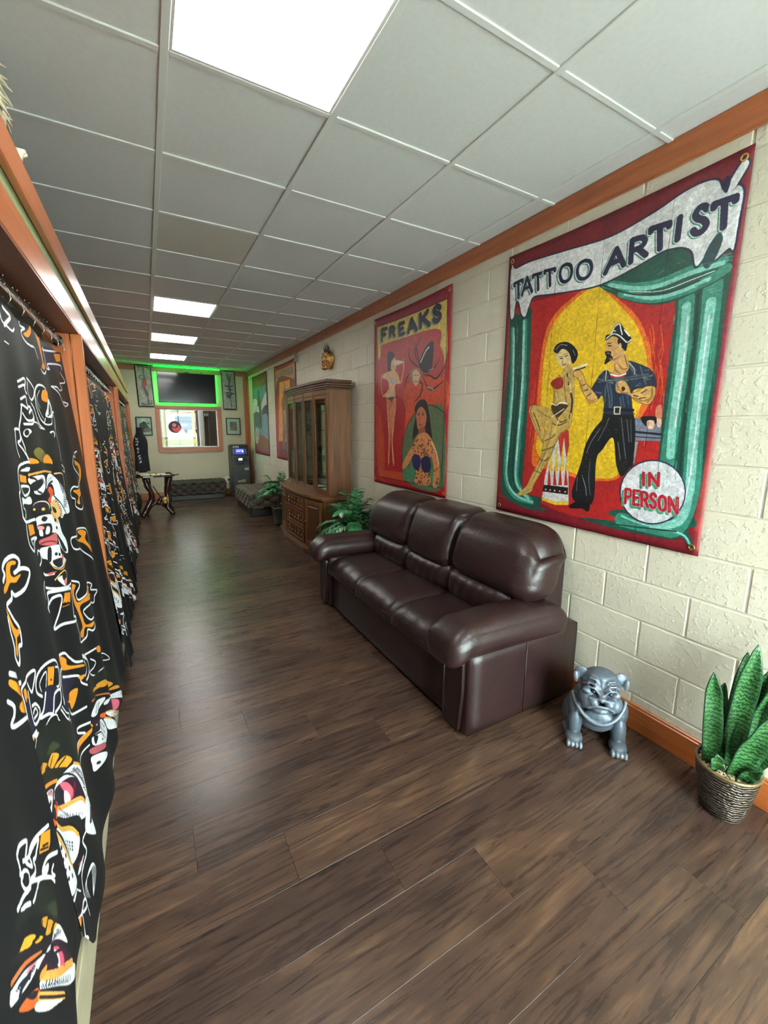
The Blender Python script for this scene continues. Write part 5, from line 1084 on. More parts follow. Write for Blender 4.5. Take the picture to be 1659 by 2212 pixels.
for F, u0, u1 in doors:
    m = MB(); F.frame(m, u0, u1, HZ0+.035, 1.925, .034, -.012, .008); d = m.build('glass_door', M_['oak_z'], CB_)
    m = MB(); F.frame(m, u0+.032, u1-.032, HZ0+.067, 1.893, .008, .0, .014); m.build('door_bead', M_['oak_y'], d)
    m = MB(); F.box(m, u0+.034, u1-.034, HZ0+.07, 1.89, -.006, -.002); m.build('pane', M_['glass'], d)
    m = MB(); F.box(m, u0+.0, u1-.0, 1.93, 1.98, -.0, .010); m.build('top_rail', M_['oak_y'], d)
for F, u in ((hs[0], 0.0), (hs[0], hs[0].L), (hs[1], hs[1].L*.5), (hs[1], hs[1].L), (hs[2], hs[2].L)):
    m = MB(); F.box(m, u-.010, u+.010, HZ0+.03, 1.985, -.01, .016); m.build('stile', M_['oak_z'], CB_)
for z in (1.14, 1.52): 
    MB().prism([(2.078, 4.90), (1.82, 4.90), (1.81, 5.0), (1.805, 5.62), (1.86, 6.10), (2.078, 6.10)], z, z+.006).build('glass_shelf', M_['glass'], CB_)
MB().box(2.08, 2.084, 4.53, 6.09, HZ0+.04, 1.9).build('mirror_back', mirror, CB_)
def small(name, label, cat, loc, prof, mat, group=None, n=16):
    o = MB().lathe(prof, n=n).build(name, mat, None, loc); return tag(o, label, cat, group)
china = plain('glazed_china', (214, 212, 206), .2); dk = plain('dark_resin', (40, 28, 24), .4)
plate = [(0, .004), (.03, .0), (.05, .006), (.085, .018), (.085, .021), (.05, .01), (0, .008)]
small('dish', 'white dish on the cabinet floor behind the middle door', 'dish', (1.92, 5.1, .785), plate, china)
small('dish', 'white dish on the cabinet floor behind the nearest glass door', 'dish', (1.90, 4.80, .785), plate, china)
small('bowl', 'dark bowl on the cabinet floor behind the left glass door', 'bowl', (1.92, 5.42, .785), [(0, 0), (.03, 0), (.03, .008), (.06, .03), (.075, .06), (.07, .06), (.05, .03), (0, .014)], dk)
gob = [(0, 0), (.03, 0), (.032, .004), (.005, .01), (.004, .08), (.02, .1), (.034, .13), (.03, .17), (.028, .17), (.031, .13), (.017, .103), (0, .09)]
small('goblet', 'clear goblet on the middle glass shelf in the cabinet', 'goblet', (1.95, 5.12, 1.148), gob, M_['glass'])
m = MB(); g = random.Random(9)
for k in range(16): m.ell((g.uniform(-.03, .03), g.uniform(-.04, .04), .04+k*.035), (.035, .04, .03), n=8, m=6)
o = m.build('figurine', dk, None, (2.0, 4.62, .782)); mod(o, 'REMESH', mode='VOXEL', voxel_size=.012); tag(o, 'tall dark figurine standing behind the nearest glass door of the cabinet', 'figurine')

# ------------------------------------------------------------ plants
leafm = NT('palm_leaf'); 
_c = leafm.ramp(leafm.noise(leafm.coord(), 6, 3), [(.3, srgb(30, 84, 48)), (.55, srgb(66, 138, 84)), (.8, srgb(130, 182, 134))]); leafm.l(_c, leafm.b.inputs['Base Color']); leafm.b.inputs['Roughness'].default_value = .33
leafm = leafm.m; trunkm = plain('dry_stem', (110, 100, 78), .7, bump=.3)
def palm(name, label, loc, H, R, pot, seed, nf=26, ylo=-9, yhi=9):
    t = thing(name, label, 'plant', loc); g = random.Random(seed)
    for k in range(3):
        a = k*2.1; m = MB(); m.tube([(.02*math.cos(a), .02*math.sin(a), .16), (.03*math.cos(a), .03*math.sin(a), .35), (.05*math.cos(a+.4), .05*math.sin(a+.4), H*.62)], [.014, .012, .008], 8); m.build('stem', trunkm, t)
    for k in range(nf):
        a = 2*PI*k/nf*2.39+g.uniform(-.2, .2); el = g.uniform(.05, 1.35); L = R*g.uniform(.75, 1.1)
        base = Vector((.03*math.cos(a), .03*math.sin(a), H*g.uniform(.52, .78)))
        dirh = Vector((math.cos(a), math.sin(a), 0)); up = math.sin(el)
        pts = []
        for q in np.linspace(0, 1, 9):
            r = L*math.cos(el)*q*(1.05); z = L*up*q*.9-.42*L*q*q*(1.0 if el < .9 else .35)
            p = base+dirh*r+Vector((0, 0, z)); pts.append(p)
        wp = t_loc = Vector(loc)
        # keep the fronds off the wall
        for p in pts: p.x = min(p.x, 2.085-loc[0]); p.y = max(ylo-loc[1], min(p.y, yhi-loc[1]))
        m = MB(); m.tube(pts, [.003]*7+[.002]*2, 5)
        side = dirh.cross(Vector((0, 0, 1)))
        for j in range(3, 9):
            for sg in (-1, 1):
                p = pts[j]; dd = (pts[j]-pts[j-1]).normalized(); ll = L*g.uniform(.34, .5)*(1-.05*j); w = .0165*g.uniform(.8, 1.2)*(R/.34)
                o = (dd*.75+side*sg*.75+Vector((0, 0, g.uniform(-.35, .1)))).normalized(); nn = o.cross(side*sg+Vector((0, 0, .4))).normalized(); ww = o.cross(nn).normalized()
                P = []
                for s_, wd in ((0, .25), (.25, .9), (.5, 1), (.78, .6), (1, .02)):
                    c = p+o*ll*s_+Vector((0, 0, -.32*ll*s_*s_)); c.x = min(c.x, 2.088-loc[0]); c.y = max(ylo-loc[1]-.01, min(c.y, yhi-loc[1]+.01)); P += [c-ww*w*wd, c+Vector((0, 0, -.003)), c+ww*w*wd]
                m.add(P, [(3*i+a_, 3*i+a_+1, 3*i+a_+4, 3*i+a_+3) for i in range(4) for a_ in (0, 1)], True)
        m.build('frond', leafm, t)
    return t
palm('potted_palm', 'bushy green artificial palm between the sofa and the wooden cabinet', (1.83, 3.86, 0), .84, .37, None, 3, 52, 3.50, 4.36)
pp = MB().lathe([(0, 0), (.10, 0), (.105, .01), (.12, .2), (.128, .2), (.128, .22), (.112, .22), (.108, .19), (0, .19)], n=28).build('pot', plain('brown_pot', (70, 60, 50), .5), [o for o in COL.objects if o.name.startswith('potted_palm')][0])
p2 = palm('potted_palm', 'smaller green artificial palm in a grey pot between cabinet and ottoman', (1.78, 6.56, 0), .84, .34, None, 8, 38, 6.27, 7.25)
def sqpot(t):
    m = MB(); lv = [(.075, .035), (.082, .05), (.105, .27), (.110, .27), (.110, .295), (.098, .295), (.094, .27), (.0001, .27)]
    def fn(u, v):
        h, z = lv[round(v*(len(lv)-1))]; a = 2*PI*u; k = max(abs(math.cos(a)), abs(math.sin(a))); k = k**.8
        return (h*math.cos(a)/k, h*math.sin(a)/k, z)
    m.grid(fn, 32, len(lv)-1, cu=True); m.build('pot', plain('grey_green_pot', (92, 102, 92), .5, bump=.1), t)
    MB().bbox(-.085, .085, -.085, .085, 0, .03, .01).build('saucer', M_['black'], t)
sqpot(p2)

# snake plant
SPX, SPY = 1.965, .60
sp = thing('snake_plant', 'striped snake plant in a rippled bronze pot by the wall', 'plant', (SPX, SPY, 0))
t = NT('rippled_bronze'); v = t.coord('Object', (1, 1, 1)); w = t.n('ShaderNodeTexWave', wave_type='BANDS', bands_direction='Z'); w.inputs['Scale'].default_value = 26; w.inputs['Distortion'].default_value = 5.5; w.inputs['Detail'].default_value = 2; w.inputs['Detail Scale'].default_value = 1.4
t.l(v, w.inputs['Vector']); t.l(t.ramp(w.outputs['Fac'], [(.2, srgb(42, 34, 30)), (.75, srgb(84, 72, 62)), (1, srgb(120, 106, 92))]), t.b.inputs['Base Color']); t.b.inputs['Metallic'].default_value = .55; t.b.inputs['Roughness'].default_value = .38; t.bump(w.outputs['Fac'], .9, .006)
potm = t.m
prof = [(0, 0), (.066, 0), (.074, .006), (.084, .05), (.096, .12), (.104, .18), (.108, .205), (.108, .214), (.101, .214), (.097, .19), (0, .19)]
m = MB(); m.lathe(prof, n=48); m.build('pot', potm, sp)
MB().lathe([(.1085, .205), (.111, .210), (.1085, .217), (.100, .216)], n=48).build('pot_rim', plain('bronze_rim', (130, 108, 76), .35, metal=.7), sp)
m = MB(); g = random.Random(4)
for k in range(420):
    a = g.uniform(0, 2*PI); r = .095*math.sqrt(g.random()); s = g.uniform(.004, .008)
    m.ell((r*math.cos(a), r*math.sin(a), .193+g.uniform(0, .006)), (s, s*.8, s*.7), n=6, m=4)
tag(m.build('gravel', plain('pale_gravel', (176, 156, 126), .8, var=.4, bscale=200), sp), kind='stuff')
t = NT('snake_leaf'); v = t.coord('UV'); sepx = t.n('ShaderNodeSeparateXYZ'); t.l(v, sepx.inputs[0])
w = t.n('ShaderNodeTexWave', wave_type='BANDS', bands_direction='Y'); w.inputs['Scale'].default_value = 5.5; w.inputs['Distortion'].default_value = 7; w.inputs['Detail'].default_value = 3; w.inputs['Detail Scale'].default_value = 2.5
mp = t.n('ShaderNodeMapping'); mp.inputs['Scale'].default_value = (.5, 1, 1); t.l(v, mp.inputs[0]); t.l(mp.outputs[0], w.inputs['Vector'])
c = t.ramp(w.outputs['Fac'], [(.08, srgb(22, 58, 38)), (.35, srgb(38, 84, 44)), (.9, srgb(66, 116, 58))])
edge = t.n('ShaderNodeMath', operation='ABSOLUTE'); sub = t.n('ShaderNodeMath', operation='SUBTRACT'); sub.inputs[1].default_value = .5; t.l(sepx.outputs[0], sub.inputs[0]); t.l(sub.outputs[0], edge.inputs[0])
c = t.mix(t.ramp(edge.outputs[0], [(.44, (0, 0, 0, 1)), (.5, (1, 1, 1, 1))]), c, srgb(26, 66, 44)); t.l(c, t.b.inputs['Base Color']); t.b.inputs['Roughness'].default_value = .35
snm = t.m
def blade(bx, by, dx, dy, L, w, tw, curl=.3, seed=0, face=None):
    g = random.Random(seed); nu, nv = 6, 22; vs, uv = [], []
    A0 = face if face is not None else math.atan2(-.6, -1.9)     # width direction angle reference
    for j in range(nv+1):
        q = j/nv; cxx = bx+dx*q+dx*.6*q*q; cyy = by+dy*q+dy*.6*q*q; z = .19+L*q
        wd = 1.28*w*(.62+.9*q-1.0*q*q)*(1 if q < .8 else math.sqrt(max(0, (1-q)/.2)))+.0006; a = A0+PI/2+tw*q
        for i in range(nu+1):
            p = i/nu*2-1; wav = .006*math.sin(q*14+seed+p)*abs(p)
            ox = p*wd; oz = curl*wd*p*p
            vs.append((cxx+math.cos(a)*ox+math.cos(a-PI/2)*(oz+wav)*1, cyy+math.sin(a)*ox+math.sin(a-PI/2)*(oz+wav), z)); uv.append((i/nu, q*L*3.2))
    fs = [(j*(nu+1)+i, j*(nu+1)+i+1, (j+1)*(nu+1)+i+1, (j+1)*(nu+1)+i) for j in range(nv) for i in range(nu)]
    vs = [(min(x, 2.105-SPX), y, z) for x, y, z in vs]
    me = bpy.data.meshes.new('leaf'); me.from_pydata(vs, [], fs); me.update(); ul = me.uv_layers.new(name='UVMap'); li = np.zeros(len(me.loops), np.int32); me.loops.foreach_get('vertex_index', li)
    ul.data.foreach_set('uv', np.array(uv, np.float32)[li].ravel()); me.polygons.foreach_set('use_smooth', [True]*len(me.polygons)); me.materials.append(snm)
    o = link('leaf', me, sp); mod(o, 'SOLIDIFY', thickness=.004, offset=0); return o
for a in ((-.035, .045, -.005, .02, .40, .030, .3, .5, 1), (-.015, .03, .015, .015, .35, .024, -.3, .6, 2), (.0, .0, .0, -.02, .56, .034, .2, .5, 3), (.02, -.015, .01, -.045, .50, .034, -.2, .5, 4), (-.03, -.04, -.01, -.05, .33, .038, .5, .5, 5), (.02, -.03, .02, -.075, .60, .034, .3, .5, 6),
          (.02, -.05, .02, -.06, .24, .03, 0, .5, 7), (-.05, .015, -.02, -.0, .09, .022, .6, .5, 8), (-.03, -.06, -.01, -.035, .10, .022, -.6, .5, 9), (.05, .02, .02, .0, .48, .028, .1, .5, 10)): blade(*a)

# ------------------------------------------------------------ bulldog statue
DGX, DGY = 1.885, 1.12
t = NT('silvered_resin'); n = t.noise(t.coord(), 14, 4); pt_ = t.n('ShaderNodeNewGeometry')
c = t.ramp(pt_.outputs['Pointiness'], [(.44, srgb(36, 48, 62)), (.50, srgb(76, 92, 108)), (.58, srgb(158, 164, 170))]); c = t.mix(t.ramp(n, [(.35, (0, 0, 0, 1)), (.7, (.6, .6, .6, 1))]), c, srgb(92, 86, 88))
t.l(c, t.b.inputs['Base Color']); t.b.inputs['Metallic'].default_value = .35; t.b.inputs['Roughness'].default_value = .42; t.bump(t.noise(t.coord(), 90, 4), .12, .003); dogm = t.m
dog = thing('bulldog_statue', 'silver grey sitting bulldog statue at the end of the sofa', 'statue', (DGX, DGY, 0), -.876)
# local axes: -y faces the viewer
m = MB(); E = m.ell
def EL(c, r, rx=0, ry=0, rz=0, n=16, k=10):
    from mathutils import Euler
    m.ell(c, r, Euler((rx, ry, rz)).to_matrix(), n, k)
def HD(c, r, *a): EL((c[0]*1.13, -.05+(c[1]+.05)*1.13, .305+(c[2]-.315)*1.13), tuple(q*1.13 for q in r), *a)
def HT(pts, r): m.tube([(x*1.13, -.05+(y+.05)*1.13, .305+(z-.315)*1.13) for x, y, z in pts], r, 6)
EL((0, .075, .125), (.118, .115, .125)); EL((0, .02, .18), (.118, .085, .095), .25); EL((0, -.02, .20), (.10, .07, .065)); EL((0, -.05, .13), (.075, .045, .06))
for sx in (-1, 1):
    EL((sx*.096, -.02, .165), (.042, .052, .08), .1, sx*.12); EL((sx*.098, -.045, .09), (.036, .038, .085), .1); EL((sx*.098, -.07, .026), (.041, .056, .028))
    for q in (-1.5, -.5, .5, 1.5): EL((sx*.098+q*.0185, -.121, .018), (.0105, .020, .018))
    EL((sx*.10, .08, .07), (.05, .09, .07), 0, 0, sx*.1); EL((sx*.118, .0, .022), (.028, .055, .022), 0, 0, -sx*.2)
    HD((sx*.080, -.045, .368), (.030, .010, .026), -.35, sx*.75); HD((sx*.098, -.058, .350), (.011, .008, .026), -.1, sx*.12)
    HD((sx*.046, -.085, .275), (.040, .048, .040), 0, sx*.35); HD((sx*.030, -.112, .288), (.024, .030, .021), 0, sx*.3)
    HD((sx*.052, -.095, .318), (.022, .018, .014), 0, -sx*.3)
    HT([(sx*.012, -.118, .325), (sx*.030, -.118, .345), (sx*.052, -.108, .342), (sx*.066, -.09, .325)], .0055)
    HT([(sx*.010, -.112, .338), (sx*.028, -.112, .360), (sx*.052, -.100, .358), (sx*.070, -.08, .338)], .0055)
    HT([(sx*.008, -.104, .352), (sx*.026, -.102, .376), (sx*.050, -.088, .374)], .005)
    HT([(sx*.018, -.130, .305), (sx*.045, -.124, .302), (sx*.064, -.104, .284), (sx*.070, -.09, .262)], .0055)
HD((0, -.045, .335), (.080, .068, .066)); HD((0, -.05, .372), (.062, .052, .026)); HD((0, -.092, .25), (.044, .044, .022)); HD((0, -.124, .304), (.018, .018, .013)); HD((0, -.112, .318), (.02, .015, .008))
HT([(.050*math.sin(a), -.122-.018*math.cos(a), .252+.028*math.cos(a)) for a in np.linspace(-1.45, 1.45, 13)], .0065)
EL((0, .0, .25), (.10, .08, .045)); EL((0, -.085, .165), (.07, .03, .045))
m.tube([(.118*math.sin(a), -.03-.085*math.cos(a), .255-.105*math.cos(a)**1.4 if abs(a) < 1.45 else .25) for a in np.linspace(-1.5, 1.5, 25)], .010, 8)
o = m.build('body', dogm, dog); mod(o, 'REMESH', mode='VOXEL', voxel_size=.0042); mod(o, 'SMOOTH', factor=.5, iterations=4)
for sx in (-1, 1):
    m = MB(); m.ell((sx*.036, -.118, .318), (.011, .008, .009), n=12, m=8); m.build('eye', plain('dark_statue_eye', (46, 56, 66), .3, metal=.5), dog)
m = MB()
for sx in (-1, 1): m.ell((sx*.008, -.1525, .292), (.0045, .004, .004), n=8, m=6)
m.build('nostril', plain('statue_shadow', (40, 48, 58), .5), dog)
# ------------------------------------------------------------ tufted ottomans
velv = NT('taupe_velvet'); c = velv.ramp(velv.noise(velv.coord(), 40, 4), [(.3, srgb(66, 56, 46)), (.7, srgb(88, 76, 62))]); velv.l(c, velv.b.inputs['Base Color']); velv.b.inputs['Roughness'].default_value = .75; velv.b.inputs['Sheen Weight'].default_value = .08; velv = velv.m
def ottoman(name, label, x0, x1, y0, y1, z0, z1, rz=0, step=.23, mat=None):
    cx, cy = (x0+x1)/2, (y0+y1)/2; hx, hy, hz = (x1-x0)/2, (y1-y0)/2, (z1-z0)/2
    t = thing(name, label, 'ottoman', (cx, cy, 0), rz)
    bm = cushion(-hx, hx, -hy, hy, -hz, hz, .0, .28, 40, (0, 0, 0))
    bm.normal_update(); cen = []
    for v in bm.verts:
        p = v.co; n = v.normal; ax = max(range(3), key=lambda k: abs(n[k])); oth = [k for k in range(3) if k != ax]; h = (hx, hy, hz)
        def cell(k, off): 
            nn = max(2, round(2*h[k]/step)); s = 2*h[k]/nn; return (p[k]+h[k])/s+off
        a, b = cell(oth[0], 0), cell(oth[1], 0)
        f = abs(math.sin(PI*(a+b)/1.0))*abs(math.sin(PI*(a-b)/1.0)) if False else None
        u, w = (a+b)/1.0, (a-b)/1.0
        du, dw = abs(u-round(u)), abs(w-round(w))
        d = -.032*math.exp(-(du*du+dw*dw)*22)-.012*math.exp(-min(du, dw)**2*60)+.008
        v['d'] if False else None
        v.co = p+n*d
    for v in bm.verts: v.co.z += z0+hz
    o = MB().bm(bm, True).build('tufted_cushion', mat or velv, t)
    MB().bbox(-hx+.03, hx-.03, -hy+.03, hy-.03, .0, z0+.01, .01).build('plinth', M_['black'], t)
    return t
ottoman('ottoman', 'long dark tufted ottoman under the back wall window', .33, 1.47, 9.68, 10.10, .10, .40, 0, .2, plain('dark_velvet', (52, 44, 39), .72, bump=.1))
ottoman('ottoman', 'taupe tufted ottoman in front of the cash machine', 1.47, 2.07, 7.30, 8.62, .13, .42, 0, .24)

# ------------------------------------------------------------ root table with glass top
rootm = wood('dark_root_wood', (34, 14, 12), (66, 30, 24), axis=2, knots=False, rough=.25, coat=.5)
tb = thing('root_table', 'dark twisted root table with a glass top near the last curtain', 'table', (0, 0, 0))
g = random.Random(2)
def root(pts, rr, name='leg'):
    P = []
    n = 14; Q = [Vector(p) for p in pts]
    for i in range(n+1):
        f = i/n*(len(Q)-1); k = min(int(f), len(Q)-2); s = f-k; a, b, c, d = Q[max(k-1, 0)], Q[k], Q[k+1], Q[min(k+2, len(Q)-1)]
        P.append(.5*((2*b)+(-a+c)*s+(2*a-5*b+4*c-d)*s*s+(-a+3*b-3*c+d)*s**3)+Vector((g.uniform(-.006, .006), g.uniform(-.006, .006), 0)))
    R = [rr[0]+(rr[1]-rr[0])*i/n+g.uniform(-.006, .007) for i in range(n+1)]
    o = MB().tube(P, R, 10).build(name, rootm, tb); return o
ty = 8.15
root([(-.08, ty, .69), (-.06, ty-.02, .56), (.0, ty, .42), (-.02, ty+.02, .28), (-.10, ty, .12), (-.16, ty-.02, .02)], [.045, .04])
root([(.30, ty, .69), (.26, ty, .55), (.24, ty+.02, .40), (.25, ty, .25), (.24, ty-.02, .14), (.33, ty-.03, .02)], [.055, .035])
root([(-.04, ty+.22, .69), (-.02, ty+.22, .5), (.02, ty+.2, .3), (-.05, ty+.24, .12), (-.10, ty+.28, .015)], [.04, .03])
root([(.27, ty+.25, .69), (.25, ty+.25, .45), (.24, ty+.22, .25), (.29, ty+.26, .10), (.33, ty+.3, .015)], [.04, .03])
root([(-.10, ty, .10), (-.02, ty+.02, .19), (.07, ty+.05, .235), (.15, ty+.03, .21), (.24, ty-.01, .12), (.32, ty-.03, .025)], [.026, .03], 'stretcher')
root([(.10, ty+.04, .22), (.13, ty+.03, .30), (.15, ty+.02, .36)], [.04, .02], 'burl')
rim = [(-.2, ty-.12), (-.1, ty-.15), (.05, ty-.14), (.2, ty-.15), (.34, ty-.12), (.38, ty-.02), (.36, ty+.15), (.37, ty+.33), (.2, ty+.38), (-.05, ty+.37), (-.2, ty+.35), (-.22, ty+.12)]
MB().prism(rim, .70, .722).build('live_edge_top', rootm, tb)
MB().prism([(x*.94+.004, ty+(y-ty)*.94) for x, y in rim], .7225, .730).build('glass_top', glass('table_glass', (220, 230, 220)), tb)
MB().tube([(.33, ty-.02, .715), (.40, ty-.03, .722), (.455, ty-.02, .73)], [.02, .014, .006], 8).build('knob_branch', rootm, tb)
for i, (x, y, r) in enumerate(((-.07, ty-.04, .02), (.09, ty-.05, -.04), (.24, ty-.06, .05), (.02, ty+.12, 0), (.18, ty+.14, .03), (-.1, ty+.2, 0))):
    w = ['nearest left', 'nearest middle', 'nearest right', 'rear middle', 'rear right', 'rear left'][i]
    o = MB().bbox(-.065, .065, -.042, .042, 0, .006, .001).build('card', plain('card_stack', (226, 216, 180), .5), None, (x, y, .731)); o.rotation_euler = (0, 0, r)
    tag(o, f'flat stack of cream cards on the glass table, {w} one', 'cards', 'cream card stacks on the glass table')
tag(MB().lathe([(0, .002), (.03, 0), (.055, .012), (.053, .015), (.03, .006), (0, .006)], n=16, ry=.7).build('tray', M_['black'], None, (.29, ty+.24, .731)), 'small black tray on the rear right of the glass table', 'tray')
# cane and golden ball below
tag(MB().tube([(.035, ty+.30, .50), (.16, ty+.16, .275), (.185, ty+.14, .25)], .009, 8).build('cane', plain('dark_cane', (40, 26, 20), .4), None), 'thin dark stick leaning inside the root table', 'stick')
m = MB(); m.ell((0, 0, 0), (.05, .05, .055), n=16, m=12); m.ell((.0, -.02, -.05), (.03, .03, .03), n=10, m=8)
for sx in (-1, 1): m.ell((sx*.03, -.035, .01), (.018, .02, .02), n=8, m=6)
sk = m.build('skull', plain('golden_skull', (190, 150, 70), .3, metal=.6), None, (.20, ty-.055, .30)); mod(sk, 'REMESH', mode='VOXEL', voxel_size=.007); tag(sk, 'small golden skull ornament on the table stretcher', 'ornament')

# ------------------------------------------------------------ black shirt on a bust form
sh = thing('shirt_form', 'black shirt with white lettering on a bust form above the table', 'shirt', (-.10, 8.62, .74))
clothm = plain('black_jersey', (16, 18, 24), .85)
prof = [(.055, .80, .04), (.052, .74, .042), (.062, .68, .055), (.105, .60, .075), (.118, .52, .08), (.11, .42, .075), (.105, .32, .07), (.112, .2, .075), (.118, .08, .08), (.12, .02, .08)]
m = MB(); m.grid(lambda u, v: (prof[round(v*9)][0]*math.cos(2*PI*u)+.004*math.sin(5*2*PI*u)*v, prof[round(v*9)][2]*math.sin(2*PI*u), prof[round(v*9)][1]-.0), 24, 9, cu=True)
o = m.build('shirt', clothm, sh); mod(o, 'SOLIDIFY', thickness=.003); mod(o, 'SUBSURF', levels=1, render_levels=1)
MB().lathe([(0, .0), (.07, 0), (.07, .012), (.012, .02), (.012, .06), (.04, .07), (.04, .5), (0, .5)], n=16).build('form_stand', M_['black'], sh)
m = MB(); gg = random.Random(21); wm = plain('white_print', (220, 220, 222), .7)
for k in range(8):
    z = .60-.058*k; yy = -.082-.002*(1 if k else 0); 
    for _ in range(4):
        x = -.055+.012*k*.35+gg.uniform(-.016, .016); zz = z+gg.uniform(-.018, .018); a = gg.choice((0, .6, 1.2, -.6))
        dx, dz = .013*math.cos(a), .013*math.sin(a); px, pz = -.004*math.sin(a), .004*math.cos(a)
        m.add([(x-dx-px, yy, zz-dz-pz), (x+dx-px, yy, zz+dz-pz), (x+dx+px, yy, zz+dz+pz), (x-dx+px, yy, zz-dz+pz), (x-dx-px, yy+.003, zz-dz-pz), (x+dx-px, yy+.003, zz+dz-pz), (x+dx+px, yy+.003, zz+dz+pz), (x-dx+px, yy+.003, zz-dz+pz)], [(0, 1, 2, 3), (4, 7, 6, 5), (0, 4, 5, 1), (1, 5, 6, 2), (2, 6, 7, 3), (3, 7, 4, 0)])
m.build('lettering', wm, sh)
# support for the bust: it stands on the rear of the table top (glass at .73)

# ------------------------------------------------------------ cash machine
atm = thing('cash_machine', 'dark grey cash machine with a lit blue screen in the corner', 'cash machine', (1.80, 9.86, 0), .0)
am = plain('atm_grey', (62, 66, 68), .45); ad = plain('atm_dark', (26, 27, 29), .35)
def side(name, P, x0, x1, mat, par):
    k = len(P); m = MB(); m.add([(x0, y, z) for y, z in P]+[(x1, y, z) for y, z in P], [tuple(range(k)), tuple(range(k, 2*k))[::-1]]+[(i, k+i, k+(i+1) % k, (i+1) % k) for i in range(k)])
    o = m.build(name, mat, par); mod(o, 'BEVEL', width=.006, segments=2); return o
bd = side('body', [(-.2, 0), (-.2, .44), (-.2, .70), (-.13, .80), (-.13, .90), (-.09, 1.14), (.26, 1.14), (.26, 0)], -.185, .19, am, atm)
side('head', [(-.135, .92), (-.10, 1.155), (.05, 1.17), (.05, .92)], -.19, .195, ad, atm)
MB().bbox(-.17, .175, -.206, -.199, .05, .43, .003).build('lower_door', am, atm); MB().bbox(-.17, .175, -.206, -.199, .455, .69, .003).build('upper_door', am, atm)
def onhead(u0, u1, s0, s1, mat, name, par, out=.004, d=.004):
    # slanted head front from (-.135,.92) to (-.10,1.155)
    a, b = Vector((-.135, .92)), Vector((-.10, 1.155)); nrm = Vector((-(b-a).y, (b-a).x)).normalized()
    m = MB(); v = []
    for s in (s0, s1):
        for u in (u0, u1):
            for o_ in (out-d, out): p = a+(b-a)*s+nrm*o_; v.append((u, p.x, p.y))
    m.add(v, [(0, 1, 3, 2), (4, 6, 7, 5), (0, 4, 5, 1), (2, 3, 7, 6), (0, 2, 6, 4), (1, 5, 7, 3)]); return m.build(name, mat, par)
scr = onhead(-.10, .10, .16, .66, emit('blue_screen', (44, 52, 150), 1.0), 'screen', atm, .006)
onhead(-.075, .02, .38, .43, emit('screen_text', (190, 200, 240), 1.2), 'screen_line', scr, .008, .002); onhead(.045, .075, .34, .46, emit('screen_icon', (240, 245, 255), 1.5), 'screen_icon', scr, .008, .002); onhead(-.07, .07, .52, .55, bpy.data.materials['screen_text'], 'screen_line', scr, .008, .002)
for u in (-.145, .12): onhead(u, u+.025, .18, .64, plain('key_grey', (120, 122, 126), .5), 'side_keys', atm, .006)
me = text_mesh('ATM', .055, .001, .002, 1.15); me.materials.append(M_['white']); o = link('lettering', me, atm, (-.08, -.112, 1.115)); o.rotation_euler = (PI/2-.15, 0, 0)
MB().bbox(-.13, .13, -.155, -.125, .815, .895, .004).build('card_slot_panel', ad, atm)
for z in (.855, .828): MB().box(-.04, .04, -.158, -.154, z-.008, z+.008).build('lit_slot', emit('lit_slot', (170, 205, 255), 3.0), atm)
MB().bbox(-.07, .07, -.19, -.15, .735, .775, .003).build('keypad', ad, atm)
MB().box(.07, .165, -.209, -.205, .60, .655).build('sticker', plain('sticker_grey', (180, 180, 176), .5), atm)
MB().box(-.085, .085, -.209, -.205, .33, .375).box(.01, .085, -.2095, -.205, .375, .395).build('sticker', plain('sticker_cream', (150, 148, 120), .6), atm)

# ------------------------------------------------------------ television and green strip lights
tv = thing('television', 'large black wall television lit green around its edges', 'television', (.85, YB, 2.37))
tvm = plain('tv_glass', (10, 12, 16), .12, var=.02); 
MB().bbox(-.565, .565, -.10, -.07, -.315, .315, .006).build('bezel', M_['black'], tv)
MB().box(-.552, .552, -.1015, -.0995, -.300, .303).build('screen', tvm, tv)
MB().bbox(-.25, .25, -.07, -.002, -.2, .2, .006).build('mount', M_['black'], tv)
MB().bbox(-.04, .04, -.098, -.07, .312, .33, .004).build('sensor', M_['black'], tv)
gm = emit('green_strip', (0, 255, 60), 38.0)
tag(MB().box(-.54+.85, -.53+.85, YB-.03, YB-.02, 2.08, 2.66).box(.53+.85, .54+.85, YB-.03, YB-.02, 2.08, 2.66).box(-.53+.85, .53+.85, YB-.03, YB-.02, 2.08, 2.09).box(-.53+.85, .53+.85, YB-.03, YB-.02, 2.65, 2.66).build('strip_light', gm), 'green strip light glowing behind the television', 'strip light')
tag(MB().box(.235, 1.52, YB-.034, YB-.022, 2.788, 2.795).build('strip_light', emit('green_strip_top', (0, 255, 70), 4.0)), 'thin green strip light along the top of the trim over the television', 'strip light')

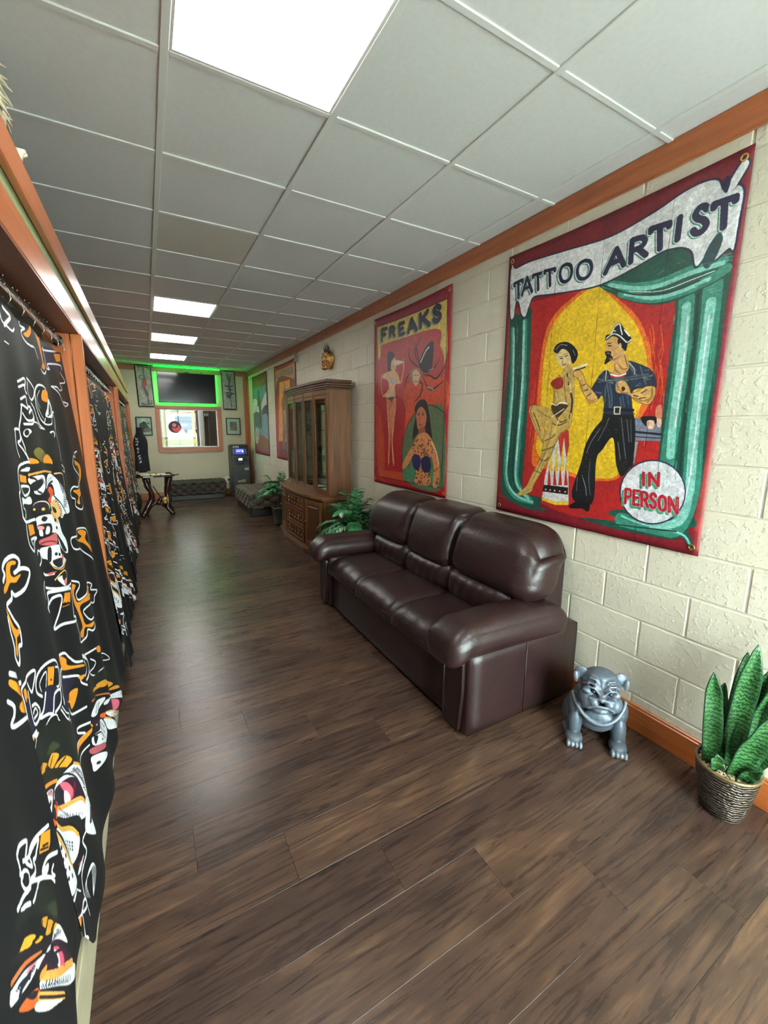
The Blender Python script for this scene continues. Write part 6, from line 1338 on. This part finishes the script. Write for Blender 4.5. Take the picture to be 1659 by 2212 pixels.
# ------------------------------------------------------------ small banners and pictures on the back wall
def wall_print(name, label, cat, x0, x1, z0, z1, art, group=None, cloth=True, tilt=0):
    w, h = x1-x0, z1-z0; t = thing(name, label, cat, ((x0+x1)/2, YB, (z0+z1)/2), 0, group)
    vs, uv = [], []; nu, nv = 10, 24; y = -.03
    for j in range(nv+1):
        for i in range(nu+1):
            p, q = i/nu, j/nv; vs.append((-w/2+w*p+tilt*(q-.5), (y-.006*math.sin(8*q)*math.sin(PI*p)) if cloth else -.016, -h/2+h*q)); uv.append((p, q))
    fs = [(j*(nu+1)+i, j*(nu+1)+i+1, (j+1)*(nu+1)+i+1, (j+1)*(nu+1)+i) for j in range(nv) for i in range(nu)]
    me = bpy.data.meshes.new('sheet'); me.from_pydata(vs, [], fs); me.update(); ul = me.uv_layers.new(name='UVMap'); li = np.zeros(len(me.loops), np.int32); me.loops.foreach_get('vertex_index', li)
    ul.data.foreach_set('uv', np.array(uv, np.float32)[li].ravel()); me.polygons.foreach_set('use_smooth', [True]*len(me.polygons)); me.materials.append(art)
    o = link('canvas' if cloth else 'picture_sheet', me, t); mod(o, 'SOLIDIFY', thickness=.0012, offset=0)
    if cloth:
        for sx in (-1, 1):
            for sz in (-1, 1): MB().lathe([(.006, 0), (.012, .0), (.012, .003), (.006, .003)], n=10).build('grommet', M_['brass'], t, (sx*(w/2-.018)+tilt*sz*.48, y-.007, sz*(h/2-.02))).rotation_euler = (PI/2, 0, 0)
    else:
        m = MB(); b = .022
        for a in ((-w/2, w/2, -h/2, -h/2+b), (-w/2, w/2, h/2-b, h/2), (-w/2, -w/2+b, -h/2+b, h/2-b), (w/2-b, w/2, -h/2+b, h/2-b)): m.bbox(a[0], a[1], -.028, -.001, a[2], a[3], .003)
        m.build('frame', M_['black'], t); MB().box(-w/2+b, w/2-b, -.021, -.0195, -h/2+b, h/2-b).build('pane', M_['glass'], t)
    return t
def sketch_l():
    s = Art(150, 430, (34, 36, 40)); P = lambda p, c, a=1.0: s.poly(p, c, True, a, raw=True)
    s.poly([(10, 12), (140, 12), (140, 418), (10, 418)], (150, 152, 140), False, raw=True); s.line([(30, 26), (75, 20), (125, 28)], 8, (50, 50, 50), raw=True)
    P([(70, 30), (84, 30), (84, 110), (98, 160), (92, 200), (60, 240), (50, 200), (62, 160), (72, 120)], (104, 92, 84)); P([(66, 160), (96, 155), (98, 190), (84, 230), (80, 262), (58, 240), (60, 200)], (158, 76, 66)); P([(60, 240), (84, 240), (102, 290), (96, 330), (104, 380), (86, 390), (88, 340), (76, 300)], (96, 88, 82))
    s.line([(70, 150), (40, 140), (44, 110), (76, 110)], 8, (96, 90, 86), raw=True); s.line([(30, 395), (75, 404), (125, 392)], 14, (90, 88, 86), raw=True); s.line([(28, 260), (60, 330), (40, 300)], 10, (176, 178, 166), raw=True); s.poly([(118, 360), (128, 360), (128, 372), (118, 372)], (70, 70, 70), False, raw=True)
    s.noise(3, .12, 31); s.noise(20, .12, 32); s.blur(1); return s.material('pin_up_print', .6)
def sketch_r():
    s = Art(150, 430, (34, 36, 40)); P = lambda p, c, a=1.0: s.poly(p, c, True, a, raw=True)
    s.poly([(10, 12), (140, 12), (140, 418), (10, 418)], (140, 143, 134), False, raw=True)
    P([(56, 40), (68, 36), (86, 80), (98, 40), (106, 44), (98, 120), (88, 165), (70, 160), (72, 110)], (86, 82, 78)); s.line([(36, 165), (74, 176), (120, 164)], 14, (52, 50, 50), raw=True); s.line([(64, 205), (108, 205)], 10, (40, 40, 40), raw=True); s.line([(86, 190), (86, 222)], 14, (40, 40, 40), raw=True)
    s.line([(44, 246), (80, 240), (122, 252)], 14, (58, 54, 54), raw=True); P([(56, 256), (104, 254), (90, 300), (96, 390), (86, 394), (80, 310), (50, 300), (46, 276)], (76, 72, 70)); s.poly([(118, 380), (128, 380), (128, 394), (118, 394)], (70, 70, 70), False, raw=True)
    s.noise(3, .12, 33); s.noise(20, .12, 34); s.blur(1); return s.material('torch_print', .6)
def photo_l():
    s = Art(150, 200, (206, 202, 196)); s.poly([(50, 10), (90, 10), (96, 60), (50, 60)], (230, 230, 226), False, raw=True); s.poly([(40, 70), (90, 60), (110, 100), (140, 150), (60, 160), (30, 120)], (92, 74, 70), raw=True); s.poly([(70, 130), (130, 120), (140, 150), (80, 160)], (150, 130, 124), raw=True); s.poly([(60, 60), (80, 50), (92, 70), (78, 88)], (60, 46, 44), raw=True); s.poly([(104, 60), (130, 60), (128, 80), (104, 80)], (120, 140, 150), False, raw=True); s.noise(4, .15, 35); s.blur(1); return s.material('framed_photo_print', .5)
def photo_r():
    s = Art(150, 200, (216, 210, 200)); s.poly([(38, 45), (112, 45), (112, 150), (38, 150)], (150, 124, 112), False, raw=True); g = random.Random(8)
    for k in range(26): x, y = g.uniform(45, 105), g.uniform(50, 145); s.line([(x, y), (x+g.uniform(-14, 14), y+g.uniform(-14, 14)), (x+g.uniform(-14, 14), y+g.uniform(-14, 14))], g.uniform(2, 5), g.choice([(110, 76, 70), (196, 170, 156), (70, 56, 54), (166, 130, 120)]), raw=True)
    s.blur(1); return s.material('framed_sketch_print', .5)
wall_print('pin_up_banner', 'narrow grey pin-up banner left of the television', 'banner', -.10, .20, 1.955, 2.80, sketch_l(), None, True, -.02)
wall_print('torch_banner', 'narrow grey torch banner right of the television', 'banner', 1.555, 1.855, 1.94, 2.80, sketch_r(), None, True, -.01)
wall_print('framed_picture', 'black framed photograph partly behind the black shirt', 'picture', -.17, .125, 1.365, 1.755, photo_l(), None, False)
wall_print('framed_picture', 'black framed drawing above the cash machine', 'picture', 1.605, 1.92, 1.375, 1.76, photo_r(), None, False)
for x in (1.68, 1.93):
    m = MB(); m.lathe([(0, 0), (.006, 0), (.006, .004), (0, .006)], n=8); o = m.build('screw', M_['black'], None, (x, YB, 1.24)); o.rotation_euler = (PI/2, 0, 0); tag(o, 'small wall screw above the cash machine, ' + ('left one' if x < 1.8 else 'right one'), 'screw')
def outlet(x, z, label, plug):
    t = thing('wall_outlet', label, 'outlet', (x, YB, z)); MB().bbox(-.05, .05, -.012, 0, -.065, .065, .003).build('cover_plate', M_['white'], t)
    for dz in (-.028, .028): MB().bbox(-.018, .018, -.015, -.011, dz-.015, dz+.015, .002).build('socket', plain('socket_grey', (200, 200, 196), .4), t)
    if plug:
        tag(MB().bbox(x-.0, x+.045, YB-.05, YB-.0155, z-.035, z+.01, .005).tube([(x+.03, YB-.04, z-.03), (x+.035, YB-.045, z-.12), (x+.03, YB-.035, z-.22), (x+.022, YB-.03, z-.30), (x+.02, YB-.04, .03)], .005, 6).build('plug', M_['black']), 'black plug and cable beside the cash machine', 'plug')
outlet(1.57, .36, 'white wall outlet between the long ottoman and the cash machine', True)
outlet(-.10, .40, 'white wall outlet under the glass topped table', False)
MB_c = MB().bbox(XW-.045, XW-.0, 6.44, 6.50, 2.55, 2.69, .004); tag(MB_c.build('junction_box', plain('box_tan', (150, 136, 116), .5)), 'small tan conduit box under the ceiling trim beside the alligator banner', 'box')

# ------------------------------------------------------------ horned mask
mk = thing('horned_mask', 'small golden horned mask on the block wall over the cabinet', 'mask', (XW-.004, 5.12, 2.40), -.75+PI/2*0)
mk.rotation_euler = (0, 0, -PI/2)   # local -y -> faces -x
goldm = NT('mask_gold'); n = goldm.noise(goldm.coord(), 16, 4); goldm.l(goldm.ramp(n, [(.35, srgb(84, 46, 26)), (.5, srgb(176, 116, 50)), (.7, srgb(214, 180, 96))]), goldm.b.inputs['Base Color']); goldm.b.inputs['Metallic'].default_value = .35; goldm.b.inputs['Roughness'].default_value = .35; goldm = goldm.m
m = MB(); 
m.ell((0, -.05, -.01), (.085, .065, .11), n=18, m=12); m.ell((0, -.10, -.02), (.022, .03, .035), n=10, m=8); m.ell((0, -.09, -.095), (.05, .045, .035), n=12, m=8); m.ell((0, -.085, .06), (.06, .03, .028), n=12, m=8)
for sx in (-1, 1): m.ell((sx*.045, -.09, .03), (.034, .02, .016), Matrix.Rotation(sx*.5, 3, 'Y'), 10, 8); m.ell((sx*.06, -.075, -.05), (.03, .03, .04), n=10, m=8); m.ell((sx*.09, -.02, .0), (.02, .02, .05), n=10, m=8)
m.ell((0, -.02, .0), (.09, .02, .12), n=16, m=10)
o = m.build('face', goldm, mk); mod(o, 'REMESH', mode='VOXEL', voxel_size=.006); mod(o, 'SMOOTH', factor=.4, iterations=2)
hm = plain('dark_horn', (70, 66, 64), .25, metal=.3)
for sx, l in ((-1, .1), (1, .1), (-.4, .13), (.4, .13)):
    m = MB(); m.tube([(sx*.055, -.05, .07), (sx*.075, -.055, .12), (sx*.08, -.07, .07+l)], [.016, .011, .002], 8); m.build('horn', hm, mk)
for sx in (-1, 1): MB().ell((sx*.035, -.108, .005), (.014, .008, .009), n=8, m=6).build('eye', M_['white'], mk)
MB().tube([(.045*math.sin(a), -.128+.02*abs(math.sin(a)), -.085-.012*math.cos(a)) for a in np.linspace(-1.4, 1.4, 11)], .006, 6).build('mouth', M_['black'], mk)

# ------------------------------------------------------------ pale driftwood pieces on the partition cap
def pale(name, label, loc, parts):
    m = MB()
    for p, r in parts: m.tube(p, r, 7)
    o = m.build(name, plain('bleached_bone', (206, 198, 172), .6, bump=.3), None, loc); return tag(o, label, 'ornament')
g = random.Random(12); P = []
for k in range(26):
    a = g.uniform(-1.2, 1.4); l = g.uniform(.04, .08); y = g.uniform(-.10, .02); z = g.uniform(.24, .36)
    P.append(([(0, y, z), (.03*math.cos(a), y+l*.4, z+l*.35), (.045+g.uniform(-.02, .02), y+l, z+.45*l*math.sin(a))], [.018, .012, .002]))
P.append(([(0, -.16, 0), (-.01, -.10, .14), (-.01, -.02, .28)], [.03, .05, .05]))
pale('dried_plume', 'spiky pale dried plume on top of the booth partition at the left edge', (-.372, 2.03, 2.334), P)
pale('bone_ornament', 'small pale forked knob on top of the booth partition', (-.272, 1.76, 2.332), [([(0, 0, 0), (.004, .01, .03), (.016, .03, .04)], [.010, .012, .007]), ([(0, 0, .0), (.008, -.008, .03), (.02, .0, .034)], [.010, .011, .006])])

# ------------------------------------------------------------ outside the back window
od = struct('ground')
MB().prism([(-30, YB+.13), (90, YB+.13), (90, 13.4), (-30, 13.4)], -.25, -.2).box(-30, 90, 13.4, 110, -.25, 1.0).build('lot', plain('pale_concrete', (200, 200, 190), .8), od)
MB().box(-30, 60, -60, YF-.13, -.25, -.2).build('lot', plain('pale_concrete_front', (190, 190, 184), .8), od)
tag(MB().box(-6, 12, 14.3, 19.8, 1.0, 1.02).build('lawn', plain('dry_lawn', (120, 150, 84), .9, var=.3)), 'strip of pale grass outside between window and car', 'grass', None, 'stuff')
ym = plain('yellow_paint', (224, 208, 96), .6)
def post(x, y, z0, z1, w, mat, label, name='porch_post'): return tag(MB().bbox(x-w/2, x+w/2, y-.04, y+.04, z0, z1, .005).build(name, mat), label, 'post')
def at_y(u, v, y): d = cam_ray(u, v); t_ = y/d[1]; return d[0]*t_, CH+d[2]*t_
x0 = at_y(356.5, 930, 11.3)[0]; x1 = at_y(419, 930, 11.3)[0]
post(x0, 11.3, -.2, 3.2, .085, ym, 'yellow post outside the window, left one'); post(x1, 11.3, -.2, 3.2, .06, ym, 'yellow post outside the window, right one')
post(x0+.012, 11.22, -.2, 3.2, .015, M_['black'], 'thin black pipe beside the left yellow post outside', 'pipe')
xx = at_y(348, 930, 11.6)[0]; post(xx, 11.6, -.2, 3.2, .10, plain('pale_blue_paint', (150, 190, 196), .5), 'pale blue post outside at the left of the window')
xx = at_y(427.5, 930, 11.1)[0]; post(xx, 11.1, -.2, 3.2, .055, plain('maroon_paint', (70, 30, 28), .5), 'maroon post outside near the white door frame')
xx = at_y(436, 930, 10.95)[0]; post(xx, 10.95, -.2, 3.2, .10, M_['white'], 'white door frame post outside the window', 'door_frame_post')
a = at_y(441, 930, 10.8)[0]; b = at_y(475, 930, 10.8)[0]
dr = tag(MB().bbox(a, b, 10.78, 10.82, -.2, 3.2, .005).build('dark_panel', plain('dark_brown_door', (44, 34, 28), .6)), 'dark brown door panel filling the right of the window view', 'door')
MB().bbox(a+.09, a+.12, 10.76, 10.78, -.2, 3.2, .003).build('door_stile', plain('dark_stile', (64, 60, 54), .6), dr)
tag(MB().bbox(a+.02, a+.1, 10.70, 10.77, 1.80, 1.86, .006).build('door_closer', plain('grey_metal', (120, 116, 112), .5)), 'grey door closer at the top of the dark door outside', 'door closer')
# round window sticker
cx_, cz_ = at_y(330+510/10.7, 870+560/10.7, 10.21)
st = thing('round_sticker', 'round red and black sticker on the window pane', 'sticker', (cx_, 10.199, cz_))
def disc(m, c, r, y, y2): 
    n = 28; m.add([(c[0]+r*math.cos(2*PI*k/n), y, c[1]+r*math.sin(2*PI*k/n)) for k in range(n)]+[(c[0]+r*math.cos(2*PI*k/n), y2, c[1]+r*math.sin(2*PI*k/n)) for k in range(n)], [tuple(range(n)), tuple(range(n, 2*n))[::-1]]+[(k, n+k, n+(k+1) % n, (k+1) % n) for k in range(n)]); return m
k_ = 10.2/897
disc(MB(), (0, 0), 11.2*k_, -.001, .0).build('backing', plain('sticker_dark', (60, 40, 38), .5), st); disc(MB(), (.03, -.03), 7.2*k_, -.002, -.0012).build('red_spot', plain('sticker_red', (222, 90, 84), .5), st)
disc(MB(), (.0, .035), 5.4*k_, -.003, -.0022).build('dark_loop', plain('sticker_black', (36, 28, 30), .5), st); disc(MB(), (-.01, .04), 3.6*k_, -.004, -.0032).build('pink_spot', plain('sticker_pink', (236, 130, 150), .5), st)
# car
CY = 40.0
car = thing('parked_car', 'blue car parked outside, seen from behind through the window', 'car', (0, CY, 1.0), -.35)
cxm, _ = at_y(398, 925, CY); wd = abs(at_y(418, 940, CY)[0]-at_y(390, 940, CY)[0])
car.location.x = cxm
bl_ = plain('car_blue', (50, 84, 126), .3, coat=.5)
hw = .95
def secs(P, mat, name, hw0, hw1=None):
    k = len(P); hw1 = hw1 or hw0; m = MB(); m.add([(-(hw0), y, z) for y, z in P]+[(hw0, y, z) for y, z in P], [tuple(range(k)), tuple(range(k, 2*k))[::-1]]+[(i, k+i, k+(i+1) % k, (i+1) % k) for i in range(k)]); o = m.build(name, mat, car); mod(o, 'BEVEL', width=.06, segments=3); return o
secs([(0, .3), (0, .85), (.1, .95), (1.0, 1.0), (3.4, .98), (4.4, .8), (4.45, .3)], bl_, 'body', hw); secs([(.15, .95), (.35, 1.45), (.6, 1.55), (2.2, 1.55), (3.1, .98)], bl_, 'cabin', hw-.12)
MB().box(-.72, .72, .14, .2, 1.02, 1.38).build('rear_window', plain('car_glass', (60, 84, 100), .1), car)
for sx in (-1, 1): MB().bbox(sx*.82-.1, sx*.82+.1, -.03, .05, .68, .92, .01).build('tail_light', plain('tail_red', (214, 60, 50), .3), car)
MB().box(-.25, .25, -.02, .01, .62, .76).build('number_plate', M_['white'], car); MB().bbox(-.95, .95, -.06, .1, .34, .5, .02).build('bumper', bl_, car)
for sx in (-1, 1):
    for y in (.8, 3.5): MB().lathe([(0, -.1), (.3, -.1), (.33, -.06), (.33, .06), (.3, .1), (0, .1)], n=20).build('wheel', M_['black'], car, (sx*.86, y, .33)).rotation_euler = (0, PI/2, 0)
# building and trees
bx0, _ = at_y(358, 900, 58); bx1, _ = at_y(430, 900, 58)
bu = thing('far_building', 'white building with an orange roof edge seen through the window', 'building', (bx0, 58, 1.0))
MB().box(0, 9, 0, 8, 0, 2.2).build('wall', plain('white_render', (226, 224, 214), .7), bu)
m = MB(); m.add([(-.6, -.3, 1.85), (9, -.3, 3.3), (9, -.3, 3.5), (-.6, -.3, 2.05), (-.6, 8, 1.85), (9, 8, 3.3), (9, 8, 3.5), (-.6, 8, 2.05)], [(0, 1, 2, 3), (4, 7, 6, 5), (0, 4, 5, 1), (3, 2, 6, 7), (0, 3, 7, 4), (1, 5, 6, 2)]); m.build('roof_edge', plain('orange_fascia', (214, 110, 70), .6), bu)
MB().box(2.2, 4.2, -.1, -.01, 1.2, 2.0).build('sign_board', plain('pale_yellow_sign', (224, 206, 130), .6), bu)
tg = NT('foliage'); tg.l(tg.ramp(tg.noise(tg.coord(), 2, 5), [(.35, srgb(40, 84, 50)), (.65, srgb(104, 150, 96))]), tg.b.inputs['Base Color']); tg.b.inputs['Roughness'].default_value = .8; tg = tg.m
for i, (x, y, s) in enumerate(((5.5, 78, 3.6), (9.6, 84, 3.6), (13.6, 78, 3.6), (1.4, 84, 3.6))):
    t = thing('tree', ['green tree behind the far building, left of centre', 'green tree behind the far building, centre', 'green tree behind the far building, right of centre', 'leftmost green tree behind the far building'][i], 'tree', (x, y, 1.0)); g = random.Random(i)
    m = MB()
    for k in range(16): m.ell((g.uniform(-s*.5, s*.5), g.uniform(-s*.4, s*.4), s*.9+g.uniform(-s*.35, s*.45)), (s*.3, s*.3, s*.26), n=9, m=7)
    o = m.build('crown', tg, t); tx = bpy.data.textures.new('leafy', 'CLOUDS'); tx.noise_scale = .6; mod(o, 'SUBSURF', levels=2, render_levels=2); d = mod(o, 'DISPLACE', strength=.7); d.texture = tx
    MB().tube([(0, 0, 0), (.1, 0, s*.6)], [.25, .15], 8).build('trunk', trunkm, t)
